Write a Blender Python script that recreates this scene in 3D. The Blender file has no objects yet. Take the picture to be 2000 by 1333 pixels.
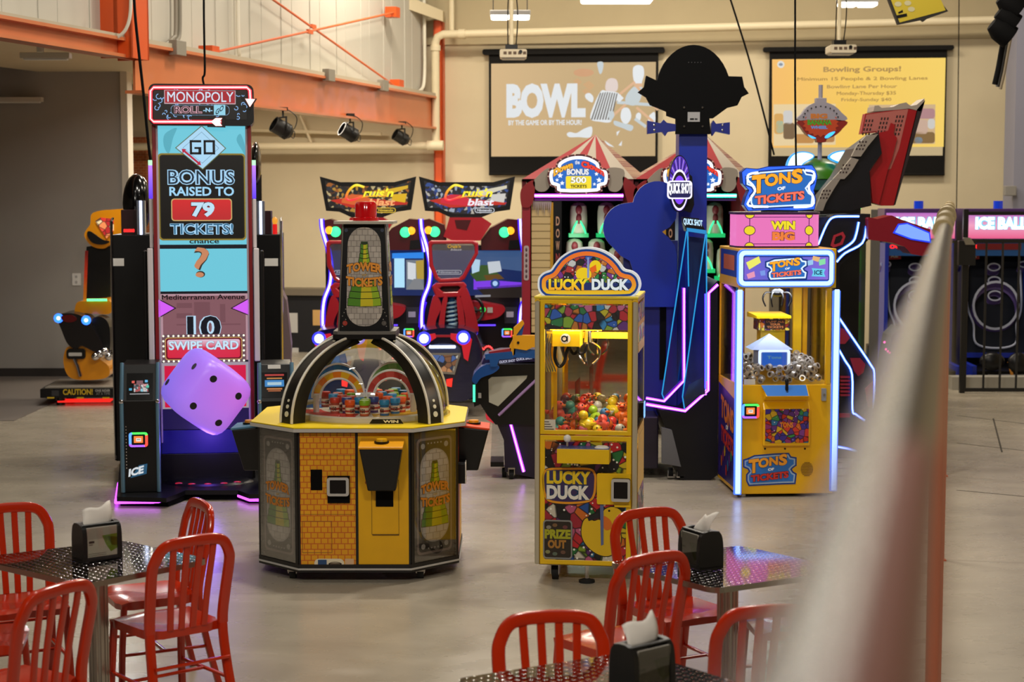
import bpy, math, random
from mathutils import Vector, Matrix
random.seed(7)
C = bpy.context.scene.collection
PI = math.pi
# ---------------------------------------------------------------- camera, exposure
CAM_H, FPX, PITCH = 2.4, 3350.0, math.radians(4.88)
sc = bpy.context.scene
cam_d = bpy.data.cameras.new('camera'); cam = bpy.data.objects.new('camera', cam_d); C.objects.link(cam)
cam.location = (0, 0, CAM_H); cam.rotation_euler = (PI/2 - PITCH, 0, 0)
cam_d.sensor_width = 36.0; cam_d.lens = FPX/2000*36.0; cam_d.clip_start = 0.05; cam_d.clip_end = 100
cam_d.dof.use_dof = True; cam_d.dof.focus_distance = 10.9; cam_d.dof.aperture_fstop = 3.7
sc.camera = cam
sc.view_settings.view_transform = 'Standard'; sc.view_settings.look = 'None'
sc.view_settings.exposure = 0.0; sc.view_settings.gamma = 1.0; sc.view_settings.use_curve_mapping = False
w = bpy.data.worlds.new('world'); sc.world = w; w.use_nodes = True
w.node_tree.nodes['Background'].inputs[0].default_value = (1.0, 0.86, 0.62, 1)
w.node_tree.nodes['Background'].inputs[1].default_value = 0.05
# ---------------------------------------------------------------- hall lights (high bays under the roof) and added fills
def area(name, loc, energy, size, size_y=None, col=(1.0, 0.87, 0.66), rot=(0, 0, 0), spread=None):
    l = bpy.data.lights.new(name, 'AREA'); l.energy = energy; l.color = col
    l.shape = 'RECTANGLE'; l.size = size; l.size_y = size_y or size
    if spread: l.spread = math.radians(spread)
    o = bpy.data.objects.new(name, l); o.location = loc; o.rotation_euler = rot; C.objects.link(o); return o
WARM = (1.0, 0.89, 0.73); NEUT = (1.0, 0.93, 0.82)
for i, (x, y, e) in enumerate([(1.9, 12.1, 170), (-0.9, 11.9, 170), (-2.6, 9.5, 40), (3.4, 16.5, 150), (-0.4, 17.0, 170),
                               (-1.2, 22.0, 230), (2.2, 22.3, 185), (5.6, 21.5, 125), (5.2, 9.0, 30), (-1.6, 5.5, 20)]):
    area('high_bay_light', (x, y, 6.9), e, 1.2 if y > 13 else 0.7, 0.5 if y > 13 else 0.25, WARM if y > 15 else NEUT)
for x in (-2.6, 1.4):
    area('front_fill_light', (x, 1.2, 6.6), 185, 1.2, 0.5, NEUT, (math.radians(58), 0, 0))  # added fill from behind the viewer to brighten the machine fronts
area('left_room_fill', (-4.3, 19.6, 4.0), 120, 0.9, 0.4, (1.0, 0.96, 0.9), (0, math.radians(-20), 0))  # added unseen fill that brightens the grey partition
area('side_bay_light', (-3.2, 23.4, 3.9), 150, 1.2, 0.5, WARM)
# ---------------------------------------------------------------- pixel rays -> places
CT, ST = math.cos(PITCH), math.sin(PITCH)
def ray(u, v):
    a = (u-1000.0)/FPX; b = -(v-666.5)/FPX
    return Vector((a, CT + b*ST, -ST + b*CT))
def atY(u, v, Y):
    d = ray(u, v); k = Y/d.y
    return Vector((d.x*k, Y, CAM_H + d.z*k))
def atZ(u, v, z=0.0):
    d = ray(u, v); k = (z-CAM_H)/d.z
    return Vector((d.x*k, d.y*k, z))
class Frame:
    """a standing place: origin on the floor, local x right, y away from the viewer, z up"""
    def __init__(s, u0, Y0, rot=0.0, v0=666):
        o = atY(u0, v0, Y0); s.loc = Vector((o.x, o.y, 0)); s.rot = math.radians(rot)
        s.M = Matrix.Translation(s.loc) @ Matrix.Rotation(s.rot, 4, 'Z'); s.I = s.M.inverted()
        s.o = s.I @ Vector((0, 0, CAM_H)); s.R = s.I.to_3x3()
    def p(s, u, v, dy=0.0):
        d = s.R @ ray(u, v); k = (dy - s.o.y)/d.y
        return (s.o.x + d.x*k, s.o.z + d.z*k)
    def pp(s, pts, dy=0.0): return [s.p(u, v, dy) for u, v in pts]
    def side(s, u, v, lx):
        d = s.R @ ray(u, v); k = (lx - s.o.x)/d.x
        return (s.o.y + d.y*k, s.o.z + d.z*k)
    def g(s, u, v, z=0.0):
        q = s.I @ atZ(u, v, z); return (q.x, q.y)
    def rect(s, u0, v0, u1, v1, dy=0.0):
        a = s.p(u0, v1, dy); b = s.p(u1, v0, dy); return (a[0], a[1], b[0], b[1])
# ---------------------------------------------------------------- materials
def lin(c):
    if isinstance(c, str):
        c = c.lstrip('#'); c = [int(c[i:i+2], 16)/255 for i in (0, 2, 4)]
    return tuple(x/12.92 if x <= 0.04045 else ((x+0.055)/1.055)**2.4 for x in c)
MC = {}
def mat(name, col, rough=0.5, metal=0.0, spec=0.5, emit=None, es=0.0, var=0.0, vscale=8.0, coat=0.0, bump=0.0, bscale=60.0):
    if name in MC: return MC[name]
    m = bpy.data.materials.new(name); m.use_nodes = True; nt = m.node_tree; b = nt.nodes['Principled BSDF']
    c = lin(col)
    b.inputs['Base Color'].default_value = (*c, 1); b.inputs['Roughness'].default_value = rough
    b.inputs['Metallic'].default_value = metal; b.inputs['Specular IOR Level'].default_value = spec
    b.inputs['Coat Weight'].default_value = coat
    if emit is not None:
        b.inputs['Emission Color'].default_value = (*lin(emit), 1); b.inputs['Emission Strength'].default_value = es
    tc = None
    if var or bump:
        tc = nt.nodes.new('ShaderNodeTexCoord')
    if var:
        n = nt.nodes.new('ShaderNodeTexNoise'); n.inputs['Scale'].default_value = vscale; n.inputs['Detail'].default_value = 4
        nt.links.new(tc.outputs['Object'], n.inputs['Vector'])
        r = nt.nodes.new('ShaderNodeValToRGB'); e = r.color_ramp.elements
        e[0].position = 0.3; e[1].position = 0.7
        e[0].color = (*[x*(1-var) for x in c], 1); e[1].color = (*[min(1, x*(1+var)) for x in c], 1)
        nt.links.new(n.outputs['Fac'], r.inputs['Fac']); nt.links.new(r.outputs['Color'], b.inputs['Base Color'])
    if bump:
        n2 = nt.nodes.new('ShaderNodeTexNoise'); n2.inputs['Scale'].default_value = bscale
        nt.links.new(tc.outputs['Object'], n2.inputs['Vector'])
        bp = nt.nodes.new('ShaderNodeBump'); bp.inputs['Strength'].default_value = bump; bp.inputs['Distance'].default_value = 0.01
        nt.links.new(n2.outputs['Fac'], bp.inputs['Height']); nt.links.new(bp.outputs['Normal'], b.inputs['Normal'])
    MC[name] = m; return m
def em(col, s=1.0, name=None):
    """a lit surface"""
    name = name or 'lit_%s_%s' % (col if isinstance(col, str) else '-'.join('%.2f' % x for x in col), s)
    return mat(name, (0.02, 0.02, 0.02), 0.35, emit=col, es=s)
def pl(col, rough=0.4, name=None, **k):
    return mat(name or 'plain_%s_%s' % (col, rough), col, rough, **k)
def nodes_mat(name):
    if name in MC: return None, None, None
    m = bpy.data.materials.new(name); m.use_nodes = True; MC[name] = m
    return m, m.node_tree, m.node_tree.nodes['Principled BSDF']
def glass(name='clear_glass', tint=(1, 1, 1), refl=0.9, base=0.0, rough=0.02):
    if name in MC: return MC[name]
    m = bpy.data.materials.new(name); m.use_nodes = True; nt = m.node_tree; nt.nodes.clear()
    o = nt.nodes.new('ShaderNodeOutputMaterial'); t = nt.nodes.new('ShaderNodeBsdfTransparent'); g = nt.nodes.new('ShaderNodeBsdfGlossy')
    t.inputs['Color'].default_value = (*tint, 1); g.inputs['Roughness'].default_value = rough
    lw = nt.nodes.new('ShaderNodeFresnel'); lw.inputs['IOR'].default_value = 1.45
    mm = nt.nodes.new('ShaderNodeMath'); mm.operation = 'MULTIPLY_ADD'; mm.inputs[1].default_value = refl; mm.inputs[2].default_value = base; mm.use_clamp = True
    nt.links.new(lw.outputs['Fac'], mm.inputs[0])
    mx = nt.nodes.new('ShaderNodeMixShader'); nt.links.new(mm.outputs[0], mx.inputs['Fac'])
    nt.links.new(t.outputs[0], mx.inputs[1]); nt.links.new(g.outputs[0], mx.inputs[2]); nt.links.new(mx.outputs[0], o.inputs['Surface'])
    MC[name] = m; return m
def blobs(name, cols, scale, emit=0.0, rough=0.35, jitter=1.0, edge=True, coord='Object', back=0.0):
    """busy printed artwork: coloured cells with dark rims"""
    m, nt, b = nodes_mat(name)
    if m is None: return MC[name]
    N = nt.nodes.new; L = nt.links.new
    tc = N('ShaderNodeTexCoord'); v = N('ShaderNodeTexVoronoi'); v.inputs['Scale'].default_value = scale; v.inputs['Randomness'].default_value = jitter
    L(tc.outputs[coord], v.inputs['Vector'])
    sp = N('ShaderNodeSeparateColor'); L(v.outputs['Color'], sp.inputs[0])
    r = N('ShaderNodeValToRGB'); r.color_ramp.interpolation = 'CONSTANT'; e = r.color_ramp.elements
    for i, c in enumerate(cols):
        el = e[i] if i < 2 else e.new(i/len(cols))
        el.position = i/len(cols); el.color = (*lin(c), 1)
    L(sp.outputs[0], r.inputs['Fac']); out = r.outputs['Color']
    if edge:
        v2 = N('ShaderNodeTexVoronoi'); v2.feature = 'DISTANCE_TO_EDGE'; v2.inputs['Scale'].default_value = scale; v2.inputs['Randomness'].default_value = jitter
        L(tc.outputs[coord], v2.inputs['Vector'])
        cr = N('ShaderNodeValToRGB'); cr.color_ramp.elements[0].position = 0.02; cr.color_ramp.elements[1].position = 0.09
        cr.color_ramp.elements[0].color = (.12, .12, .12, 1)
        L(v2.outputs['Distance'], cr.inputs['Fac'])
        mx = N('ShaderNodeMix'); mx.data_type = 'RGBA'; mx.blend_type = 'MULTIPLY'; mx.inputs[0].default_value = 1
        L(out, mx.inputs[6]); L(cr.outputs['Color'], mx.inputs[7]); out = mx.outputs[2]
        v3 = N('ShaderNodeTexVoronoi'); v3.inputs['Scale'].default_value = scale*1.9; L(tc.outputs[coord], v3.inputs['Vector'])
        sp3 = N('ShaderNodeSeparateColor'); L(v3.outputs['Color'], sp3.inputs[0])
        lt = N('ShaderNodeMath'); lt.operation = 'LESS_THAN'; lt.inputs[1].default_value = 0.22; L(v3.outputs['Distance'], lt.inputs[0])
        gt = N('ShaderNodeMath'); gt.operation = 'GREATER_THAN'; gt.inputs[1].default_value = 0.72; L(sp3.outputs[1], gt.inputs[0])
        ml = N('ShaderNodeMath'); ml.operation = 'MULTIPLY'; L(lt.outputs[0], ml.inputs[0]); L(gt.outputs[0], ml.inputs[1])
        m2 = N('ShaderNodeMix'); m2.data_type = 'RGBA'; L(ml.outputs[0], m2.inputs[0]); L(out, m2.inputs[6]); m2.inputs[7].default_value = (.85, .83, .75, 1); out = m2.outputs[2]
    b.inputs['Roughness'].default_value = rough
    if emit:
        L(out, b.inputs['Emission Color']); b.inputs['Emission Strength'].default_value = emit; b.inputs['Base Color'].default_value = (.02, .02, .02, 1)
    else: L(out, b.inputs['Base Color'])
    return m
def gradient(name, stops, axis='Z', lo=0.0, hi=1.0, emit=0.0, rough=0.4):
    """print that changes colour along one of the thing's own axes"""
    m, nt, b = nodes_mat(name)
    if m is None: return MC[name]
    N = nt.nodes.new; L = nt.links.new
    tc = N('ShaderNodeTexCoord'); s = N('ShaderNodeSeparateXYZ'); L(tc.outputs['Object'], s.inputs[0])
    mr = N('ShaderNodeMapRange'); mr.inputs['From Min'].default_value = lo; mr.inputs['From Max'].default_value = hi
    L(s.outputs[axis], mr.inputs['Value'])
    r = N('ShaderNodeValToRGB'); e = r.color_ramp.elements
    for i, (p, c) in enumerate(stops):
        el = e[i] if i < 2 else e.new(p)
        el.position = p; el.color = (*lin(c), 1)
    L(mr.outputs[0], r.inputs['Fac']); b.inputs['Roughness'].default_value = rough
    if emit:
        L(r.outputs['Color'], b.inputs['Emission Color']); b.inputs['Emission Strength'].default_value = emit; b.inputs['Base Color'].default_value = (.02, .02, .02, 1)
    else: L(r.outputs['Color'], b.inputs['Base Color'])
    return m
def bricks(name, c1, c2, mortar, scale, size=0.02, bw=0.5, rh=0.25, rough=0.5, swap=True, emit=0.0, offset=0.5):
    m, nt, b = nodes_mat(name)
    if m is None: return MC[name]
    N = nt.nodes.new; L = nt.links.new
    tc = N('ShaderNodeTexCoord'); mp = N('ShaderNodeMapping'); L(tc.outputs['Object'], mp.inputs['Vector'])
    if swap: mp.inputs['Rotation'].default_value = (-PI/2, 0, 0)
    t = N('ShaderNodeTexBrick'); L(mp.outputs[0], t.inputs['Vector'])
    t.inputs['Color1'].default_value = (*lin(c1), 1); t.inputs['Color2'].default_value = (*lin(c2), 1); t.inputs['Mortar'].default_value = (*lin(mortar), 1)
    t.inputs['Scale'].default_value = scale; t.inputs['Mortar Size'].default_value = size; t.inputs['Mortar Smooth'].default_value = 0.3
    t.inputs['Brick Width'].default_value = bw; t.inputs['Row Height'].default_value = rh; t.offset = offset
    b.inputs['Roughness'].default_value = rough
    if emit:
        L(t.outputs['Color'], b.inputs['Emission Color']); b.inputs['Emission Strength'].default_value = emit; b.inputs['Base Color'].default_value = (.03, .03, .03, 1)
    else: L(t.outputs['Color'], b.inputs['Base Color'])
    return m
# ---------------------------------------------------------------- mesh building
TXT = {}
def text_data(s, bold, shear):
    k = (s, bold, shear)
    if 'M' in s and bold > 0 and k not in TXT:      # heavier strokes for the letter M, whose offset outline crosses itself
        P0, F0 = text_data(s, 0.0, shear); P, F = [], []
        for i in range(9):
            dx, dy = (bold*math.cos(i*PI/4), bold*math.sin(i*PI/4)) if i < 8 else (0, 0); n = len(P)
            P += [(x+dx, y+dy) for x, y in P0]; F += [tuple(n+q for q in f) for f in F0]
        TXT[k] = (P, F)
    if k not in TXT:
        cu = bpy.data.curves.new('lettering', 'FONT'); cu.body = s; cu.size = 1; cu.offset = bold; cu.shear = shear
        cu.resolution_u = 3; cu.fill_mode = 'BOTH'
        o = bpy.data.objects.new('lettering', cu); C.objects.link(o)
        dg = bpy.context.evaluated_depsgraph_get(); me = bpy.data.meshes.new_from_object(o.evaluated_get(dg))
        TXT[k] = ([(v.co.x, v.co.y) for v in me.vertices], [tuple(p.vertices) for p in me.polygons])
        bpy.data.meshes.remove(me); bpy.data.objects.remove(o); bpy.data.curves.remove(cu)
    return TXT[k]
def catmull(pts, n=6, closed=False):
    out = []; N = len(pts); P = [Vector(p) for p in pts]
    rng = N if closed else N-1
    for i in range(rng):
        if closed: p0, p1, p2, p3 = P[(i-1) % N], P[i], P[(i+1) % N], P[(i+2) % N]
        else: p0, p1, p2, p3 = P[max(i-1, 0)], P[i], P[i+1], P[min(i+2, N-1)]
        for k in range(n):
            t = k/n
            out.append(0.5*((2*p1)+(-p0+p2)*t+(2*p0-5*p1+4*p2-p3)*t*t+(-p0+3*p1-3*p2+p3)*t**3))
    if not closed: out.append(P[-1])
    return [tuple(q) for q in out]
def rrect(x0, z0, x1, z1, r, n=4):
    r = min(r, abs(x1-x0)/2.001, abs(z1-z0)/2.001); out = []
    for cx, cz, a in ((x1-r, z0+r, -90), (x1-r, z1-r, 0), (x0+r, z1-r, 90), (x0+r, z0+r, 180)):
        for k in range(n+1):
            t = math.radians(a + 90*k/n); out.append((cx+r*math.cos(t), cz+r*math.sin(t)))
    return out
def circ(cx, cz, rx, rz=None, n=20, a0=0.0):
    rz = rx if rz is None else rz
    return [(cx+rx*math.cos(a0+2*PI*k/n), cz+rz*math.sin(a0+2*PI*k/n)) for k in range(n)]
def grow(poly, d):
    """offset a closed 2-D outline outwards by d"""
    poly = [(q[0], q[1]) for q in poly]; N = len(poly); A = sum(poly[i][0]*poly[(i+1) % N][1]-poly[(i+1) % N][0]*poly[i][1] for i in range(N))
    sg = 1 if A > 0 else -1; out = []
    for i in range(N):
        a, b, c = Vector(poly[i-1]), Vector(poly[i]), Vector(poly[(i+1) % N])
        e1, e2 = b-a, c-b
        if e1.length < 1e-9: e1 = e2
        if e2.length < 1e-9: e2 = e1
        n1 = Vector((e1.y, -e1.x)).normalized()*sg; n2 = Vector((e2.y, -e2.x)).normalized()*sg
        m = n1+n2
        if m.length < 0.3: m = n1
        m = m.normalized(); k = d/max(0.5, m.dot(n1)); out.append((b.x+m.x*k, b.y+m.y*k))
    return out
class MB:
    def __init__(s, M=None): s.v = []; s.f = []; s.mi = []; s.sm = []; s.mats = []; s.M = M or Matrix.Identity(4)
    def add(s, vs, fs, m, smooth=False, M=None):
        if m not in s.mats: s.mats.append(m)
        i = s.mats.index(m); o = len(s.v); T = s.M @ M if M is not None else s.M
        s.v += [tuple(T @ Vector(q)) for q in vs]
        for f in fs: s.f.append(tuple(o+k for k in f)); s.mi.append(i); s.sm.append(smooth)
        return s
    def box(s, x0, x1, y0, y1, z0, z1, m, M=None):
        v = [(x0, y0, z0), (x1, y0, z0), (x1, y1, z0), (x0, y1, z0), (x0, y0, z1), (x1, y0, z1), (x1, y1, z1), (x0, y1, z1)]
        return s.add(v, [(0, 3, 2, 1), (4, 5, 6, 7), (0, 1, 5, 4), (1, 2, 6, 5), (2, 3, 7, 6), (3, 0, 4, 7)], m, M=M)
    def hexa(s, v, m):
        return s.add(v, [(0, 3, 2, 1), (4, 5, 6, 7), (0, 1, 5, 4), (1, 2, 6, 5), (2, 3, 7, 6), (3, 0, 4, 7)], m)
    def prism(s, poly, y0, y1, m, side=None, back=True, M=None, smooth=False):
        """outline in x,z standing between y0 (front) and y1"""
        poly = [(q[0], q[1]) for q in poly]; N = len(poly); A = sum(poly[i][0]*poly[(i+1) % N][1]-poly[(i+1) % N][0]*poly[i][1] for i in range(N))
        if A < 0: poly = poly[::-1]
        v = [(x, y0, z) for x, z in poly]+[(x, y1, z) for x, z in poly]
        s.add(v, [tuple(range(N))]+([tuple(range(2*N-1, N-1, -1))] if back else []), m, M=M)
        s.add(v, [(i, N+i, N+(i+1) % N, (i+1) % N) for i in range(N)], side or m, smooth, M=M); return s
    def plate(s, poly, z0, z1, m, side=None, M=None):
        """outline in x,y lying between z0 and z1"""
        poly = [(q[0], q[1]) for q in poly]; N = len(poly); A = sum(poly[i][0]*poly[(i+1) % N][1]-poly[(i+1) % N][0]*poly[i][1] for i in range(N))
        if A < 0: poly = poly[::-1]
        v = [(x, y, z0) for x, y in poly]+[(x, y, z1) for x, y in poly]
        s.add(v, [tuple(range(N-1, -1, -1)), tuple(range(N, 2*N))], m, M=M)
        s.add(v, [(i, (i+1) % N, N+(i+1) % N, N+i) for i in range(N)], side or m, M=M); return s
    def slabx(s, poly, x0, x1, m, side=None):
        """outline in y,z between x0 and x1"""
        N = len(poly); v = [(x0, y, z) for y, z in poly]+[(x1, y, z) for y, z in poly]
        s.add(v, [tuple(range(N)), tuple(range(2*N-1, N-1, -1))], m)
        s.add(v, [(i, N+i, N+(i+1) % N, (i+1) % N) for i in range(N)], side or m); return s
    def flat(s, poly, y, m, M=None):
        poly = [(q[0], q[1]) for q in poly]; N = len(poly); A = sum(poly[i][0]*poly[(i+1) % N][1]-poly[(i+1) % N][0]*poly[i][1] for i in range(N))
        if A < 0: poly = poly[::-1]
        return s.add([(x, y, z) for x, z in poly], [tuple(range(N))], m, M=M)
    def rimmed(s, outer, inner, y0, y1, m, M=None):
        """frame between two outlines with the same number of points"""
        N = len(outer)
        v = [(x, y0, z) for x, z in outer]+[(x, y0, z) for x, z in inner]+[(x, y1, z) for x, z in outer]+[(x, y1, z) for x, z in inner]
        f = []
        for i in range(N):
            j = (i+1) % N
            f += [(i, j, N+j, N+i), (2*N+i, 3*N+i, 3*N+j, 2*N+j), (i, 2*N+i, 2*N+j, j), (N+i, N+j, 3*N+j, 3*N+i)]
        return s.add(v, f, m, M=M)
    def ringbox(s, x0, z0, x1, z1, t, y0, y1, m, r=0.0):
        if r: return s.rimmed(rrect(x0, z0, x1, z1, r), rrect(x0+t, z0+t, x1-t, z1-t, max(r-t, .001)), y0, y1, m)
        o = [(x0, z0), (x1, z0), (x1, z1), (x0, z1)]; i = [(x0+t, z0+t), (x1-t, z0+t), (x1-t, z1-t), (x0+t, z1-t)]
        return s.rimmed(o, i, y0, y1, m)
    def cyl(s, p0, p1, r0, m, r1=None, n=16, caps=True, smooth=True):
        p0, p1 = Vector(p0), Vector(p1); r1 = r0 if r1 is None else r1; d = (p1-p0).normalized()
        a = d.orthogonal().normalized(); b = d.cross(a); v = []
        for p, r in ((p0, r0), (p1, r1)):
            v += [tuple(p+(a*math.cos(2*PI*k/n)+b*math.sin(2*PI*k/n))*r) for k in range(n)]
        s.add(v, [(k, (k+1) % n, n+(k+1) % n, n+k) for k in range(n)], m, smooth)
        if caps: s.add(v, [tuple(range(n-1, -1, -1)), tuple(range(n, 2*n))], m)
        return s
    def tube(s, pts, r, m, n=8, closed=False, flat=None):
        """round tube along points; flat=(w,h,up) sweeps a rounded bar instead"""
        P = [Vector(p) for p in pts]; N = len(P); v = []; up = Vector(flat[2]) if flat else None
        if flat:
            prof = rrect(-flat[0]/2, -flat[1]/2, flat[0]/2, flat[1]/2, min(flat[0], flat[1])*0.35, 2); n = len(prof)
        else: prof = [(r*math.cos(2*PI*k/n), r*math.sin(2*PI*k/n)) for k in range(n)]
        ref = None
        for i in range(N):
            if closed: t = P[(i+1) % N]-P[i-1]
            else: t = P[min(i+1, N-1)]-P[max(i-1, 0)]
            t.normalize()
            if up is not None: b = up-t*up.dot(t)
            elif ref is None: b = t.orthogonal()
            else: b = ref-t*ref.dot(t)
            if b.length < 1e-6: b = t.orthogonal()
            b.normalize(); ref = b; a = b.cross(t)
            v += [tuple(P[i]+a*x+b*y) for x, y in prof]
        f = []
        for i in range(N if closed else N-1):
            j = (i+1) % N
            f += [(i*n+k, i*n+(k+1) % n, j*n+(k+1) % n, j*n+k) for k in range(n)]
        s.add(v, f, m, True)
        if not closed: s.add(v, [tuple(range(n-1, -1, -1)), tuple((N-1)*n+k for k in range(n))], m)
        return s
    def lathe(s, prof, m, n=24, M=None, smooth=True):
        v = []; f = []
        for r, z in prof: v += [(r*math.cos(2*PI*k/n), r*math.sin(2*PI*k/n), z) for k in range(n)]
        for i in range(len(prof)-1):
            f += [(i*n+k, i*n+(k+1) % n, (i+1)*n+(k+1) % n, (i+1)*n+k) for k in range(n)]
        return s.add(v, f, m, smooth, M=M)
    def ball(s, c, r, m, nu=14, nv=9, M=None):
        r = (r, r, r) if not isinstance(r, (tuple, list)) else r
        v = [(c[0], c[1], c[2]-r[2])]; f = []
        for i in range(1, nv):
            t = PI*i/nv-PI/2
            for k in range(nu): v.append((c[0]+r[0]*math.cos(t)*math.cos(2*PI*k/nu), c[1]+r[1]*math.cos(t)*math.sin(2*PI*k/nu), c[2]+r[2]*math.sin(t)))
        v.append((c[0], c[1], c[2]+r[2])); T = len(v)-1
        for k in range(nu):
            f.append((0, 1+(k+1) % nu, 1+k)); f.append((T, T-nu+k, T-nu+(k+1) % nu))
            for i in range(nv-2): f.append((1+i*nu+k, 1+i*nu+(k+1) % nu, 1+(i+1)*nu+(k+1) % nu, 1+(i+1)*nu+k))
        return s.add(v, f, m, True, M=M)
    def loft(s, rings, m, smooth=True, caps=True):
        """rings of equally many points joined in order"""
        n = len(rings[0]); v = [q for r in rings for q in r]; f = []
        for i in range(len(rings)-1):
            f += [(i*n+k, i*n+(k+1) % n, (i+1)*n+(k+1) % n, (i+1)*n+k) for k in range(n)]
        s.add(v, f, m, smooth)
        if caps: s.add(v, [tuple(range(n-1, -1, -1)), tuple((len(rings)-1)*n+k for k in range(n))], m)
        return s
    def text(s, t, rect, y, m, bold=0.0, shear=0.0, warp=None, fit=True, M=None, keep=False):
        """letters filling rect=(x0,z0,x1,z1), facing -y"""
        pts, fs = text_data(t, bold, shear)
        if not pts: return s
        xs = [p[0] for p in pts]; ys = [p[1] for p in pts]; a, b, c, d = min(xs), min(ys), max(xs), max(ys)
        x0, z0, x1, z1 = rect; sx = (x1-x0)/(c-a); sz = (z1-z0)/(d-b)
        if keep:
            k = min(sx, sz); x0 += ((x1-x0)-k*(c-a))/2; z0 += ((z1-z0)-k*(d-b))/2; sx = sz = k
        v = []
        for px, py in pts:
            q = (x0+(px-a)*sx, z0+(py-b)*sz)
            if warp: q = warp(*q)
            v.append((q[0], y, q[1]))
        return s.add(v, fs, m, M=M)
    def otext(s, t, rect, y, m, mo, bold=0.02, ob=0.06, shear=0.0, warp=None, gap=0.0015, dx=0.0, dz=0.0, M=None):
        """letters with an outline behind them"""
        w = (rect[2]-rect[0]); h = (rect[3]-rect[1]); n = max(1, len(t))
        g = min(w/n, h)*(ob-bold)*0.9
        s.text(t, (rect[0]-g+dx, rect[1]-g+dz, rect[2]+g+dx, rect[3]+g+dz), y, mo, ob, shear, warp, M=M)
        return s.text(t, rect, y-gap, m, bold, shear, warp, M=M)
    def build(s, name, parent=None, bevel=0.0, seg=2, M=None, loc=None, rot=0.0, angle=35):
        me = bpy.data.meshes.new(name); me.from_pydata(s.v, [], s.f)
        for m in s.mats: me.materials.append(m)
        me.polygons.foreach_set('material_index', s.mi); me.polygons.foreach_set('use_smooth', s.sm)
        me.update()
        if any(s.sm):
            try: me.set_sharp_from_angle(angle=math.radians(angle))
            except Exception: pass
        o = bpy.data.objects.new(name, me); C.objects.link(o)
        if parent is not None: o.parent = parent
        if loc is not None: o.location = loc; o.rotation_euler = (0, 0, rot)
        if bevel:
            b = o.modifiers.new('bevel', 'BEVEL'); b.width = bevel; b.segments = seg; b.limit_method = 'ANGLE'; b.angle_limit = math.radians(40)
        return o
def tag(o, label=None, cat=None, group=None, kind=None):
    if label: o['label'] = label
    if cat: o['category'] = cat
    if group: o['group'] = group
    if kind: o['kind'] = kind
    return o
def thing(name, fr, label, cat, group=None):
    o = bpy.data.objects.new(name, None); C.objects.link(o); o.empty_display_size = 0.1
    if isinstance(fr, Frame): o.location = fr.loc; o.rotation_euler = (0, 0, fr.rot)
    else: o.location = fr
    return tag(o, label, cat, group)
def copy_tree(o, parent=None):
    c = o.copy(); C.objects.link(c)
    if parent is not None: c.parent = parent
    for ch in list(o.children): copy_tree(ch, c)
    return c
# ---------------------------------------------------------------- shared materials
BLK = mat('black_laminate', '#08080a', 0.35, spec=0.35)
BLK2 = mat('black_matte', '#020203', 0.8, spec=0.15)
DGREY = mat('dark_grey_plastic', '#2a2a2d', 0.45)
CHROME = mat('chrome', '#d8d8dc', 0.12, 1.0)
STEEL = mat('brushed_steel', '#b5b2ac', 0.3, 1.0)
WHITE = mat('white_plastic', '#e6e4de', 0.4)
LGREY = mat('light_grey_plastic', '#b8b6b2', 0.45)
YEL = mat('yellow_powder_coat', '#efc208', 0.38, var=0.04)
YELD = mat('amber_yellow_laminate', '#e4ac04', 0.42, var=0.04)
RUBBER = mat('black_rubber', '#101010', 0.8)
GLASS = glass()
REDP = mat('red_plastic', '#a5121a', 0.3, coat=0.3)
def caster(mb, x, y, z_top, r=0.045):
    mb.box(x-.03, x+.03, y-.03, y+.03, z_top-.012, z_top, STEEL)
    mb.box(x-.028, x-.022, y-.02, y+.045, r*0.9, z_top-.01, STEEL); mb.box(x+.022, x+.028, y-.02, y+.045, r*0.9, z_top-.01, STEEL)
    mb.cyl((x-.019, y+.025, r), (x+.019, y+.025, r), r, RUBBER, n=18)
    mb.cyl((x-.021, y+.025, r), (x+.021, y+.025, r), r*.5, LGREY, n=12)
def card_reader(parent, x, z, y, w, h, rainbow=True, frame=None):
    b = MB(); b.prism(rrect(x-w/2, z-h/2, x+w/2, z+h/2, w*.12), y-.035, y, BLK)
    b.build('card_reader', parent, .003)
    r = MB()
    fm = frame or LGREY
    if rainbow:
        P = rrect(x-w/2, z-h/2, x+w/2, z+h/2, w*.15, 4); Q = rrect(x-w*.36, z-h*.36, x+w*.36, z+h*.36, w*.06, 4); n = len(P)
        cols = ['#ff4a3a', '#49ff5a', '#5a9bff', '#a05aff']
        for i in range(n):
            j = (i+1) % n; cc = em(cols[int(4*i/n)], 1.6)
            r.add([(P[i][0], y-.04, P[i][1]), (P[j][0], y-.04, P[j][1]), (Q[j][0], y-.04, Q[j][1]), (Q[i][0], y-.04, Q[i][1])], [(0, 1, 2, 3)], cc)
        r.flat(rrect(x-w*.24, z-h*.22, x+w*.24, z+h*.24, .003), y-.037, em('#ff8a3c', 1.0))
        r.flat(rrect(x-w*.12, z-h*.12, x+w*.14, z+h*.1, .002), y-.0385, em('#f2e4dc', 1.0)); r.flat(rrect(x-w*.08, z-h*.02, x+w*.1, z+h*.04, .001), y-.0395, em('#8a9a8a', .8))
    else:
        r.rimmed(rrect(x-w/2, z-h/2, x+w/2, z+h/2, w*.12), rrect(x-w*.37, z-h*.37, x+w*.37, z+h*.37, w*.04), y-.045, y-.03, fm)
        r.flat(rrect(x-w*.37, z-h*.37, x+w*.37, z+h*.37, .003), y-.036, BLK)
    return r.build('reader_screen', parent)
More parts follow.
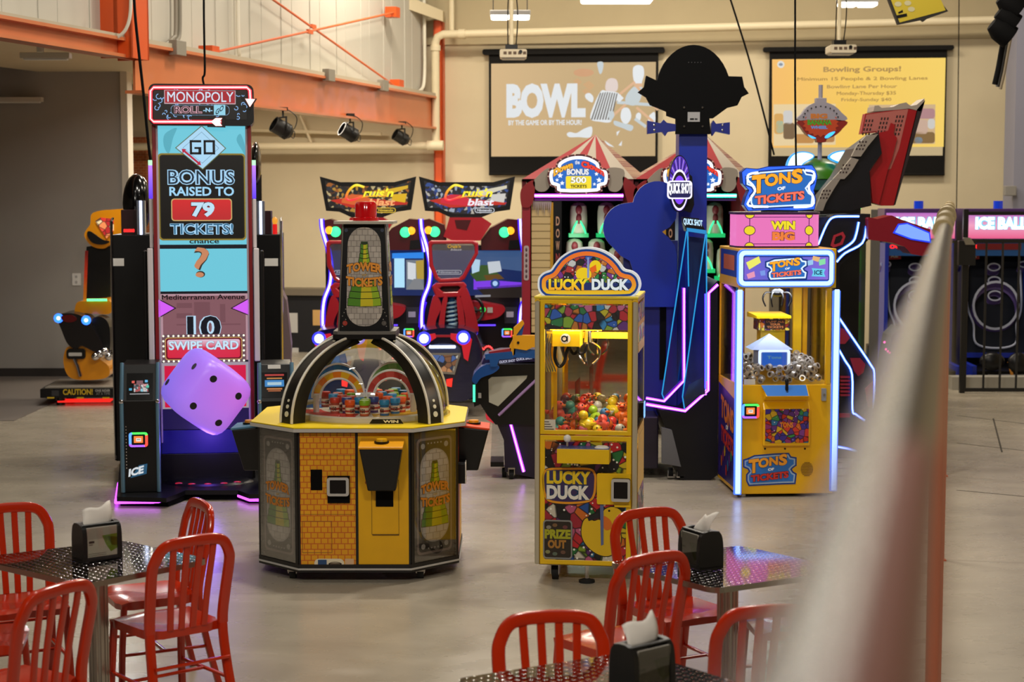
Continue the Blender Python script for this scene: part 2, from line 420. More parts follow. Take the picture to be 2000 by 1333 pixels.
# ================================================================= THE HALL
def concrete():
    m, nt, b = nodes_mat('polished_concrete')
    N = nt.nodes.new; L = nt.links.new
    tc = N('ShaderNodeTexCoord'); mp = N('ShaderNodeMapping'); mp.inputs['Scale'].default_value = (0.55, 1.0, 1); L(tc.outputs['Object'], mp.inputs['Vector'])
    n1 = N('ShaderNodeTexNoise'); n1.inputs['Scale'].default_value = 1.3; n1.inputs['Detail'].default_value = 8; n1.inputs['Roughness'].default_value = 0.62; n1.inputs['Distortion'].default_value = 0.6
    L(mp.outputs[0], n1.inputs['Vector'])
    r = N('ShaderNodeValToRGB'); e = r.color_ramp.elements
    e[0].position = 0.25; e[0].color = (*lin('#938a7a'), 1); e[1].position = 0.75; e[1].color = (*lin('#b4aa98'), 1)
    L(n1.outputs['Fac'], r.inputs['Fac']); L(r.outputs['Color'], b.inputs['Base Color'])
    n2 = N('ShaderNodeTexNoise'); n2.inputs['Scale'].default_value = 5; n2.inputs['Detail'].default_value = 6; L(mp.outputs[0], n2.inputs['Vector'])
    mr = N('ShaderNodeMapRange'); mr.inputs['To Min'].default_value = 0.2; mr.inputs['To Max'].default_value = 0.36
    L(n2.outputs['Fac'], mr.inputs['Value']); L(mr.outputs[0], b.inputs['Roughness'])
    b.inputs['Specular IOR Level'].default_value = 0.55
    n3 = N('ShaderNodeTexNoise'); n3.inputs['Scale'].default_value = 3.0; n3.inputs['Detail'].default_value = 3; L(mp.outputs[0], n3.inputs['Vector'])
    bp = N('ShaderNodeBump'); bp.inputs['Strength'].default_value = 0.06; bp.inputs['Distance'].default_value = 0.02
    L(n3.outputs['Fac'], bp.inputs['Height']); L(bp.outputs['Normal'], b.inputs['Normal'])
    return m
def struct(name, mb, bevel=0.0, parent=None):
    o = mb.build(name, parent, bevel)
    if parent is None: o['kind'] = 'structure'
    return o
struct('floor', MB().box(-10.5, 12, -4, 31, -0.2, 0, concrete()))
for k_, (u0_, v0_, u1_, v1_) in enumerate(((1868, 812, 2080, 838), (1868, 866, 2080, 890), (1940, 818, 1957, 884), (1868, 958, 2080, 978))):
    a_, c_ = atZ(u0_, v0_), atZ(u1_, v1_); d_ = (c_-a_).normalized(); n_ = Vector((-d_.y, d_.x, 0))*.008
    struct('trim_%d' % (k_+10), MB().plate([((a_+n_).x, (a_+n_).y), ((c_+n_).x, (c_+n_).y), ((c_-n_).x, (c_-n_).y), ((a_-n_).x, (a_-n_).y)], 0.0, .0015, mat('joint_dark', '#3a352d', .9)))
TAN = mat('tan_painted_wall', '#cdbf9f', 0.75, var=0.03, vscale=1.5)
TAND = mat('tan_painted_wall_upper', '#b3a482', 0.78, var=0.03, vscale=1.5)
GREYW = mat('grey_painted_wall', '#a29e97', 0.75, var=0.03, vscale=1.2)
PANEL = mat('white_metal_siding', '#c2beb2', 0.5, var=0.03, vscale=0.7)
ORANGE = mat('orange_steel_paint', '#d9541a', 0.38, var=0.05, vscale=2.0)
BEAM = mat('orange_beam_paint_with_sheen', '#cf7648', 0.32, var=0.06, vscale=1.5, coat=.3)  # white sheen of the beams mixed into their orange
PIPEW = mat('cream_pipe_paint', '#ded0ae', 0.5)
CEIL = mat('roof_deck_paint', '#5a554c', 0.8)
# back wall: turned a little so that its right end is nearer
FB = Frame(1000, 26.0, -8.0)
def on_back(mb_o): mb_o.location = FB.loc; mb_o.rotation_euler = (0, 0, FB.rot); return mb_o
zb = FB.p(1100, 85)[1]
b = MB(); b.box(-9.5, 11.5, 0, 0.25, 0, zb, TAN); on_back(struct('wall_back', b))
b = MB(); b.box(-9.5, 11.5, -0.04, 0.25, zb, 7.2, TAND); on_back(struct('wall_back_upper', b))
struct('ceiling', MB().box(-10.5, 12, -4, 30, 7.2, 7.4, CEIL))
struct('wall_right', MB().box(9.6, 9.85, -4, 27, 0, 7.2, TAN))
struct('wall_front', MB().box(-10.5, 12, -4.3, -4.0, 0, 7.2, mat('dim_front_wall', '#8d8474', 0.8)))
# grey partition on the left
XG = atY(254, 400, 22.6).x
b = MB(); b.box(-10.5, XG-0.09, 22.6, 22.8, 0, 4.15, GREYW)
struct('wall_inner_left', b)
struct('trim_1', MB().box(XG-0.09, XG, 22.55, 22.85, 0, 4.15, mat('lit_wall_end', '#cfc9ba', 0.6)), .004)  # end of the grey wall, painted paler for the light on it
struct('baseboard_left', MB().box(-10.5, XG, 22.56, 22.6, 0, 0.11, mat('dark_baseboard', '#2d2825', 0.6)))
b = MB(); b.box(-10.5, atZ(78, 800).x, 18.1, 22.55, 0.0, 0.006, mat('dark_carpet', '#6a625b', 0.95, bump=.4, bscale=150)); struct('floor_left', b)
struct('wall_left', MB().box(-10.7, -10.5, -4, 30, 0, 7.2, GREYW))
# long side line of the hall: beam, siding above it, open below
YAW = math.atan2(900, FPX); SD = Vector((math.sin(YAW), math.cos(YAW), 0))      # runs away from the viewer
ca = atY(852, 400, 26.0)
FS = Frame(852, 26.0); FS.loc = Vector((ca.x, 26.0, 0)); FS.rot = math.atan2(SD.y, SD.x)
FS.M = Matrix.Translation(FS.loc) @ Matrix.Rotation(FS.rot, 4, 'Z'); FS.I = FS.M.inverted(); FS.o = FS.I @ Vector((0, 0, CAM_H)); FS.R = FS.I.to_3x3()
# FS: local x runs along the line away from the viewer, local y to the left (behind the line)
def on_side(o): o.location = FS.loc; o.rotation_euler = (0, 0, FS.rot); return o
z_bot, z_top = FS.p(838, 252)[1], FS.p(838, 188)[1]
x_l = FS.p(262, 150)[0]
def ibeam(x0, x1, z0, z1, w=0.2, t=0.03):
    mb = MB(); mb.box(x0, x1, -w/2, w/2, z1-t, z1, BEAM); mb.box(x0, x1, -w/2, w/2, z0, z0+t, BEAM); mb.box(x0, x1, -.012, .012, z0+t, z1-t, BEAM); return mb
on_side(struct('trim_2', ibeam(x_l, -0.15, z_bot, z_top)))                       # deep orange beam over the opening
xc0, xc1 = FS.p(226, 60)[0], FS.p(261, 60)[0]
zc = FS.p(245, 116)[1]
b = MB(); b.box(xc0, xc0+.03, -.16, .16, zc, 7.2, ORANGE); b.box(xc1-.03, xc1, -.16, .16, zc, 7.2, ORANGE); b.box(xc0, xc1, -.02, .02, zc, 7.2, ORANGE); b.box(xc0, xc1, -.16, -.13, zc, 7.2, ORANGE)
on_side(struct('trim_3', b))                                                      # orange column carried by the beams
zl0, zl1 = FS.p(236, 114)[1], FS.p(236, 86)[1]
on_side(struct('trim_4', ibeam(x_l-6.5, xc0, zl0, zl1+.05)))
b = MB(); xs0 = x_l-7
b.box(xs0, -0.1, .16, .26, z_top-.02, 7.2, PANEL)
k = 0; x = xs0
while x < -0.2:                                                                   # standing seams of the siding
    b.box(x, x+.02, .15, .16, z_top, 7.2, PANEL); b.box(x+.34, x+.52, .156, .16, z_top, 7.2, PANEL); x += .92
on_side(struct('wall_upper_left', b))
b = MB(); b.box(xs0, -.1, -.09, .14, z_top+.0, z_top+.045, mat('dusty_ledge', '#b8ad96', .8)); on_side(struct('trim_5', b))
b = MB(); b.box(x_l-8, xc1, .3, 9, 4.15, 4.3, mat('grey_ceiling_board', '#6f665b', 0.85)); on_side(struct('ceiling_left', b))
b = MB(); b.box(xc1, .0, .3, 4, 4.0, 4.15, TAN); on_side(struct('ceiling_rear_left', b))
# far orange column at the end of the beam
b = MB(); pu = FB.p(848, 300, -.18)[0]; pv = FB.p(866, 300, -.18)[0]
zt = FB.p(856, 40, -.18)[1]
b.box(pu, pu+.025, -.2, -.02, 0, zt, ORANGE); b.box(pv-.025, pv, -.2, -.02, 0, zt, ORANGE); b.box(pu, pv, -.12, -.1, 0, zt, ORANGE); b.box(pu, pv, -.2, -.185, 0, zt, ORANGE)
on_back(struct('trim_6', b))
b = MB(); q = FB.rect(250, 268, 287, 560, -.05); b.box(q[0], q[2], -.1, 0, 0, q[3], bricks('red_brick', '#a8582c', '#8e4a28', '#b08a60', 6, .02)); on_back(struct('trim_7', b))
# grey column near the right edge, half wall and low dark counter at the back
b = MB(); c0 = atY(1981, 300, 24.0); b.box(c0.x, c0.x+.7, 24.0, 24.5, 0, 7.2, mat('blue_grey_column', '#8d8ea0', 0.6)); struct('wall_column_right', b)
b = MB(); q = FB.rect(500, 562, 650, 900, -.35); b.box(q[0], q[2]+2.6, -.35, -.0, 0, q[3]-.12, mat('navy_black_wainscot', '#0d0e14', 0.5)); b.box(q[0], q[2]+2.6, -.42, 0, q[3]-.12, q[3]-.02, mat('taupe_counter_edge', '#6d6353', 0.5))
on_back(struct('wall_lower_back', b))
b = MB(); q = FB.rect(1690, 682, 1740, 900, -.3); b.box(q[0], q[2]+4, -.3, 0, 0, q[3], mat('teal_black_wainscot', '#0e2a36', 0.5)); b.box(q[0], q[2]+4, -.33, 0, q[3], q[3]+.05, mat('dark_wood_rail', '#2a211a', 0.5)); on_back(struct('wall_lower_right', b))
# ---------------------------------------------------------------- pipes, bracing, conduits
def pipe_obj(name, pts, r, m, label, cat, fr=None, closed=False, n=10, group=None, smooth=0):
    if smooth: pts = catmull(pts, smooth)
    mb = MB(fr.M if fr else None); mb.tube(pts, r, m, n, closed)
    o = mb.build(name); return tag(o, label, cat, group)
z1 = FB.p(875, 67, -.4)[1]; z2 = FB.p(852, 285, -.4)[1]; z2b = z2-.12; xa = FB.p(851, 200, -.4)[0]
mb = MB(FB.M)
mb.tube([(xa, -.4, z2-.02), (xa, -.4, z1-.12), (xa+.03, -.4, z1-.04), (xa+.12, -.4, z1)] + [(xa+.3, -.4, z1), (FB.p(1972, 30, -.4)[0], -.4, z1+.1)], .06, PIPEW, 12)
for zz in (z1-.2, z2+.02): mb.cyl((xa, -.4, zz-.04), (xa, -.4, zz+.04), .075, PIPEW, n=12)
mb.cyl((xa+.35, -.4, z1), (xa+.45, -.4, z1), .075, PIPEW, n=12)
tag(mb.build('sprinkler_pipe'), 'thick cream pipe above the projection screens, bending down beside the orange column', 'pipe')
xb0 = FB.p(300, 287, -.45)[0]
mb = MB(FB.M); mb.tube([(xb0-2, -.55, z2), (xa+.12, -.55, z2)], .055, PIPEW, 12); mb.cyl((xa-.1, -.55, z2), (xa+.14, -.55, z2), .075, PIPEW, n=12)
tag(mb.build('sprinkler_pipe'), 'cream pipe running level across the tan wall below the orange beam', 'pipe')
mb = MB(FB.M); q0 = FB.p(500, 250, -.25); q1 = FB.p(745, 262, -.25); mb.tube([(q0[0]-1, -.25, q0[1]), (q1[0], -.25, q1[1])], .03, PIPEW, 8)
q2 = FB.p(586, 226, -.25); q3 = FB.p(610, 284, -.25); mb.tube([(q2[0], -.25, q2[1]), (q3[0], -.25, q3[1])], .022, PIPEW, 8)
tag(mb.build('conduit_run'), 'thin tan conduit with a slanting brace on the wall under the orange beam', 'conduit')
mb = MB(FB.M); q0 = FB.p(882, 0, -.3)[0]; mb.tube([(q0, -.3, z1), (q0, -.3, 7.1)], .04, PIPEW, 8)
tag(mb.build('sprinkler_drop'), 'short cream riser standing on the bend of the back wall pipe', 'pipe')
def fs(u, v, dy): x, z = FS.p(u, v, dy); return (x, dy, z)
RODM = mat('orange_rod', '#cf6234', .5)
mb = MB(FS.M); mb.tube([fs(415, 103, -.02), fs(772, 24, -.02)], .014, RODM, 6)
for (u, v) in ((415, 103), (772, 24)): p = fs(u, v, -.02); mb.box(p[0]-.09, p[0]+.09, -.06, .1, p[2]-.07, p[2]+.07, ORANGE)
p = fs(605, 62, -.02); mb.box(p[0]-.08, p[0]+.08, -.035, -.005, p[2]-.025, p[2]+.025, RODM)
tag(mb.build('cross_brace'), 'orange tension rod rising to the right across the white siding', 'brace')
mb = MB(FS.M); mb.tube([fs(520, -10, .04), fs(774, 170, .04)], .014, RODM, 6); p = fs(774, 170, .04); mb.box(p[0]-.1, p[0]+.1, -.04, .1, p[2]-.07, p[2]+.1, ORANGE)
p = fs(612, 52, .04); mb.box(p[0]-.07, p[0]+.07, .025, .055, p[2]-.025, p[2]+.025, RODM)
tag(mb.build('cross_brace'), 'orange tension rod falling to the right across the white siding', 'brace')
CONW = mat('white_conduit', '#e2ddcc', .5); CONG = mat('grey_conduit', '#8b8578', .5)
for pts, m, r, lab in (
    ([(828, -20), (829, 60), (829, 150), (822, 176), (800, 180), (770, 172)], CONW, .025, 'white conduit dropping beside the far orange column and bending left onto the beam'),
    ([(464, -20), (465, 60), (467, 105), (473, 118), (492, 122)], CONW, .022, 'white conduit dropping to the beam above the neon sign'),
    ([(351, -20), (351, 60), (346, 78), (332, 90)], CONG, .022, 'grey conduit bending onto the beam, taller of the close pair'),
    ([(343, -20), (343, 60), (338, 74), (318, 88), (290, 84)], CONG, .02, 'grey conduit bending onto the beam, longer foot of the close pair')):
    pipe_obj('conduit', catmull([fs(u, v, .1) for u, v in pts], 5), r, m, lab, 'conduit', FS)
for u, v, lab in ((348, 95, 'small grey junction box on the beam below two grey conduits'), (643, 148, 'small grey clip box on the middle of the deep orange beam'), (749, 168, 'small grey clip box on the beam close to an orange bracket')):
    p = fs(u, v, -.1); mb = MB(FS.M); mb.box(p[0]-.11, p[0]+.11, -.14, -.05, p[2]-.07, p[2]+.08, CONG); tag(mb.build('junction_box', bevel=.006), lab, 'box')
# purlin crossing the top above the beam end
p = FB.p(740, 0, -.9); p2 = FB.p(866, 40, -.25)
mb = MB(FB.M); mb.hexa([(p[0]-.4, -2.2, p[1]+.12), (p2[0], -.3, p2[1]-.02), (p2[0], -.15, p2[1]-.02), (p[0]-.4, -2.05, p[1]+.12), (p[0]-.4, -2.2, p[1]+.36), (p2[0], -.3, p2[1]+.14), (p2[0], -.15, p2[1]+.14), (p[0]-.4, -2.05, p[1]+.36)], PIPEW)
tag(mb.build('roof_purlin'), 'cream purlin slanting down to the head of the far orange column', 'purlin')
# white elbow pipe and dark strip fixtures under the left ceiling
FL = Frame(75, 15.6)
mb = MB(); pts = [atY(40, 24, 15.6), atY(70, 24, 15.6), atY(74, 30, 15.6), atY(78, 102, 15.6)]
mb.tube([tuple(q) for q in pts], .028, CONW, 10); tag(mb.build('drain_pipe'), 'white elbow pipe hanging over the shallow orange beam at the upper left', 'pipe')
mb = MB(); mb.tube([tuple(atY(u, v, 16.2)) for u, v in catmull([(256, -20), (254, 30), (244, 60), (226, 75)], 5)], .016, CONW, 8)
tag(mb.build('hanging_cable'), 'white cable looping off the orange column onto the beam', 'cable')
LAMPOFF = mat('unlit_strip_lamp', '#cfc8bb', .5)
for u0, v0, u1, v1, Y, lab in ((38, 108, 140, 116, 17.6, 'unlit white strip lamp under the left ceiling, nearer the orange beam'), (-10, 194, 85, 204, 22.4, 'unlit white strip lamp high on the grey partition wall')):
    a = atY(u0, v0, Y); c = atY(u1, v1, Y+.1)
    mb = MB(); mb.box(a.x, c.x, Y, Y+.12, a.z-.03, a.z+.03, LAMPOFF); mb.box(a.x+.03, c.x-.03, Y+.02, Y+.1, a.z-.045, a.z-.03, WHITE)
    mb.box(a.x+.2, a.x+.23, Y+.05, Y+.08, a.z+.03, 4.15, LGREY) if Y < 20 else mb.box(a.x+.2, a.x+.5, Y+.1, 22.6, a.z-.02, a.z+.02, LGREY)
    tag(mb.build('strip_lamp', bevel=.006), lab, 'lamp')
q = atY(149, 546, 22.58)
mb = MB(); mb.prism(rrect(q.x-.055, q.z-.08, q.x+.055, q.z+.08, .012), 22.585, 22.6, WHITE); mb.box(q.x-.015, q.x+.015, 22.578, 22.586, q.z-.05, q.z-.02, LGREY); mb.box(q.x-.015, q.x+.015, 22.578, 22.586, q.z+.02, q.z+.05, LGREY)
tag(mb.build('wall_outlet'), 'white outlet plate on the grey partition wall', 'outlet')
# ================================================================= PROJECTION SCREENS, PROJECTORS, SPOTLIGHTS, CABLES
SCR_BLK = mat('black_screen_border', '#0b0907', 0.7, spec=.2)
def proj_screen(label, case, border, image, draw, imgmat):
    t = thing('projection_screen', FB, label, 'projection screen')
    dy = -.14
    q = FB.rect(*case, dy); b = MB(); b.prism(rrect(q[0], q[1], q[2], q[3], .03), dy, -.03, SCR_BLK); b.build('roller_case', t, .006)
    q2 = FB.rect(*border, dy+.05); b = MB(); b.box(q2[0], q2[2], dy+.05, dy+.056, q2[1], q[1]+.02, SCR_BLK)
    b.tube([(q2[0], dy+.053, q2[1]), (q2[2], dy+.053, q2[1])], .02, SCR_BLK, 8); b.build('screen_border', t)
    q3 = FB.rect(*image, dy+.048); b = MB(); y = dy+.048
    b.flat([(q3[0], q3[1]), (q3[2], q3[1]), (q3[2], q3[3]), (q3[0], q3[3])], y, imgmat)
    draw(b, lambda *pts: FB.pp(pts, y), lambda u0, v0, u1, v1: FB.rect(u0, v0, u1, v1, y), y)
    b.build('projected_image', t); return t
PALE = em('#e4e8ea', .95); PALE2 = em('#c9d3d6', .9); SALM = em('#e2b48c', .9); GREYS = em('#76736f', .8); PINKW = em('#e0cfc8', .95)
def draw_bowl(b, P, R, y):
    b.text('BOWL', R(989, 162, 1144, 231), y-.002, PALE, .065)
    b.text('BY THE GAME OR BY THE HOUR!', R(993, 234, 1136, 245), y-.002, PALE, .03)
    def pin(pts, m=PALE, dy=.002): b.flat(P(*catmull([(p[0], p[1], 0) for p in pts], 5, True)) if False else P(*[(q[0], q[1]) for q in catmull([(p[0], p[1], 0) for p in pts], 5, True)]), y-dy, m)
    def bar(u0, v0, u1, v1, w, m=SALM, dy=.0025):
        d = math.hypot(u1-u0, v1-v0); nx, ny = -(v1-v0)/d*w/2, (u1-u0)/d*w/2
        b.flat(P((u0+nx, v0+ny), (u1+nx, v1+ny), (u1-nx, v1-ny), (u0-nx, v0-ny)), y-dy, m)
    b.flat(P(*circ(1140, 142, 20, 8)), y-.001, em('#d9a377', .85)); 
    for u, v, r in ((1128, 158, 9), (1150, 165, 12), (1145, 178, 9)): b.flat(P((u-r, v), (u, v-r*.6), (u+r, v+2), (u+2, v+r)), y-.001, em('#d8ac7a', .85))
    bar(1206, 188, 1240, 160, 5); bar(1240, 165, 1285, 215, 5); bar(1195, 228, 1222, 204, 5); bar(1243, 210, 1276, 238, 5); bar(1205, 200, 1275, 205, 6, PALE2)
    pin([(1237, 132), (1246, 127), (1256, 131), (1258, 146), (1254, 160), (1253, 168), (1240, 168), (1238, 158), (1236, 146)])
    pin([(1240, 168), (1253, 168), (1254, 180), (1250, 196), (1240, 206), (1226, 204), (1221, 195), (1226, 182)], PALE2)
    b.flat(P((1238, 163), (1255, 163), (1254, 170), (1239, 170)), y-.0028, SALM)
    pin([(1216, 212), (1228, 212), (1233, 228), (1226, 241), (1217, 240), (1212, 228)]); pin([(1242, 225), (1247, 220), (1252, 224), (1250, 235), (1243, 234)])
    pin([(1200, 236), (1215, 240), (1236, 246), (1232, 256), (1215, 250), (1200, 244)], PALE2); bar(1240, 232, 1262, 248, 6, PALE2)
    pin([(1266, 230), (1272, 222), (1279, 220), (1279, 240), (1268, 238)]); pin([(1167, 122), (1178, 122), (1177, 138), (1172, 145), (1168, 134)], PALE2)
    # the striped shirt figure: a white pin in a referee shirt
    pin([(1184, 160), (1192, 153), (1203, 155), (1207, 165), (1205, 177), (1195, 180), (1183, 176)], PINKW)
    pin([(1174, 178), (1185, 178), (1206, 181), (1211, 190), (1203, 199), (1196, 218), (1193, 238), (1172, 238), (1153, 232), (1160, 205)], PALE, .003)
    for k in range(8):
        t = k/7; b.flat(P((1172+t*32, 180+abs(t-.4)*4), (1174.5+t*32, 180+abs(t-.4)*4), (1157+t*38, 234), (1154+t*38, 234)), y-.0036, GREYS)
    bar(1206, 188, 1214, 196, 12, PALE, .0032); pin([(1144, 184), (1152, 182), (1159, 190), (1157, 200), (1148, 196), (1143, 190)])
    pin([(1188, 222), (1196, 216), (1200, 226), (1192, 236)], PALE2, .004)
    pin([(1107, 262), (1113, 258), (1126, 260), (1140, 252), (1156, 248), (1153, 268), (1130, 268), (1112, 268)])
    for pts in (((1180, 274), (1195, 284), (1200, 288), (1186, 284)), ((1204, 258), (1211, 255), (1205, 266)), ((1208, 284), (1215, 275), (1214, 285))): b.flat(P(*pts), y-.002, PALE)
proj_screen('black bordered projection screen reading BOWL with white bowling pins', (942, 92, 1298, 107), (955, 100, 1286, 340), (959.5, 121, 1281, 306), draw_bowl,
            gradient('projected_tan', [(0, '#d9b684'), (.5, '#c6a878'), (1, '#c0a374')], 'X', -.4, 2.4, .9))
def draw_groups(b, P, R, y):
    TX = em('#b08a4a', .9)
    b.flat(P((1508, 116), (1847, 113), (1843, 287), (1508, 289)), y-.001, gradient('projected_yellow', [(0, '#f2b85c'), (.4, '#f4c653'), (1, '#f6d264')], 'X', 3.9, 6.6, .95))
    b.text('Bowling Groups!', R(1608, 129, 1760, 144), y-.002, TX, .03); b.text('Minimum 15 People & 2 Bowling Lanes', R(1557, 149, 1812, 160), y-.002, TX, .02)
    b.text('Bowling Lane Per Hour', R(1615, 165, 1752, 175), y-.002, TX, .02); b.text('Monday-Thursday $35', R(1634, 178, 1750, 188), y-.002, TX, .02)
    b.text('Friday-Sunday $40', R(1643, 191, 1741, 200), y-.002, TX, .02)
    b.flat(P(*circ(1525, 126, 7, 7)), y-.002, em('#e3e2da', .9)); b.flat(P(*circ(1525, 126, 4, 3)), y-.003, em('#8b98a8', .8))
    # two photographs of people bowling, seen as soft patches
    b.flat(P((1511, 204), (1632, 203), (1632, 283), (1511, 285)), y-.002, em('#ecd2a0', .9))
    for (u0, v0, u1, v1, c) in ((1512, 222, 1530, 262, '#e0aa58'), (1516, 236, 1530, 260, '#8fc9b8'), (1530, 216, 1548, 242, '#d7d4d0'), (1530, 240, 1552, 272, '#7b5f3d'), (1552, 262, 1590, 280, '#c98f4a'), (1590, 240, 1630, 278, '#b9824a')):
        b.flat(P(*[(q[0], q[1]) for q in rrect(u0, v0, u1, v1, 5)]), y-.003, em(c, .85))
    b.flat(P((1697, 205), (1827, 204), (1826, 281), (1697, 283)), y-.002, em('#d9b98e', .85))
    for (u0, v0, u1, v1, c) in ((1760, 212, 1826, 232, '#b98a8c'), (1782, 234, 1812, 262, '#d3b29c'), (1812, 232, 1826, 252, '#d8d4cc'), (1762, 258, 1826, 280, '#8a6a3d'), (1786, 268, 1802, 280, '#7a93a4')):
        b.flat(P(*[(q[0], q[1]) for q in rrect(u0, v0, u1, v1, 6)]), y-.003, em(c, .85))
proj_screen('black bordered projection screen with the yellow Bowling Groups slide', (1490, 88, 1864, 101), (1500, 95, 1850, 341), (1507, 113, 1845, 305), draw_groups, em('#cbb488', .85))
def projector(u0, v0, u1, v1, Y, label):
    a, c = atY(u0, v1, Y), atY(u1, v0, Y); W, H = c.x-a.x, c.z-a.z; x = (a.x+c.x)/2
    t = thing('ceiling_projector', (x, Y, a.z), label, 'projector', 'projectors hanging from the roof')
    PB = mat('projector_shell', '#cbbfa6', .5)
    b = MB(); b.prism(rrect(-W/2, 0, W/2, H, H*.2), 0, .32, PB); b.prism(rrect(-W/2+.02, -.012, W/2-.02, .03, .01), .03, .28, LGREY); b.build('body', t, .008)
    b = MB()
    for k in range(5): b.box(-W*.36+k*.055, -W*.36+k*.055+.035, -.006, .002, H*.4, H*.72, mat('port_brown', '#5b4636', .6))
    b.cyl((W*.27, -.008, H*.7), (W*.27, .002, H*.7), .02, BLK, n=12); pp_ = b.build('port_panel', t)
    b = MB(); b.box(-.09, .05, .1, .24, H, H+.06, BLK); b.tube([(-.02, .17, H+.05), (-.02, .17, 7.2-a.z)], .022, PIPEW, 8); b.build('mount_pole', t)
    b = MB(); b.tube(catmull([(-.06, .17, H+.04), (-.06, .12, H+.5), (-.03, .12, H+1.0), (-.05, .14, 7.2-a.z)], 6), .007, BLK, 6); b.tube(catmull([(.03, .17, H+.04), (.05, .12, H+.4), (.02, .12, H+1.0), (.03, .14, 7.2-a.z)], 6), .007, BLK, 6); b.build('cable', t)
projector(976, 96, 1029, 112, 19.5, 'white projector on a pole in front of the BOWL screen')
projector(1622, 87, 1673, 103, 19.5, 'white projector on a pole in front of the yellow slide screen')
def strip_light(u0, v0, u1, v1, Y, label, n=2):
    a, c = atY(u0, v1, Y), atY(u1, v0, Y); W = c.x-a.x; H = c.z-a.z
    t = thing('hanging_strip_light', ((a.x+c.x)/2, Y, a.z), label, 'light', 'lit strip lights under the roof')
    b = MB(); b.box(-W/2, W/2, -.12, .12, H*.6, H+.03, LGREY); b.build('housing', t, .01)
    for k in range(n):
        x0 = -W/2+k*W/n+.012; b = MB(); b.prism(rrect(x0, 0, x0+W/n-.024, H*.7, H*.3), -.1, .1, em('#fff4df', 9)); b.build('lamp_tube', t)
    b = MB()
    for x in (-W*.42, W*.42): b.tube([(x, 0, H), (x, 0, 7.2-a.z)], .006, DGREY, 6)
    b.build('hanging_wire', t)
strip_light(957, 26, 1036, 38, 22, 'lit white double strip light hanging left of the projector above the BOWL screen')
strip_light(1636, 1, 1713, 13, 22, 'lit white double strip light above the yellow slide screen')
strip_light(1132, -12, 1276, 6, 17, 'wide white light housing at the top edge between the two screens', 1)
def spot(u, v, Y, label, s=1.0):
    c = atY(u, v, Y); t = thing('stage_spotlight', tuple(c), label, 'spotlight', 'black spotlights under the orange beam')
    t.rotation_euler = (0, 0, math.radians(28))
    M = Matrix.Rotation(math.radians(-62), 4, 'Y'); B2 = mat('spotlight_black', '#15130f', .45)
    r = .085*s; L = .2*s
    b = MB(M); b.lathe([(0, -L*.45), (r*.6, -L*.5), (r, -L*.3), (r, L*.55), (r*1.03, L*.56), (r*1.03, L*.6), (r*.9, L*.6), (r*.9, L*.3), (0, L*.28)], B2, 18)
    for k in range(4): b.lathe([(r*.99, -L*.3+k*.02), (r*1.06, -L*.295+k*.02), (r*.99, -L*.285+k*.02)], B2, 18)
    b.build('lamp_can', t)
    b = MB(); b.tube([(0, -r*1.15, 0), (.0, -r*1.15, r*1.5), (0, r*1.15, r*1.5), (0, r*1.15, 0)], .012, B2, 6); b.build('yoke', t)
    b = MB(); b.cyl((0, 0, r*1.5), (0, 0, r*2.6), .012, B2, n=8); b.box(-.05, .05, -.035, .035, r*2.3, r*2.75, B2); b.build('clamp', t)
    b = MB(); b.tube(catmull([(.06, 0, -.03), (.15, .02, .02), (.17, .0, .14), (.08, 0, .22), (.01, 0, .23)], 6), .006, B2, 6); b.tube(catmull([(.05, -.02, -.05), (.12, -.02, -.1), (.13, -.02, -.02), (.06, 0, .0)], 6), .005, B2, 6); b.build('cord', t)
for u, v, lab, s in ((553, 253, 'black spotlight under the orange beam, next to the neon topped tower', 1.1), (684, 261, 'black spotlight under the orange beam, middle of its three', 1.1), (785, 270, 'black spotlight under the orange beam, close to the white pipe', 1.0)):
    x = FS.p(u, v, -.05)[0]; q = FS.M @ Vector((x, -.05, 0)); spot(u, v, q.y, lab, s)
def cable(pts, Y, label, r=.008, sm=True):
    P = [tuple(atY(u, v, Y)) for u, v in pts]
    tag(MB().tube(catmull(P, 5) if sm else P, r, BLK2, 6).build('hanging_cable'), label, 'cable')
cable([(258, -160), (262, 0), (270, 90), (281, 190), (291, 290), (297, 330)], 14.5, 'black cable slanting down behind the neon topped tower beside the grey partition', .012)
cable([(398, -170), (398, 0), (399, 80), (400, 140), (396, 152), (398, 165)], 14.2, 'black cable dropping straight onto the top of the neon sign', .009)
cable([(1365, -190), (1427, 0), (1470, 140), (1512, 303)], 19, 'black cable slanting down past the edge of the yellow slide screen', .011)
cable([(1552, -190), (1553, 0), (1553, 170), (1555, 332)], 14.6, 'black cable dropping straight down to the blue ticket sign', .009)
cable([(1873, -190), (1873, 10), (1871, 200), (1868, 415)], 24, 'thin black cable hanging to the right of the yellow slide screen', .008)
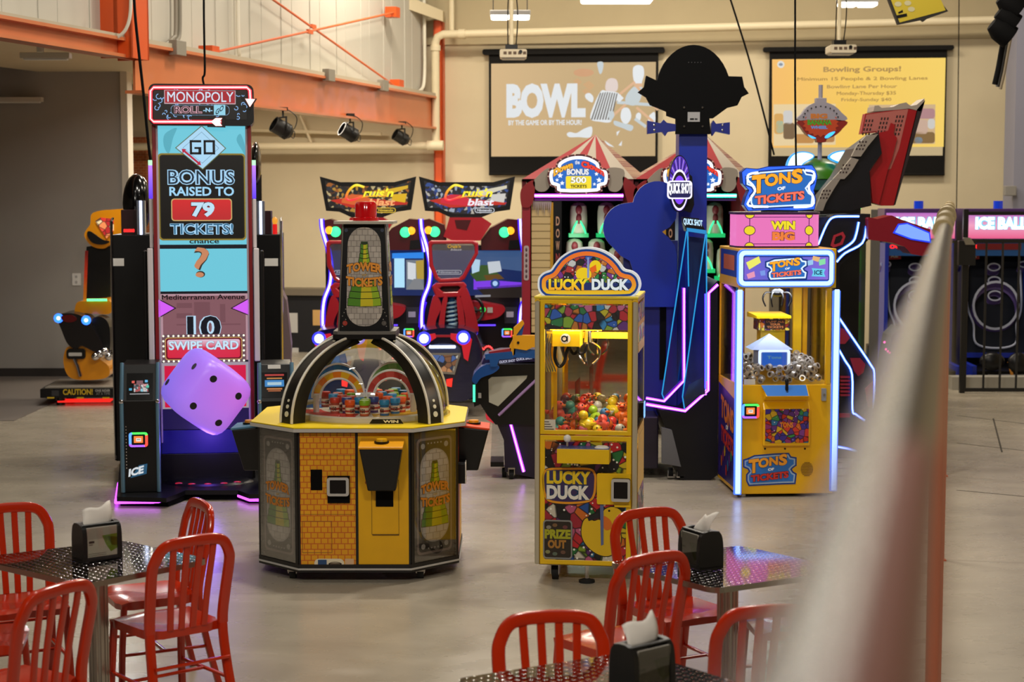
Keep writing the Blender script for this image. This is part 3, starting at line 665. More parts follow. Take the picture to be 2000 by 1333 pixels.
# yellow hanging board, upper right, and the clamped light bar beside the grey column
Fy = Frame(1790, 17.5); t = thing('hanging_board', Fy, 'yellow board with black edges hanging tilted at the top right', 'sign')
YB = mat('olive_yellow_board', '#a79323', .55, emit='#a08c1a', es=.25)
P = Fy.pp([(1712, -60), (1754, 48), (1800, 39), (1804, 42), (1810, 37), (1852, 22), (1838, 4), (1815, -60)])
b = MB(); b.prism(P, 0, .06, mat('board_black_edge', '#1b1811', .6)); b.build('board_frame', t)
b = MB(); P = Fy.pp([(1718, -58), (1757, 44), (1847, 20), (1812, -58)], -.002); b.flat(P, -.002, YB)
for u, v in ((1754, 8), (1780, 18), (1773, 6)): b.flat(Fy.pp(circ(u, v, 7, 5, 10), -.004), -.004, mat('board_pale_patch', '#b6b08a', .6))
b.flat(Fy.pp([(1751, 30), (1771, 26), (1772, 32), (1753, 36)], -.004), -.004, BLK); b.flat(Fy.pp([(1754, 24), (1763, 19), (1764, 24), (1755, 27)], -.004), -.004, BLK); b.build('board_face', t)
b = MB(); b.tube([(-.2, .03, 4.2), (-.2, .03, 7.2)], .008, BLK2, 6); b.build('hanging_wire', t)
b = MB()
tr = [(1990, -40), (1978, 0), (1968, 40), (1958, 90), (1950, 135), (1943, 165)]
for o, r, m in ((0, .03, BLK2), (9, .022, DGREY), (18, .018, mat('cable_tan', '#8a7d68', .6))): b.tube([tuple(atY(u+o*.6, v+o*.5, 18+o*.02)) for u, v in tr], r, m, 8)
t = thing('cable_bundle', (0, 0, 0), 'black lamp cluster and cable bundle hanging against the grey column', 'light')
b.build('cable', t)
for u, v, s in ((1972, 8, .12), (1966, 36, .11), (1955, 60, .12)):
    c = atY(u, v, 17.9); b = MB(); b.lathe([(0, -s), (s*.6, -s), (s, -s*.2), (s*1.05, s), (s*.9, s), (0, s*.3)], BLK2, 16, Matrix.Translation(c) @ Matrix.Rotation(2.2, 4, 'Y')); b.build('lamp_can', t)
b = MB()
a = atY(1965, 0, 18); b.tube([(a.x, 18, a.z), (a.x, 18, 7.2)], .03, BLK2, 8); b.build('mount_pole', t)
q = atY(1975, 373, 23.95); tag(MB().box(q.x-.1, q.x+.06, 23.9, 24.0, q.z-.07, q.z+.07, mat('grey_switch_box', '#8d8a86', .5)).build('switch_box', bevel=.01), 'small grey switch box on the edge of the grey column', 'box')
# things standing along the back wall
Fp = Frame(600, 25.4)
for (u0, v0, u1, v1, m, lab) in ((557, 612, 581, 650, LGREY, 'grey square notice on the dark back counter, upper of two'), (566, 680, 583, 712, LGREY, 'grey square notice on the dark back counter, lower of two'), (611, 606, 628, 636, mat('tan_card', '#c39a5c', .6), 'tan card on the dark back counter beside the red racing seat')):
    w_ = FB.rect(u0, v0, u1, v1, -.36); o = MB(FB.M).box(w_[0], w_[2], -.362, -.351, w_[1], w_[3], m).build('wall_notice', bevel=.002); tag(o, lab, 'notice')
# ================================================================= DICE TOWER GAME (left) AND THE BLACK CABINET BEHIND IT
def dice_tower():
    F = Frame(398, 13.3, 8.0)
    t = thing('dice_tower_game', F, 'tall dice arcade game with a glowing lilac die and red neon header reading MONOPOLY', 'arcade game')
    SKY, BLU, NAVY = em('#6fcbdf', .95), em('#9fd4f4', 1.0), em('#0a1526', .5)
    DARKRED = mat('dark_red_trim', '#7d1018', .35); BTUBE = mat('blue_grey_tube', '#5f8299', .3, .4)
    PURP = em('#d04cff', 3.0)
    # base with lit foot edge
    b = MB(); base = [F.g(228, 975, .07), F.g(325, 977, .07), F.g(349, 968, .07), F.g(362, 962, .07), F.g(465, 962, .07), F.g(487, 970, .07), F.g(580, 968, .07), F.g(585, 900, .07), F.g(235, 900, .07)]
    b.plate(base, .05, .085, BLK); b.plate([(x*.97, y*.9+.06) for x, y in base], .0, .05, BLK2); b.build('base', t, .004)
    b = MB(); b.tube([(*F.g(232, 945, .035), .035), (*F.g(226, 982, .035), .035), (*F.g(322, 981, .035), .035), (*F.g(348, 971, .035), .035)], .013, PURP, 8)
    b.tube([(*F.g(466, 969, .035), .035), (*F.g(487, 977, .035), .035), (*F.g(580, 977, .035), .035)], .013, PURP, 8); b.build('light_strip', t)
    b = MB(); x0 = F.p(405, 960, .1)[0]; b.lathe([(0, .0), (.36, .0), (.36, .085), (.33, .1), (0, .1)], BLK, 40, Matrix.Translation((x0, .42, 0)) @ Matrix.Scale(.6, 4, (0, 1, 0)))
    for k in range(5): a = -PI/2+(k-2)*.42; b.ball((x0+.31*math.cos(a), .42+.19*math.sin(a), .1), (.03, .012, .008), em('#c4213c', .8), 10, 6)
    b.box(x0-.05, x0+.05, .193, .2, .03, .06, DGREY); b.build('foot_ring', t)
    # two pedestals with card reader
    def pedestal(u0, u1, vt, vk, left):
        x0, zt = F.p(u0, vt, .12); x1, _ = F.p(u1, vt, .12); zk = F.p(u0, vk, .0)[1]
        b = MB(); b.slabx([(0, .085), (0, zk), (.12, zt), (.5, zt), (.5, .085)], x0+.02, x1-.02, BLK); p = b.build('pedestal', t, .006)
        b = MB()
        for x in (x0, x1-.028): b.tube([(x+.014, -.012, .09), (x+.014, -.012, zk), (x+.014, .108, zt+.01)], .016, BTUBE, 8); b.ball((x+.014, -.014, zk), .02, CHROME, 8, 6)
        b.build('edge_tube', p); return x0, x1, zk, zt, p
    x0, x1, zk, zt, p = pedestal(235, 312, 712, 785, True); xm = (x0+x1)/2
    def slope(z): return .12*(z-zk)/(zt-zk)-.004
    def sq(b, x, z, w, h, m, d=0.0):
        b.add([(x-w/2, slope(z-h/2)-d, z-h/2), (x+w/2, slope(z-h/2)-d, z-h/2), (x+w/2, slope(z+h/2)-d, z+h/2), (x-w/2, slope(z+h/2)-d, z+h/2)], [(0, 1, 2, 3)], m)
    b = MB(); zc = F.p(272, 755, .06)[1]; sq(b, xm, zc, .2, .2, mat('panel_black_gloss', '#050507', .15))
    sq(b, xm+.01, zc-.01, .11, .06, blobs('panel_art', ['#3a5a6a', '#c04a52', '#8ad2e8', '#d8d0d0', '#20303a', '#e89aa0'], 55, .8), .002); sq(b, xm, zc+.03, .05, .03, em('#8a5a66', .7), .003)
    for dx, dz, c in ((-.05, .035, '#e0574a'), (.05, .04, '#5ab6e8'), (.06, 0, '#49c6a8'), (-.07, -.02, '#3aa0c8')): sq(b, xm+dx, zc+dz, .022, .018, em(c, .9), .003)
    sq(b, xm, zc-.055, .15, .008, em('#a9a9ad', .6), .003); b.build('instruction_panel', p)
    xr, zr = F.p(271, 858, 0); card_reader(p, xr, zr, 0, .145, .115)
    b = MB(); xi, zi = F.p(268, 921, 0)
    sh = lambda x, z: (x+.1*(z-zi), z+.25*(x-xi))
    b.flat([sh(x, z) for x, z in ((xi-.05, zi-.04), (xi+.075, zi-.04), (xi+.075, zi+.04), (xi+.01, zi+.045), (xi-.02, zi+.0))], -.003, em('#2f6f96', .5))
    b.text('ICE', (xi-.065, zi-.028, xi+.05, zi+.035), -.005, em('#e8eef2', .8), .05, 0, sh)
    xk, zk1 = F.p(246, 835, 0); 
    for k in range(14): b.box(xk-.003, xk+.003, -.003, 0, zk1-k*.025, zk1-k*.025+.009, CHROME)
    b.build('maker_badge', p)
    x0, x1, zk, zt, p = pedestal(503, 573, 712, 785, False); xm = (x0+x1)/2
    zc = F.p(535, 752, .06)[1]; b = MB(); sq(b, xm-.01, zc, .2, .19, mat('panel_black_gloss', '#050507', .15))
    for dz, w_, h_, c in ((.075, .15, .014, '#c2302c'), (.05, .12, .01, '#d08a3a'), (.012, .15, .05, '#2f8fd8'), (.01, .11, .022, '#bfe2ee'), (-.03, .12, .012, '#d0803a'), (-.045, .1, .008, '#c86a34')): sq(b, xm-.01, zc+dz, w_, h_, em(c, .7), .002 if c != '#bfe2ee' else .003)
    sq(b, xm-.01, zt-.02, .1, .03, LGREY, .003); b.build('instruction_panel', p)
    # screen tower
    dy = .55
    xl, ztop = F.p(297, 243, dy); xr_, zb_ = F.p(497, 838, dy); xl2 = F.p(307, 838, dy)[0]; xr2 = F.p(498, 838, dy)[0]
    xl = (xl+xl2)/2; xr_ = (xr_+xr2)/2
    b = MB(); b.box(xl, xr_, dy+.02, dy+.42, .06, ztop, BLK); b.box(xl+.03, xr_-.03, dy+.005, dy+.02, .3, zb_, mat('navy_kick_panel', '#1a1a78', .4)); b.box(xl+.02, xr_-.02, dy-.01, dy+.02, .08, .3, BLK)
    b.box(xl+.04, xr_-.04, dy-.002, dy+.006, zb_-.22, zb_-.2, BLK2); b.build('tower_body', t, .006)
    b = MB()
    for x, sg in ((xl, 1), (xr_, -1)):
        b.box(min(x, x+sg*.028), max(x, x+sg*.028), dy-.03, dy+.02, zb_-.1, ztop, DARKRED); b.box(min(x+sg*.028, x+sg*.045), max(x+sg*.028, x+sg*.045), dy-.02, dy+.02, zb_-.1, ztop, mat('lilac_trim', '#b3a4b0', .4))
    b.build('side_trim', t, .003)
    # screen picture, facing out of the tower
    b = MB(); y = dy-.006
    S = lambda u0, v0, u1, v1: F.rect(u0, v0, u1, v1, dy)
    def R(u0, v0, u1, v1, m, d=0, r=0):
        q = S(u0, v0, u1, v1); b.flat(rrect(*q, r) if r else [(q[0], q[1]), (q[2], q[1]), (q[2], q[3]), (q[0], q[3])], y-d, m); return q
    W = lambda: None
    lx0, lx1 = xl+.045, xr_-.045
    def band(v0, v1, m, d=0, i0=0, i1=0): z1, z0 = F.p(400, v0, dy)[1], F.p(400, v1, dy)[1]; b.flat([(lx0+i0, z0), (lx1-i1, z0), (lx1-i1, z1), (lx0+i0, z1)], y-d, m)
    band(243, 478, SKY); band(478, 486, NAVY); band(486, 569, SKY); band(569, 574, NAVY); band(574, 706, em('#c9a0ac', .75)); band(578, 704, em('#94636c', .75), .001, .015, .015); band(704, 708, NAVY, .001); band(708, 838, em('#b9aab8', .7)); band(714, 795, em('#d8123e', .9), .001, .02, .02); band(798, 838, em('#241a5e', .5), .001)
    band(318, 455, em('#a05ae6', .95), .001, 0, .7); band(318, 455, em('#a05ae6', .95), .001, .7, 0)
    for pts in ([(345, 250), (338, 270), (330, 300), (320, 285), (322, 262)], [(470, 262), (480, 290), (482, 312), (474, 296), (462, 274)]): b.flat([(q[0], q[1]) for q in catmull([(*p_, 0) for p_ in F.pp(pts, dy)], 4, True)], y-.001, em('#59b3c6', .9))
    b.text('chance', S(370, 466, 428, 476), y-.001, em('#1d2c30', .4), .02)
    q = S(311, 300, 479, 470); gold = em('#9a8434', .8)
    b.flat(rrect(*q, .03), y-.002, gold); g = .012; b.flat(rrect(q[0]+g, q[1]+g, q[2]-g, q[3]-g, .025), y-.003, em('#3a3210', .6)); g = .018; b.flat(rrect(q[0]+g, q[1]+g, q[2]-g, q[3]-g, .02), y-.004, em('#040506', .3))
    P = F.pp([(394, 245), (442, 290), (396, 332), (342, 289)], dy); b.flat(P, y-.005, em('#6d7a4a', .7)); cx = sum(p_[0] for p_ in P)/4; cz = sum(p_[1] for p_ in P)/4
    sc_ = lambda k: [(cx+(a-cx)*k, cz+(c-cz)*k) for a, c in P]
    b.flat(sc_(.95), y-.006, em('#a9d6f2', 1)); b.flat(sc_(.71), y-.0065, em('#5d7f98', .9)); b.flat(sc_(.69), y-.007, em('#a9d6f2', 1))
    def strokes(spec, x0, z0, w_, h_, th, m, d):
        for (a, c, e_, f_) in spec: b.flat([(x0+w_*a, z0+h_*c), (x0+w_*e_, z0+h_*c), (x0+w_*e_, z0+h_*f_), (x0+w_*a, z0+h_*f_)], y-d, m)
    GG = [(0, 0, .2, 1), (0, .84, 1, 1), (0, 0, 1, .16), (.75, 0, 1, .5), (.4, .38, 1, .52)]; OO = [(0, 0, .2, 1), (.78, 0, 1, 1), (0, .84, 1, 1), (0, 0, 1, .16)]
    q1 = S(371, 274, 393, 302); q2 = S(398, 274, 420, 302); ink = em('#0b1420', .3)
    strokes(GG, q1[0], q1[1], q1[2]-q1[0], q1[3]-q1[1], 0, ink, .008); strokes(OO, q2[0], q2[1], q2[2]-q2[0], q2[3]-q2[1], 0, ink, .008)
    A = F.pp([(355, 291), (393, 323)], dy); ax, az = A[0]; bx, bz = A[1]; L = math.hypot(bx-ax, bz-az); ux, uz = (bx-ax)/L, (bz-az)/L
    def loc(s_, w_): return (ax+ux*s_-uz*w_, az+uz*s_+ux*w_)
    red = em('#c0183c', .9)
    b.flat([loc(0, 0), loc(.03, .022), loc(.03, .008), loc(L-.03, .008), loc(L-.03, .02), loc(L, .0), loc(L-.03, -.02), loc(L-.03, -.008), loc(.03, -.008), loc(.03, -.022)], y-.008, red)
    b.otext('BONUS', S(329, 333, 457, 360), y-.006, em('#14324a', .6), em('#a6d4f4', 1), .0, .07); 
    b.text('RAISED TO', S(331, 365, 457, 383), y-.006, BLU, .025)
    q = S(335, 388, 453, 432); b.flat(rrect(*q, .025), y-.006, em('#d2b070', .9)); b.flat(rrect(q[0]+.008, q[1]+.008, q[2]-.008, q[3]-.008, .02), y-.007, gradient('screen_red', [(0, '#b8101c'), (1, '#d4101c')], 'Z', q[1], q[3], .95))
    b.otext('79', S(374, 395, 419, 424), y-.009, em('#bfe0f4', 1), em('#2a0a14', .4), .05, .09)
    b.otext('TICKETS!', S(333, 437, 455, 458), y-.006, em('#2b6f96', .7), em('#a6d4f4', 1), .0, .06)
    b.otext('?', S(380, 483, 408, 542), y-.002, em('#d08a62', .9), em('#4a4038', .4), .0, .02)
    b.text('Mediterranean Avenue', S(316, 575, 478, 586), y-.003, em('#22181c', .4), .02)
    for u0, v0, u1, v1 in ((380, 590, 410, 650), (345, 592, 375, 602), (345, 612, 375, 622), (430, 594, 440, 630), (345, 632, 470, 636)): R(u0, v0, u1, v1, em('#83555e', .75), .002)
    for pts in ([(309, 585), (341, 602), (310, 620)], [(486, 584), (454, 602), (487, 615)]):
        P = F.pp(pts, dy); b.flat(grow(P, .008), y-.012, em('#160a26', .4)); b.flat(P, y-.014, em('#d45cf4', 1))
    b.otext('10', S(366, 617, 431, 662), y-.004, em('#0d1a30', .3), em('#b9daf2', 1), .03, .075)
    q = S(317, 652, 479, 709); b.flat(rrect(*q, .02), y-.006, em('#7c5a64', .7))
    q = S(323, 658, 473, 704); b.flat(rrect(*q, .025), y-.008, em('#d0a860', .9)); b.flat(rrect(q[0]+.006, q[1]+.006, q[2]-.006, q[3]-.006, .022), y-.009, em('#74081a', .8)); b.flat(rrect(q[0]+.018, q[1]+.018, q[2]-.018, q[3]-.018, .018), y-.010, gradient('screen_red_pale', [(0, '#d41234'), (.55, '#d8203c'), (1, '#e0c0d4')], 'Z', q[1]+.02, q[3]-.02, .95))
    b.otext('SWIPE CARD', S(330, 665, 466, 684), y-.012, em('#c8e4f6', 1), em('#3a5a7a', .6), .03, .05)
    bul = em('#f2f6d8', 1.4)
    q = S(320, 655, 476, 706); n = 17
    for k in range(n):
        x = q[0]+(q[2]-q[0])*k/(n-1)
        for z in (q[1], q[3]): b.ball((x, y-.012, z), .0085, bul, 8, 5)
    for k in range(1, 5):
        for x in (q[0], q[2]): b.ball((x, y-.012, q[1]+(q[3]-q[1])*k/5), .0085, bul, 8, 5)
    b.build('screen', t)
    # side light tubes and rails
    for u, x, sg in ((288, xl, -1), (501, xr_, 1)):
        z1, z0 = F.p(u, 313, dy)[1], F.p(u, 388, dy)[1]; zc = F.p(u, 323, dy)[1]
        b = MB(); b.box(x+sg*.02-.015, x+sg*.02+.015, dy+.0, dy+.03, z0, zc, gradient('side_glow', [(0, '#5a2cf0'), (.5, '#8a5cf0'), (1, '#c07af4')], 'Z', z0, zc, 1.2)); b.box(x+sg*.02-.015, x+sg*.02+.015, dy, dy+.03, zc, z1, em('#b8ffc4', 1.3)); b.build('side_light', t)
        zb2 = F.p(u, 705, dy)[1]; zt2 = F.p(u, 485, dy)[1]; b = MB(); b.box(x+sg*.03-.022, x+sg*.03+.022, dy-.06, dy+.02, zb2, zt2, mat('pale_side_rail', '#c9c3c6', .45)); b.box(x+sg*.075-.014, x+sg*.075+.014, dy-.02, dy+.1, zb2, zt2-.02, BLK); b.box(x+sg*.02-.015, x+sg*.02+.015, dy, dy+.03, zt2, z0, mat('pale_side_rail', '#c9c3c6', .45)); b.build('side_rail', t, .008)
    # neon header
    q = F.rect(291, 165, 495, 245, dy-.1); b = MB(); b.prism(rrect(*q, .05), dy-.1, dy+.3, BLK); hd = b.build('header', t, .004)
    b = MB(); y = dy-.103
    H = lambda u0, v0, u1, v1: F.rect(u0, v0, u1, v1, dy-.1)
    b.flat([(a, c) for a, c in rrect(*H(301, 176, 481, 233), .004)], y, em('#06080c', .3))
    doodle = em('#86b4ea', 1.0); random.seed(3)
    b2 = b
    qd = H(303, 178, 479, 231)
    for k in range(60):
        x = random.uniform(qd[0], qd[2]); z = random.uniform(qd[1], qd[3]); r = random.uniform(.008, .022); a0 = random.uniform(0, 6.28); n = random.randint(4, 9)
        P = [(x+r*math.cos(a0+i*.6), z+r*math.sin(a0+i*.6)) for i in range(n)]
        for i in range(n-1):
            (xa_, za_), (xb_, zb__) = P[i], P[i+1]; d = math.hypot(xb_-xa_, zb__-za_) or 1; nx, nz = -(zb__-za_)/d*.0028, (xb_-xa_)/d*.0028
            b.flat([(xa_+nx, za_+nz), (xb_+nx, zb__+nz), (xb_-nx, zb__-nz), (xa_-nx, za_-nz)], y-.001, doodle)
    q = H(321, 177, 460, 203); b.flat(rrect(*q, .002), y-.002, em('#c9a8b0', .9)); b.flat([(q[0]+.006, q[1]+.008), (q[2]-.006, q[1]+.008), (q[2]-.006, q[3]-.004), (q[0]+.006, q[3]-.004)], y-.003, em('#a81226', .9))
    b.text('MONOPOLY', H(327, 180, 456, 199), y-.005, em('#d2e2f2', 1), .005)
    q = H(334, 206, 448, 225); b.flat(rrect(*q, .03), y-.002, em('#7fa6c8', .8)); b.flat(rrect(q[0]+.003, q[1]+.003, q[2]-.003, q[3]-.003, .03), y-.003, em('#050608', .3))
    b.otext('ROLL', H(341, 208, 394, 221), y-.004, em('#3a1a2a', .5), em('#e0a8b8', .9), .0, .06); b.text('-N-', H(397, 211, 415, 219), y-.005, em('#9fd4f4', 1), .03)
    q = H(418, 205, 440, 225); b.flat(rrect(*q, .001), y-.006, em('#8fd0e6', 1)); sh2 = lambda x, z: (x, z+(x-(q[0]+q[2])/2)*.75); b.text('GO', H(421, 210, 437, 220), y-.007, em('#123a52', .4), .03, 0, sh2)
    b.build('header_art', hd)
    NEON = em('#ff2a34', 5.0); NEONC = em('#ffb0a8', 3.0)
    yy = dy-.125
    pth = F.pp([(432, 238), (300, 238), (294, 232), (294, 178), (300, 171), (482, 171), (488, 177), (489, 196)], yy)
    P3 = []
    b = MB(); b.tube([(a, yy, c) for a, c in pth], .013, NEON, 8); b.tube([(a, yy-.009, c) for a, c in pth], .0055, NEONC, 6)
    b.prism(F.pp([(479, 193), (498, 194), (488, 209)], yy), yy-.012, yy+.006, NEONC)
    b.prism(F.pp([(412, 238), (421, 231), (434, 231), (428, 238), (434, 246), (421, 246)], yy), yy-.012, yy+.006, NEONC); b.build('neon_arrow', hd)
    b = MB(); b.prism(F.pp([(470, 190), (502, 193), (488, 215)], dy-.1), dy-.11, dy-.05, BLK); b.prism(F.pp([(405, 232), (440, 228), (440, 249), (405, 248)], dy-.1), dy-.11, dy-.05, BLK); b.build('arrow_backing', hd, .004)
    # die: a big rounded cube lit from inside
    cx, cz = F.p(402, 765, .2); a = .262
    nA = Vector((-.573, -.586, .573)); nB = Vector((.62, -.756, -.21)); nA.normalize(); nB = (nB-nA*nB.dot(nA)).normalized(); nC = nA.cross(nB)
    if nC.z > 0: nC = -nC
    # view is from the right of the game's own axis
    Rv = Matrix.Rotation(-math.radians(8+10), 3, 'Z') @ Matrix((nA, nB, nC)).transposed()
    p_ = 5.0
    def surf(d, k=1.0):
        m_ = (abs(d[0])**p_+abs(d[1])**p_+abs(d[2])**p_)**(1/p_); return Vector((d[0], d[1], d[2]))/m_*a*k
    n = 12; V = []; Fc = []
    for ax_ in range(3):
        for sg in (-1, 1):
            o = len(V)
            for i in range(n+1):
                for j in range(n+1):
                    d = [0, 0, 0]; d[ax_] = sg; d[(ax_+1) % 3] = math.tan((i/n-.5)*PI/2); d[(ax_+2) % 3] = math.tan((j/n-.5)*PI/2)
                    V.append(Rv @ surf(d)+Vector((cx, .2, cz)))
            for i in range(n):
                for j in range(n):
                    f = (o+i*(n+1)+j, o+(i+1)*(n+1)+j, o+(i+1)*(n+1)+j+1, o+i*(n+1)+j+1); Fc.append(f if sg > 0 else f[::-1])
    m, nt, bs = nodes_mat('glowing_die'); N = nt.nodes.new; Lk = nt.links.new
    tc = N('ShaderNodeTexCoord'); sx = N('ShaderNodeVectorMath'); sx.operation = 'DISTANCE'; Lk(tc.outputs['Object'], sx.inputs[0]); sx.inputs[1].default_value = (cx+.26, .0, cz-.02)
    rp = N('ShaderNodeValToRGB'); e = rp.color_ramp.elements; e[0].position = 0.05; e[0].color = (*lin('#c868d8'), 1); e[1].position = .62; e[1].color = (*lin('#8a72ee'), 1); Lk(sx.outputs['Value'], rp.inputs['Fac'])
    Lk(rp.outputs['Color'], bs.inputs['Emission Color']); bs.inputs['Emission Strength'].default_value = .8; bs.inputs['Base Color'].default_value = (*lin('#6a58b0'), 1); bs.inputs['Roughness'].default_value = .35
    b = MB(); b.add(V, Fc, m, True); die = b.build('giant_die', t, angle=80)
    wm = die.modifiers.new('weld', 'WELD'); wm.merge_threshold = .0005
    pip = mat('pip_black', '#0c0a14', .5); pipg = mat('pip_grey', '#4a4658', .5)
    b = MB()
    # in-face axes: for the A face run towards B and C and so on
    def pips(ax_, sg, spots, m_):
        for (i, j) in spots:
            V = []; c = [0, 0, 0]
            for k in range(15):
                d = [0, 0, 0]; d[ax_] = sg; r = 0 if k == 0 else .115
                d[(ax_+1) % 3] = i+r*math.cos(2*PI*k/14); d[(ax_+2) % 3] = j+r*math.sin(2*PI*k/14); V.append(Rv @ surf(d, 1.006)+Vector((cx, .2, cz)))
            fs_ = [(0, 1+k, 1+(k+1) % 14) for k in range(14)]
            b = MB(); b.add(V, fs_ if sg > 0 else [f[::-1] for f in fs_], m_); b.build('pip', die)
    q = .5
    pips(0, 1, [(-.15, .46), (.0, -.46)] if False else [(q*.9, -q*.9), (-q*.9, q*.9)], pipg)
    pips(1, 1, [(q, q), (q, -q), (-q, q), (-q, -q)], pip)
    pips(2, 1, [(q, q), (q, 0), (q, -q), (-q, q), (-q, 0), (-q, -q)], pip)
    b = MB(); b.cyl((cx, .3, cz), (cx, dy+.03, cz), .09, BLK, n=20); b.build('die_mount', t)
    pl_ = bpy.data.lights.new('die_glow', 'POINT'); pl_.energy = 6; pl_.color = (.25, .12, 1); pl_.shadow_soft_size = .1
    po = bpy.data.objects.new('die_glow', pl_); C.objects.link(po); po.parent = t; po.location = (cx, .15, cz-.42)
dice_tower()
def rear_cabinet():
    F = Frame(385, 15.1, 6)
    t = thing('black_arcade_cabinet', F, 'wide black cabinet with chrome edges standing behind the dice tower', 'arcade game')
    xl, zt = F.p(218, 459, 0); xr, _ = F.p(549, 459, 0); xm0 = F.p(292, 459, 0)[0]; xm1 = F.p(513, 459, 0)[0]
    b = MB(); b.box(xl, xr, 0, .85, .05, zt, BLK); b.build('cabinet_body', t, .006)
    b = MB()
    for x in (xl, xr): b.tube([(x, -.006, .06), (x, -.006, zt+.12), (x, .1, zt+.14)], .013, CHROME, 6)
    b.build('edge_trim', t)
    b = MB()
    for u in (229, 530):
        q = F.rect(u-13, 505, u+13, 520, -.004); b.box(q[0], q[2], -.005, 0, q[1], q[3], WHITE)
    b.build('service_label', t)
    for u, hgt in ((275, 392), (509, 393)):
        x, z1 = F.p(u, hgt, .05); b = MB(); b.box(x-.035, x+.035, .03, .12, zt, z1, mat('white_led_tube', '#9098a8', .2, .6)); b.box(x-.012, x+.012, .026, .03, zt, z1, em('#cfdcff', 2.2)); b.build('light_tube', t, .01)
    x0, z1 = F.p(236, 410, .1); x1 = F.p(262, 410, .1)[0]; b = MB(); b.box(x0, x1+.05, .1, .4, zt, z1, mat('dark_maroon', '#2a0c12', .3)); b.text('888888', (x0+.02, zt+.02, x1, zt+.05), .098, em('#ff2a2a', 2), .02); b.build('red_display', t, .004)
    x0, z1 = F.p(517, 412, .1); x1 = F.p(530, 412, .1)[0]; b = MB(); b.box(x0, x1, .1, .4, zt, z1, mat('dark_maroon', '#2a0c12', .3)); b.tube([(x1, .1, zt), (x1, .1, z1)], .008, CHROME, 6); b.build('red_box', t, .004)
    x, z = F.p(537, 438, .15); b = MB(); b.cyl((x, .15, zt), (x, .15, z), .02, em('#e01a1a', 1), n=10); b.ball((x, .15, z+.03), (.025, .025, .035), em('#f0a030', 1), 10, 7); b.build('lever', t)
    for u, v, rx, rz in ((268, 398, .13, .27), (500, 320, .05, .2)):
        x, z = F.p(u, v, .5); b = MB(); b.ball((x, .5, z), (rx, .2, rz), mat('black_glossy_plastic', '#050506', .15), 18, 12)
        b.cyl((x, .5, zt), (x, .5, z-.1), .05, BLK, n=10); b.build('speaker_dome', t)
    x0 = F.p(548, 560, .1)[0]; b = MB(); z0, z1 = F.p(548, 720, .1)[1], F.p(548, 565, .1)[1]
    b.prism([(x0, z0), (x0+.08, z0), (x0+.09, z0+.2), (x0+.05, z1-.1), (x0, z1)], .05, .5, mat('pinkish_grey_side', '#6d5a5c', .5)); b.build('side_panel', t, .004)
rear_cabinet()
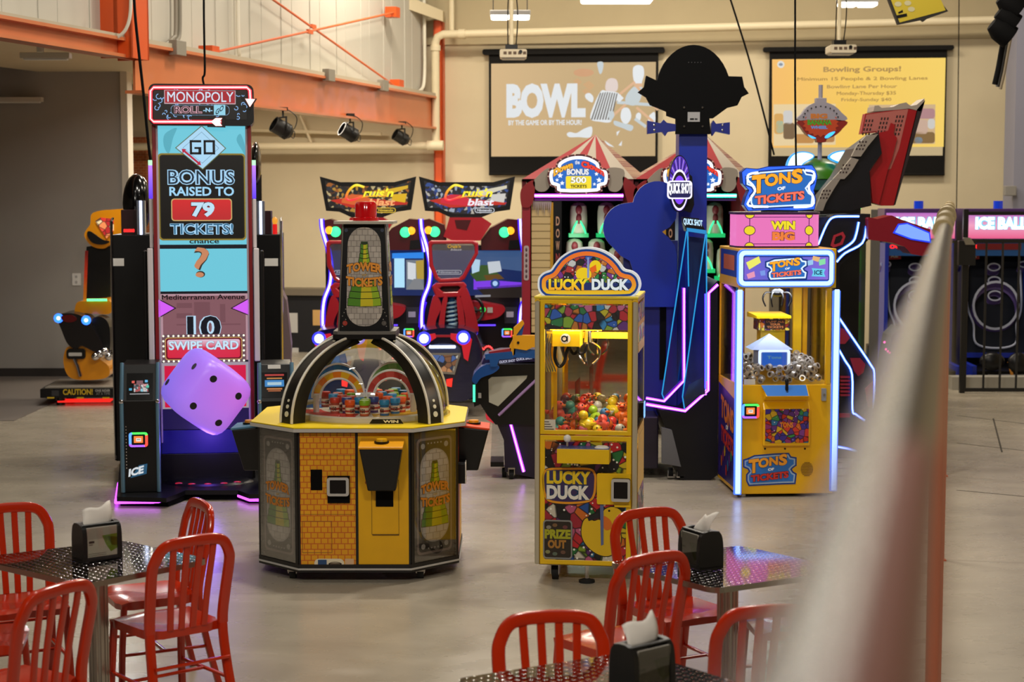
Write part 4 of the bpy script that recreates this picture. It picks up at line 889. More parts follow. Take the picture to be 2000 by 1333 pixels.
def motorbike_ride():
    F = Frame(170, 19.4, 4)
    t = thing('motorbike_ride', F, 'yellow motorbike arcade ride with CAUTION lettering on its black platform', 'arcade game')
    YB_ = mat('bike_yellow', '#e0900c', .25, coat=.4); DK = mat('bike_black', '#141013', .25); P = F.p
    x0, z1 = P(78, 757, 0); x1 = P(320, 757, 0)[0]; z0 = P(78, 778, 0)[1]
    b = MB(); b.box(x0, x1, 0, .9, z0, z1-.02, BLK); b.box(x0+.05, x1, .02, .9, z1-.02, z1, mat('tread_grey', '#7d766b', .5))
    for x in (x0+.2, x0+.9): b.cyl((x, .15, 0), (x, .15, z0), .05, BLK, n=10); b.cyl((x, .75, 0), (x, .75, z0), .05, BLK, n=10)
    pf = b.build('platform', t, .005)
    b = MB(); q = F.rect(123, 760, 181, 772, -.003); b.text('CAUTION!', q, -.004, mat('caution_yellow', '#c8a81a', .5), .03)
    q = F.rect(186, 761, 215, 766, -.003); b.text('ONE RIDER', q, -.004, LGREY, .01); q = F.rect(188, 767, 215, 772, -.003); b.text('AT A TIME', q, -.004, LGREY, .01)
    q = F.rect(101, 763, 115, 774, -.003); b.flat(rrect(*q, .005), -.003, DGREY)
    for u in (92, 150, 200): q = F.rect(u, 776, u+14, 779, -.003); b.flat(rrect(*q, .001), -.003, mat('caution_yellow', '#c8a81a', .5))
    b.build('platform_lettering', pf)
    q = P(140, 780, .1); b = MB(); b.box(P(112, 780, .1)[0], P(215, 780, .1)[0], .1, .3, .03, .05, em('#c01a14', 2)); b.build('under_light', t)
    def blob(name, pts, y0, y1, m, bev=.03, par=t):
        b = MB(); b.prism([(q[0], q[1]) for q in catmull([(*P(u, v, y0), 0) for u, v in pts], 5, True)], y0, y1, m); return b.build(name, par, bev, 3)
    blob('bike_body', [(126, 688), (136, 676), (170, 672), (186, 676), (194, 700), (212, 716), (212, 735), (190, 742), (150, 742), (132, 733), (124, 710)], .25, .75, YB_, .06)
    tl = blob('tail_seat', [(112, 622), (122, 613), (150, 614), (172, 628), (196, 668), (200, 684), (186, 688), (160, 676), (148, 682), (132, 672), (120, 645)], .2, .72, DK, .05)
    b = MB()
    for u, v in ((114, 622), (168, 626)):
        x, z = P(u, v, .18); b.add(*(lambda: ([(x+.055*math.cos(k*PI/8), .19, z+.055*math.sin(k*PI/8)) for k in range(16)]+[(x+.025*math.cos(k*PI/8), .185, z+.025*math.sin(k*PI/8)) for k in range(16)], [(k, (k+1) % 16, 16+(k+1) % 16, 16+k) for k in range(16)]))(), em('#2c6cff', 3.0))
        b.flat(circ(x, z, .024, n=12), .184, em('#bcd6ff', 2.5))
    b.build('tail_light', tl)
    blob('tail_red', [(120, 618), (140, 616), (150, 624), (140, 630), (124, 628)], .18, .24, mat('bike_dark_red', '#5a0e14', .2), .01, tl)
    b = MB(); q = F.rect(130, 682, 166, 702, .2); b.prism(rrect(*q, .03), .2, .26, BLK); b.text('TURBO', F.rect(134, 690, 160, 697, .2), .198, LGREY, .03) if False else b.flat(rrect(*F.rect(134, 689, 160, 696, .2), .01), .198, LGREY); b.build('name_plate', t, .006)
    q = P(152, 722, .22); b = MB(); b.tube([(q[0]-.04, .22, q[1]+.13), (q[0], .22, q[1]+.04), (q[0]+.03, .22, q[1]-.08)], .022, CHROME, 8); b.build('exhaust_trim', t)
    q = P(200, 692, .2); b = MB()
    for k in range(5): b.ball((q[0]-.08+k*.05, .2, q[1]+.03*((k*7) % 3-1)), .05, CHROME, 10, 7)
    b.build('engine_block', t)
    blob('fork_cover', [(180, 625), (200, 620), (214, 640), (214, 690), (205, 690), (192, 660)], .3, .6, BLK, .03)
    blob('front_cowl', [(146, 604), (152, 590), (175, 589), (214, 588), (216, 612), (190, 614), (165, 612), (148, 612)], .5, 1.1, YB_, .04)
    b = MB(); q0 = P(170, 587, .48); 
    for k in range(13): b.box(q0[0]+k*.018, q0[0]+k*.018+.011, .47, .49, q0[1]-.01, q0[1]+.018, em('#5affa0', 2.2))
    b.build('green_light', t)
    b = MB(); b.prism(F.pp([(169, 482), (216, 482), (216, 592), (163, 592)], 1.1), 1.1, 1.6, BLK); b.prism(F.pp([(166, 490), (172, 490), (168, 592), (162, 592)], 1.08), 1.08, 1.12, gradient('flame_side', [(0, '#e8a010'), (.5, '#d23a10'), (1, '#9a1010')], 'Z', 1.1, 1.75)); b.build('screen_cabinet', t, .005)
    hood = blob('header_hood', [(165, 462), (168, 450), (176, 438), (178, 420), (190, 413), (214, 410), (255, 412), (255, 452), (216, 478), (200, 486), (178, 480)], 1.0, 1.5, YB_, .05)
    b = MB(); b.flat(F.pp([(186, 432), (196, 425), (222, 428), (222, 450), (208, 466)], .985), .985, blobs('header_fire', ['#f8d8a0', '#e84830', '#b81a1c', '#f08a50', '#d82a20'], 14, 1.1)); b.build('header_picture', hood)
    b = MB(); b.prism([(q[0], q[1]) for q in catmull([(*p_, 0) for p_ in F.pp([(170, 458), (176, 452), (200, 468), (214, 472), (200, 478), (180, 474)], .98)], 4, True)], .975, 1.0, BLK); b.build('header_vent', hood)
motorbike_ride()
# ================================================================= TICKET TOWER GAME UNDER A CLEAR DOME
STONE = bricks('printed_stone', '#aba69f', '#958f88', '#78726c', 11, .03, .5, .5, .4)
STONEL = bricks('printed_stone_light', '#cdc8c2', '#b8b2ab', '#948e88', 12, .03, .5, .5, .35)
GOLDB = bricks('printed_gold_weave', '#e8a81a', '#e09a12', '#c8601a', 12, .04, .5, .42, .4)
def tower_art(b, x0, z0, x1, z1, y, lit=False, M=None):
    """printed poster: a leaning tower made of green ticket rolls with the game's name across it"""
    w, h = x1-x0, z1-z0; X = lambda a: x0+w*a; Z = lambda a: z0+h*a; k = (lambda c: em(c, .62)) if lit else (lambda c: pl(c, .35))
    def band(za, zb_, wa, wb, cx=.5):
        n = 3; cols = [k('#4f8a1c'), k('#d0c41a'), k('#93b81e')]; dk = k('#1c2a0c')
        b.flat([(X(cx-wa/2-.02), Z(za)-.004), (X(cx), Z(za)-h*.012-.004), (X(cx+wa/2+.02), Z(za)-.004), (X(cx+wb/2+.02), Z(zb_)), (X(cx-wb/2-.02), Z(zb_))], y, dk, M=M)
        cuts = [-.5, -.12, .26, .5]
        for i in range(n):
            a, c = cuts[i], cuts[i+1]; sag = lambda t: -h*.012*(1-(2*t)**2)
            b.flat([(X(cx+wa*a), Z(za)+sag(a)), (X(cx+wa*c), Z(za)+sag(c)), (X(cx+wb*c), Z(zb_)+sag(c)-.002), (X(cx+wb*a), Z(zb_)+sag(a)-.002)], y-.001, cols[i], M=M)
    for i, (za, zb_, wa, wb) in enumerate(((.12, .21, .98, .96), (.215, .29, .9, .84), (.295, .36, .8, .72), (.365, .42, .66, .6), (.58, .63, .4, .34), (.635, .69, .33, .28), (.695, .745, .27, .24), (.75, .8, .22, .2), (.805, .86, .2, .2))): band(za, zb_, wa, wb)
    b.flat([(X(.4), Z(.86)), (X(.6), Z(.86)), (X(.6), Z(.885)), (X(.4), Z(.885))], y, k('#1d3a12'), M=M)
    wp = lambda x, z: (x, z+h*.03*(1-((x-X(.5))/(w*.5))**2))
    wp2 = lambda x, z: (x, z-h*.02*(1-((x-X(.5))/(w*.5))**2))
    b.otext('TOWER', (X(-.02), Z(.5), X(1.02), Z(.61)), y-.003, k('#e8962e'), k('#20140a'), .05, .095, 0, wp, M=M)
    b.text('OF', (X(.43), Z(.475), X(.57), Z(.495)), y-.004, k('#c9a24a'), .03, M=M)
    b.otext('TICKETS', (X(-.04), Z(.36), X(1.04), Z(.47)), y-.003, k('#e8962e'), k('#20140a'), .05, .095, 0, wp2, M=M)
def poster(b, w, h, z0, M, lit=False):
    """framed poster on one face; M carries the face (x across, y into the face)"""
    gr, mid, dk, li = pl('#4a4541', .4), pl('#8d7f78', .4), pl('#2a2725', .4), pl('#a9a59f', .4)
    b.flat(rrect(-w/2, z0, w/2, z0+h, .003), -.004, gr, M=M)
    a = .035; b.flat(rrect(-w/2+a, z0+a, w/2-a, z0+h-a, .03), -.005, mid, M=M); a = .05; b.flat(rrect(-w/2+a, z0+a, w/2-a, z0+h-a, .025), -.006, dk, M=M)
    c = w/2-.06; 
    for sg in (-1, 1):
        for zz in (z0+.085, z0+h-.085): b.flat(circ(sg*(c-.025), zz, .018, n=10), -.007, li, M=M)
        for kx in range(5): b.flat(circ((kx-2)*c*.22, (z0+.07 if sg < 0 else z0+h-.07), .006, n=6), -.007, li, M=M)
    P = [(x, z) for x, z in circ(0, z0+h/2, c, h/2-.09, 28)]
    P = rrect(-c, z0+.105, c, z0+h-.105, c*.98, 7); b.flat(P, -.007, li, M=M); P = rrect(-c+.008, z0+.113, c-.008, z0+h-.113, c*.95, 7); b.flat(P, -.008, STONEL, M=M)
    tower_art(b, -c*.93, z0+.15, c*.93, z0+h-.12, -.009, lit, M)
def ticket_tower():
    F = Frame(690, 10.48, 0.0)
    t = thing('ticket_tower_game', F, 'yellow octagonal game with a clear dome and red beacon reading TOWER OF TICKETS', 'arcade game')
    w, c = 1.25, .28; a = w/2-c; D = w
    def octo(g=0.0): h = w/2+g; k = a+g*.42; return [(-k, -g), (k, -g), (h, c-g*.42-.0), (h, D-c+g*.42), (k, D+g), (-k, D+g), (-h, D-c+g*.42), (-h, c-g*.42)]
    zt = F.p(690, 843, 0)[1]; z0 = F.p(690, 1112, 0)[1]
    LB = mat('black_edge', '#141313', .4)
    b = MB(); b.plate(octo(-.012), z0, zt, LB); b.build('cabinet_body', t, .004)
    b = MB(); b.plate(octo(.012), z0-.02, z0+.03, LB); b.plate(octo(.016), z0-.005, z0+.006, LGREY); b.build('plinth', t, .003)
    b = MB(); b.plate(octo(.055), zt, zt+.022, LB, mat('silver_edge', '#b9b7b2', .4)); b.plate(octo(.05), zt+.022, zt+.028, mat('bright_yellow_deck', '#e8c805', .4)); b.build('deck', t, .002)
    ztop = zt+.028
    # front faces
    fx0, fx1, fm = -a+.01, a-.01, F.p(697, 950, 0)[0]
    b = MB(); b.box(fx0, fm-.008, -.006, .01, z0+.03, zt-.01, GOLDB)
    for v in (890, 1005): z = F.p(640, v, 0)[1]; b.box(fx0, fm-.008, -.007, -.004, z-.0015, z+.0015, pl('#7a4a0c', .5))
    x1, z1 = F.p(590, 1018, 0); x2, z2 = F.p(649, 1080, 0); b.ringbox(x1, z2, x2, z1, .003, -.008, -.005, pl('#8a5a10', .5)); door = b.build('gold_door', t, .001)
    b = MB(); q = F.rect(607, 918, 629, 958, -.01); b.box(q[0], q[2], -.012, .0, q[1], q[3], BLK2); q = F.rect(640, 930, 683, 983, -.01); b.box(q[0], q[2], -.02, 0, q[1], q[3], BLK2); b.build('coin_slot', door, .002)
    x, z = F.p(661, 950, -.02); card_reader(door, x, z, -.012, .135, .115, False)
    b = MB(); q = F.rect(614, 1092, 672, 1112, -.008); b.flat(rrect(*q, .028), -.008, pl('#e6dcc0', .4)); q2 = F.rect(621, 1094, 638, 1109, -.009); b.flat(rrect(*q2, .003), -.009, pl('#244a78', .4)); b.text('BONUS', F.rect(622, 1099, 637, 1104, -.01), -.010, WHITE, .02) if False else None
    q = F.rect(642, 1098, 667, 1107, -.009); b.rimmed(circ((q[0]+q[2])/2, (q[1]+q[3])/2, (q[2]-q[0])/2, (q[3]-q[1])/2), circ((q[0]+q[2])/2, (q[1]+q[3])/2, (q[2]-q[0])/2*.86, (q[3]-q[1])/2*.7), -.0095, -.0085, pl('#5a4a3a', .4)); b.box(q[0], q[2], -.0095, -.0085, (q[1]+q[3])/2-.006, (q[1]+q[3])/2+.006, pl('#5a4a3a', .4))
    q = F.rect(674, 1092, 691, 1112, -.008); b.flat(rrect(*q, .002), -.008, pl('#d8b48c', .5)); b.build('maker_label', door)
    b = MB(); b.box(fm+.008, fx1, -.006, .01, z0+.03, zt-.01, YELD); d2 = b.build('yellow_door', t, .001)
    b = MB(); q = F.rect(726, 938, 779, 1045, -.008); b.ringbox(*q, .0025, -.009, -.005, pl('#7a5a08', .5)); b.box(q[0]+.005, q[2], -.012, -.006, q[1]-.004, q[1]+.002, pl('#5a4008', .5)); q = F.rect(734, 955, 768, 990, -.008); b.box(q[0], q[2], -.012, -.004, q[1], q[3], BLK2)
    for u, v in ((716, 943), (751, 942)): x, z = F.p(u, v, -.01); b.cyl((x, -.012, z), (x, -.004, z), .011, pl('#a8601c', .3), n=12)
    b.build('ticket_slot', d2)
    b = MB(); b.box(fm-.008, fm+.008, -.008, .01, z0+.03, zt-.01, LB); b.box(fx0-.012, fx0, -.006, .01, z0+.03, zt-.005, LB); b.box(fx1, fx1+.012, -.006, .01, z0+.03, zt-.005, LB); b.build('door_trim', t)
    # corner posters, side panels
    for nm, p0, p1 in (('left', (-w/2, c), (-a, 0)), ('right', (a, 0), (w/2, c))):
        p0, p1 = Vector((*p0, 0)), Vector((*p1, 0)); d = p1-p0; ang = math.atan2(d.y, d.x); M = Matrix.Translation((p0+p1)/2) @ Matrix.Rotation(ang, 4, 'Z')
        b = MB(); poster(b, d.length-.03, zt-z0-.06, z0+.04, M); L_ = d.length/2-.012
        for x in (-L_, L_): b.box(x-.012, x+.012, -.012, .005, z0+.03, zt-.01, LB, M)
        b.build('poster_panel', t)
        g = MB(); g.box(-L_+.01, L_-.01, -.0145, -.0125, z0+.035, zt-.012, glass('poster_cover', (1, 1, 1), .5, .0), M); g.build('poster_cover', t)
    def button_box(M, top, bt, par):
        b = MB(M); zT = zt+.0
        b.hexa([(-.085, -.13, zT-.3), (.085, -.13, zT-.3), (.085, 0, zT-.3), (-.085, 0, zT-.3), (-.13, -.2, zT-.03), (.13, -.2, zT-.03), (.13, 0, zT-.01), (-.13, 0, zT-.01)], BLK)
        bx = b.build('button_box', par, .008)
        b = MB(M); b.hexa([(-.135, -.205, zT-.032), (.135, -.205, zT-.032), (.135, 0, zT-.008), (-.135, 0, zT-.008), (-.135, -.205, zT-.018), (.135, -.205, zT-.018), (.135, 0, zT+.006), (-.135, 0, zT+.006)], top); b.build('box_lid', bx, .003)
        b = MB(M); b.cyl((0, -.1, zT-.01), (0, -.1, zT+.018), .038, bt, r1=.032, n=20); b.cyl((0, -.1, zT-.008), (0, -.1, zT+.004), .046, BLK, n=20); b.build('button', bx)
    xb = F.p(748, 870, 0)[0]
    button_box(Matrix.Translation((xb, -.005, -.05)), pl('#e8a012', .35), pl('#e0a80c', .3), t)
    ML = Matrix.Translation((-w/2, D*.44, -.02)) @ Matrix.Rotation(-PI/2, 4, 'Z'); button_box(ML, pl('#4a7a9a', .35), pl('#d88a2c', .3), t)
    MR = Matrix.Translation((w/2, D*.44, -.02)) @ Matrix.Rotation(PI/2, 4, 'Z'); button_box(MR, pl('#e0481c', .35), pl('#e8980c', .3), t)
    b = MB(Matrix.Translation((w/2, D/2, 0)) @ Matrix.Rotation(PI/2, 4, 'Z'))
    b.box(-a+.01, -.02, -.006, .01, z0+.03, zt-.01, pl('#a8281c', .4)); b.box(.0, a-.01, -.006, .01, z0+.03, zt-.01, YELD); b.build('side_panel', t)
    b = MB(Matrix.Translation((w/2, c+.12, 0)) @ Matrix.Rotation(PI/2, 4, 'Z')); z = F.p(900, 928, c)[1]; b.prism(rrect(-.06, z-.07, .06, z+.07, .015), -.05, 0, BLK); b.rimmed(rrect(-.06, z-.07, .06, z+.07, .015), rrect(-.045, z-.05, .045, z+.05, .008), -.055, -.045, WHITE); b.build('card_reader', t, .003)
    b = MB(Matrix.Translation((-w/2, D/2, 0)) @ Matrix.Rotation(-PI/2, 4, 'Z')); b.box(-a+.01, a-.01, -.006, .01, z0+.03, zt-.01, YELD); b.build('side_panel', t)
    b = MB()
    for x, y in ((-.4, .1), (.4, .1), (-.42, 1.02), (.42, 1.02)): caster(b, x, y, z0-.02, .045)
    b.build('caster', t)
    # turntable and hoops
    cy = D/2; R = .52; xo = 0.03
    T = Matrix.Translation((xo, cy, 0))
    b = MB(T); b.lathe([(0, ztop), (.47, ztop), (.47, ztop+.03), (.45, ztop+.036), (0, ztop+.036)], pl('#e6ddc4', .35), 48)
    for k, cc in enumerate(('#2f6fb4', '#d8483c', '#e0b020', '#5a9a3a')):
        a0 = math.radians(100+90*k); P = [(r*math.cos(a0+j*.13), r*math.sin(a0+j*.13)) for r, rng in ((.44, range(11)), (.3, range(10, -1, -1))) for j in rng]; b.plate(P, ztop+.036, ztop+.038, pl(cc, .35))
    tt = b.build('turntable', t)
    zd = ztop+.038
    def hoop(x, y, rx, h, ang, c1, c2):
        M = T @ Matrix.Translation((x, y, 0)) @ Matrix.Rotation(math.radians(ang), 4, 'Z'); n = 26; b = MB(M); zp = zd+.09
        for k in range(n):
            t0, t1 = PI*k/n, PI*(k+1)/n; cc = pl(c1 if (k//3) % 2 else c2, .3)
            P = [((rx+.0)*math.cos(t), zp+h*math.sin(t)) for t in (t0, t1)]+[((rx-.045)*math.cos(t), zp+(h-.045)*math.sin(t)) for t in (t1, t0)]
            b.prism(P, -.006, .006, cc)
        for r_ in (rx+.002, rx-.047): b.tube([(r_*math.cos(PI*k/n), 0, zp+(h+(r_-rx))*math.sin(PI*k/n)) for k in range(n+1)], .009, WHITE, 6)
        hp = b.build('hoop', t)
        b = MB(M)
        for sg in (-1, 1): b.cyl((sg*(rx-.022), 0, zd), (sg*(rx-.022), 0, zp+.02), .02, pl('#dcd8ce', .4), n=10); b.box(sg*(rx-.022)-.02, sg*(rx-.022)+.02, -.012, .012, zp-.02, zp+.03, WHITE)
        b.build('hoop_post', hp)
    hoop(-.17, -.17, .165, .17, 12, '#e8b41c', '#e87e1c'); hoop(.17, -.15, .165, .17, -10, '#b83a34', '#c85046'); hoop(-.2, .17, .17, .18, -16, '#2f6fb4', '#3a86c0'); hoop(.16, .19, .17, .19, 14, '#5a9a4a', '#7ab068')
    # ribs
    RIB = mat('black_rib', '#12110f', .35); RW = pl('#d9d4c6', .4)
    zs = F.p(715, 650, cy)[1]; hgt = zs-ztop
    for ang in (225, 315, 45, 135):
        M = T @ Matrix.Rotation(math.radians(ang), 4, 'Z'); n = 18; Rr = .66; b = MB(M); rings = []
        for k in range(n+1):
            s_ = (PI/2)*k/n; x = Rr*math.cos(s_)**.92 if k < n else 0.0; x = max(x, .16); z = ztop+(hgt)*math.sin(s_)**.98 if k else ztop
            x2 = max(x-.085*math.cos(s_*.8)-.02, .1); z2 = z-.05*math.sin(s_)
            rings.append((x, z, x2, z2))
        v = []; wdt = .055
        L = []
        for (x, z, x2, z2) in rings: L.append([(x, -wdt, z), (x, wdt, z), (x2, wdt, z2), (x2, -wdt, z2)])
        b.loft(L, RIB, True); rb = b.build('dome_rib', t, angle=30)
        b = MB(M)
        for sg in (-1, 1): b.tube([(x+.002, sg*wdt, z+.002) for (x, z, _, _) in rings], .009, RW, 6)
        for k, r_ in ((1.2, .018), (2.2, .013), (3.0, .009), (13.5, .009), (14.6, .012), (15.6, .016)):
            i = int(k); f_ = k-i; x = rings[i][0]*(1-f_)+rings[i+1][0]*f_; z = rings[i][1]*(1-f_)+rings[i+1][1]*f_; dx = rings[i+1][0]-rings[i][0]; dz = rings[i+1][1]-rings[i][1]; nrm = Vector((dz, 0, -dx)).normalized()
            b.cyl(tuple(Vector((x, 0, z))), tuple(Vector((x, 0, z))+nrm*.004), r_, pl('#d8d4bc', .4), n=12)
        b.build('rib_edge', rb)
    b = MB(T); prof = [(R, ztop)]+[(R*math.cos(PI/2*k/14), ztop+.06+.46*math.sin(PI/2*k/14)) for k in range(15)]; b.lathe(prof, glass('dome_acrylic', (.98, .98, .98), .7, .02, .015), 48); b.lathe([(R+.02, ztop), (R+.02, ztop+.012), (R-.02, ztop+.012)], glass('dome_acrylic', (.96, .96, .96), .75, .02, .015), 48); dm = b.build('clear_dome', t)
    # plates and the tapered tower on top
    GP = mat('grey_cap_plate', '#6f6d69', .4, .3)
    zp = F.p(715, 643, cy)[1]; zq = F.p(715, 437, cy)[1]
    b = MB(T); b.plate([(-.2, -.2), (.2, -.2), (.2, .2), (-.2, .2)], zp-.05, zp-.02, BLK); b.plate([(-.2, -.17), (-.17, -.2), (.17, -.2), (.2, -.17), (.2, .17), (.17, .2), (-.17, .2), (-.2, .17)], zp-.02, zp, GP); b.build('tower_base_plate', t, .003)
    wb, wt = .165, .135
    b = MB(T); b.hexa([(-wb, -wb, zp), (wb, -wb, zp), (wb, wb, zp), (-wb, wb, zp), (-wt, -wt, zq), (wt, -wt, zq), (wt, wt, zq), (-wt, wt, zq)], BLK); tw = b.build('tapered_tower', t, .003)
    for ang in (0, 90, -90):
        tilt = math.atan2(wb-wt, zq-zp)
        M = T @ Matrix.Rotation(math.radians(ang), 4, 'Z') @ Matrix.Translation((0, -wb, zp)) @ Matrix.Rotation(-tilt, 4, 'X'); hh = zq-zp; b = MB()
        P = rrect(-.118, .03, .118, hh-.02, .11, 7); P = [(x*(1-.13*(z/hh)), z) for x, z in P]
        b.flat(P, -.003, bricks('printed_stone_small', '#bdb6ae', '#a29b94', '#7d7771', 14, .03, .5, .5, .35), M=M)
        tower_art(b, -.108, .1, .108, hh-.05, -.004, False, M)
        for sg in (-1, 1):
            b.flat(circ(sg*.125, .05, .016, n=10), -.003, pl('#a83a30' if sg < 0 else '#5a5652', .3), M=M); b.flat(circ(sg*.115, hh-.04, .012, n=8), -.003, pl('#3a4258', .3), M=M)
            for q in range(6): b.flat(circ(sg*(.14-.01*(q % 3)), .03+.022*q, .004, n=6), -.003, pl('#8a8680', .3), M=M)
        b.build('tower_poster', tw)
    b = MB(T)
    for sx in (-1, 1): b.tube([(sx*wb, -wb-.004, zp), (sx*wt, -wt-.004, zq)], .006, STEEL, 6)
    b.build('corner_strip', tw)
    b = MB(T); b.plate([(-.19, -.19), (.19, -.19), (.19, .19), (-.19, .19)], zq, zq+.018, mat('pale_cap_plate', '#b0a99c', .4)); b.build('tower_top_plate', t, .003)
    b = MB(T); zz = zq+.018; b.lathe([(.085, zz), (.085, zz+.02), (.07, zz+.025), (.07, zz+.105), (.06, zz+.122), (0, zz+.126)], mat('beacon_red', '#b00a12', .12, emit='#8a0408', es=.25, coat=.5), 24); b.build('beacon', t)
    q = F.rect(717, 827, 785, 836, -.06)
    b = MB(); b.prism([(q[0], q[1]), (q[2], q[1]), (q[2]-.02, q[3]), (q[0]+.02, q[3])], -.04, -.035, BLK, M=Matrix.Translation((0, .13, .004))); b.text('WIN', ((q[0]+q[2])/2-.02, q[1]+.006, (q[0]+q[2])/2+.075, q[3]-.005), -.0415, pl('#e8e0c8', .4), .04, M=Matrix.Translation((0, .13, .004))); b.build('win_sign', t)
    return F, t, zd, Vector((xo, cy, 0)), R
FT, TT, ZDECK, CDOME, RDOME = ticket_tower()
# prize tubs standing on the turntable: one built, the others copied
def make_tub(cap, body, label):
    r = bpy.data.objects.new('prize_tub', None); C.objects.link(r); tag(r, label, 'tub', 'prize tubs under the clear dome')
    b = MB(); b.lathe([(0, 0), (.024, 0), (.024, .056), (.02, .058), (0, .058)], body, 14); b.lathe([(.0244, .012), (.0246, .014), (.0246, .042), (.0244, .044)], pl('#e0c8b0', .4), 14); b.lathe([(.0249, .02), (.0249, .03)], pl('#b03a2c', .4), 14)
    b.text('150', (-.012, .016, .012, .038), -.0256, pl('#1c1414', .5), .03); b.build('tub_body', r)
    b = MB(); b.lathe([(.027, .056), (.0275, .078), (.025, .082), (0, .082)], cap, 16); b.build('lid', r); return r
tubs = {}; TUBS = []
random.seed(11)
CAPS = {'orange': '#e2581c', 'green': '#7fb022', 'blue': '#2f86b8', 'red': '#c23a24', 'navy': '#3a4a86'}
spots = []
for k in range(400):
    if len(spots) >= 40: break
    a = random.uniform(0, 2*PI); r = random.uniform(.05, .4)
    x, y = r*math.cos(a)+.04, r*math.sin(a)*.95-.03
    if math.hypot(x, y) > .42: continue
    if any(abs(x-hx) < .06 and abs(y-hy) < .06 for hx, hy in ((-.31, -.2), (-.03, -.14), (.03, -.13), (.31, -.18), (-.34, .2), (-.06, .13), (.03, .15), (.29, .23))): continue
    if all(math.hypot(x-p, y-q) > .068 for p, q in spots): spots.append((x, y))
names = ['orange', 'green', 'blue', 'orange', 'red', 'green', 'blue', 'navy']
for i, (x, y) in enumerate(spots):
    cn = names[i % 8]
    if cn not in tubs:
        tubs[cn] = o = make_tub(pl(CAPS[cn], .35), pl({'orange': '#c8441c', 'green': '#c0582c', 'blue': '#2f6a98', 'red': '#a8503c', 'navy': '#5a3a6a'}[cn], .4), 'small prize tub with %s lid on the turntable under the dome' % cn)
    else: o = copy_tree(tubs[cn])
    p = FT.M @ (CDOME + Vector((x, y, ZDECK))); o.location = p; o.scale = (1.2, 1.2, 1.2); o.rotation_euler = (0, 0, random.uniform(-.6, .6)); TUBS.append((cn, o))
ORD = ['leftmost', 'second', 'third', 'fourth', 'fifth', 'sixth', 'seventh', 'eighth', 'ninth', 'tenth', 'eleventh', 'twelfth']
def ordinal_labels(items, fmt):
    """say which one by counting along the row from its left end, colour by colour"""
    by = {}
    for n, o in items: by.setdefault(n, []).append(o)
    for n, L in by.items():
        L.sort(key=lambda o: o.location.x/o.location.y)
        for i, o in enumerate(L):
            o['label'] = fmt % (n,) if len(L) == 1 else (fmt % n)+(', the leftmost %s one' % n if i == 0 else ', %s %s one from the left' % (ORD[i] if i < 12 else 'number %d' % (i+1), n))
ordinal_labels(TUBS, '%s lidded prize tub under the dome')
# ================================================================= CLAW MACHINES
DUCKCOL = ['#d8c81a', '#c22a2a', '#2f62b0', '#d87a9a', '#7a3a8a', '#2f8a4a', '#e8e4da', '#181418', '#8ab02a', '#d8741c', '#b02a4a', '#3a9ab0']
ART = blobs('printed_ducks', ['#b82028', '#1f4f9a', '#c8b01c', '#12100f', '#b8567a', '#1f6a34', '#c8c2b0', '#5a2468', '#c01c24', '#c8681c', '#16161a', '#7a9a24', '#2a7aa8', '#9a2030'], 17, 0, .4)
ARTL = blobs('printed_ducks_lit', ['#b83038', '#2f5fae', '#c8b82c', '#201c1a', '#c8688a', '#2f7a44', '#d8d2c0', '#6a3478', '#c02c34', '#c8782c', '#26262a', '#8aaa34', '#3a8ab8', '#b04050'], 20, .5, .4)
def cartoon(b, s, r, y, top, out, bold=.05, ob=.1, warp=None, d=.003):
    b.otext(s, r, y, top, out, bold, ob, 0, warp, d)
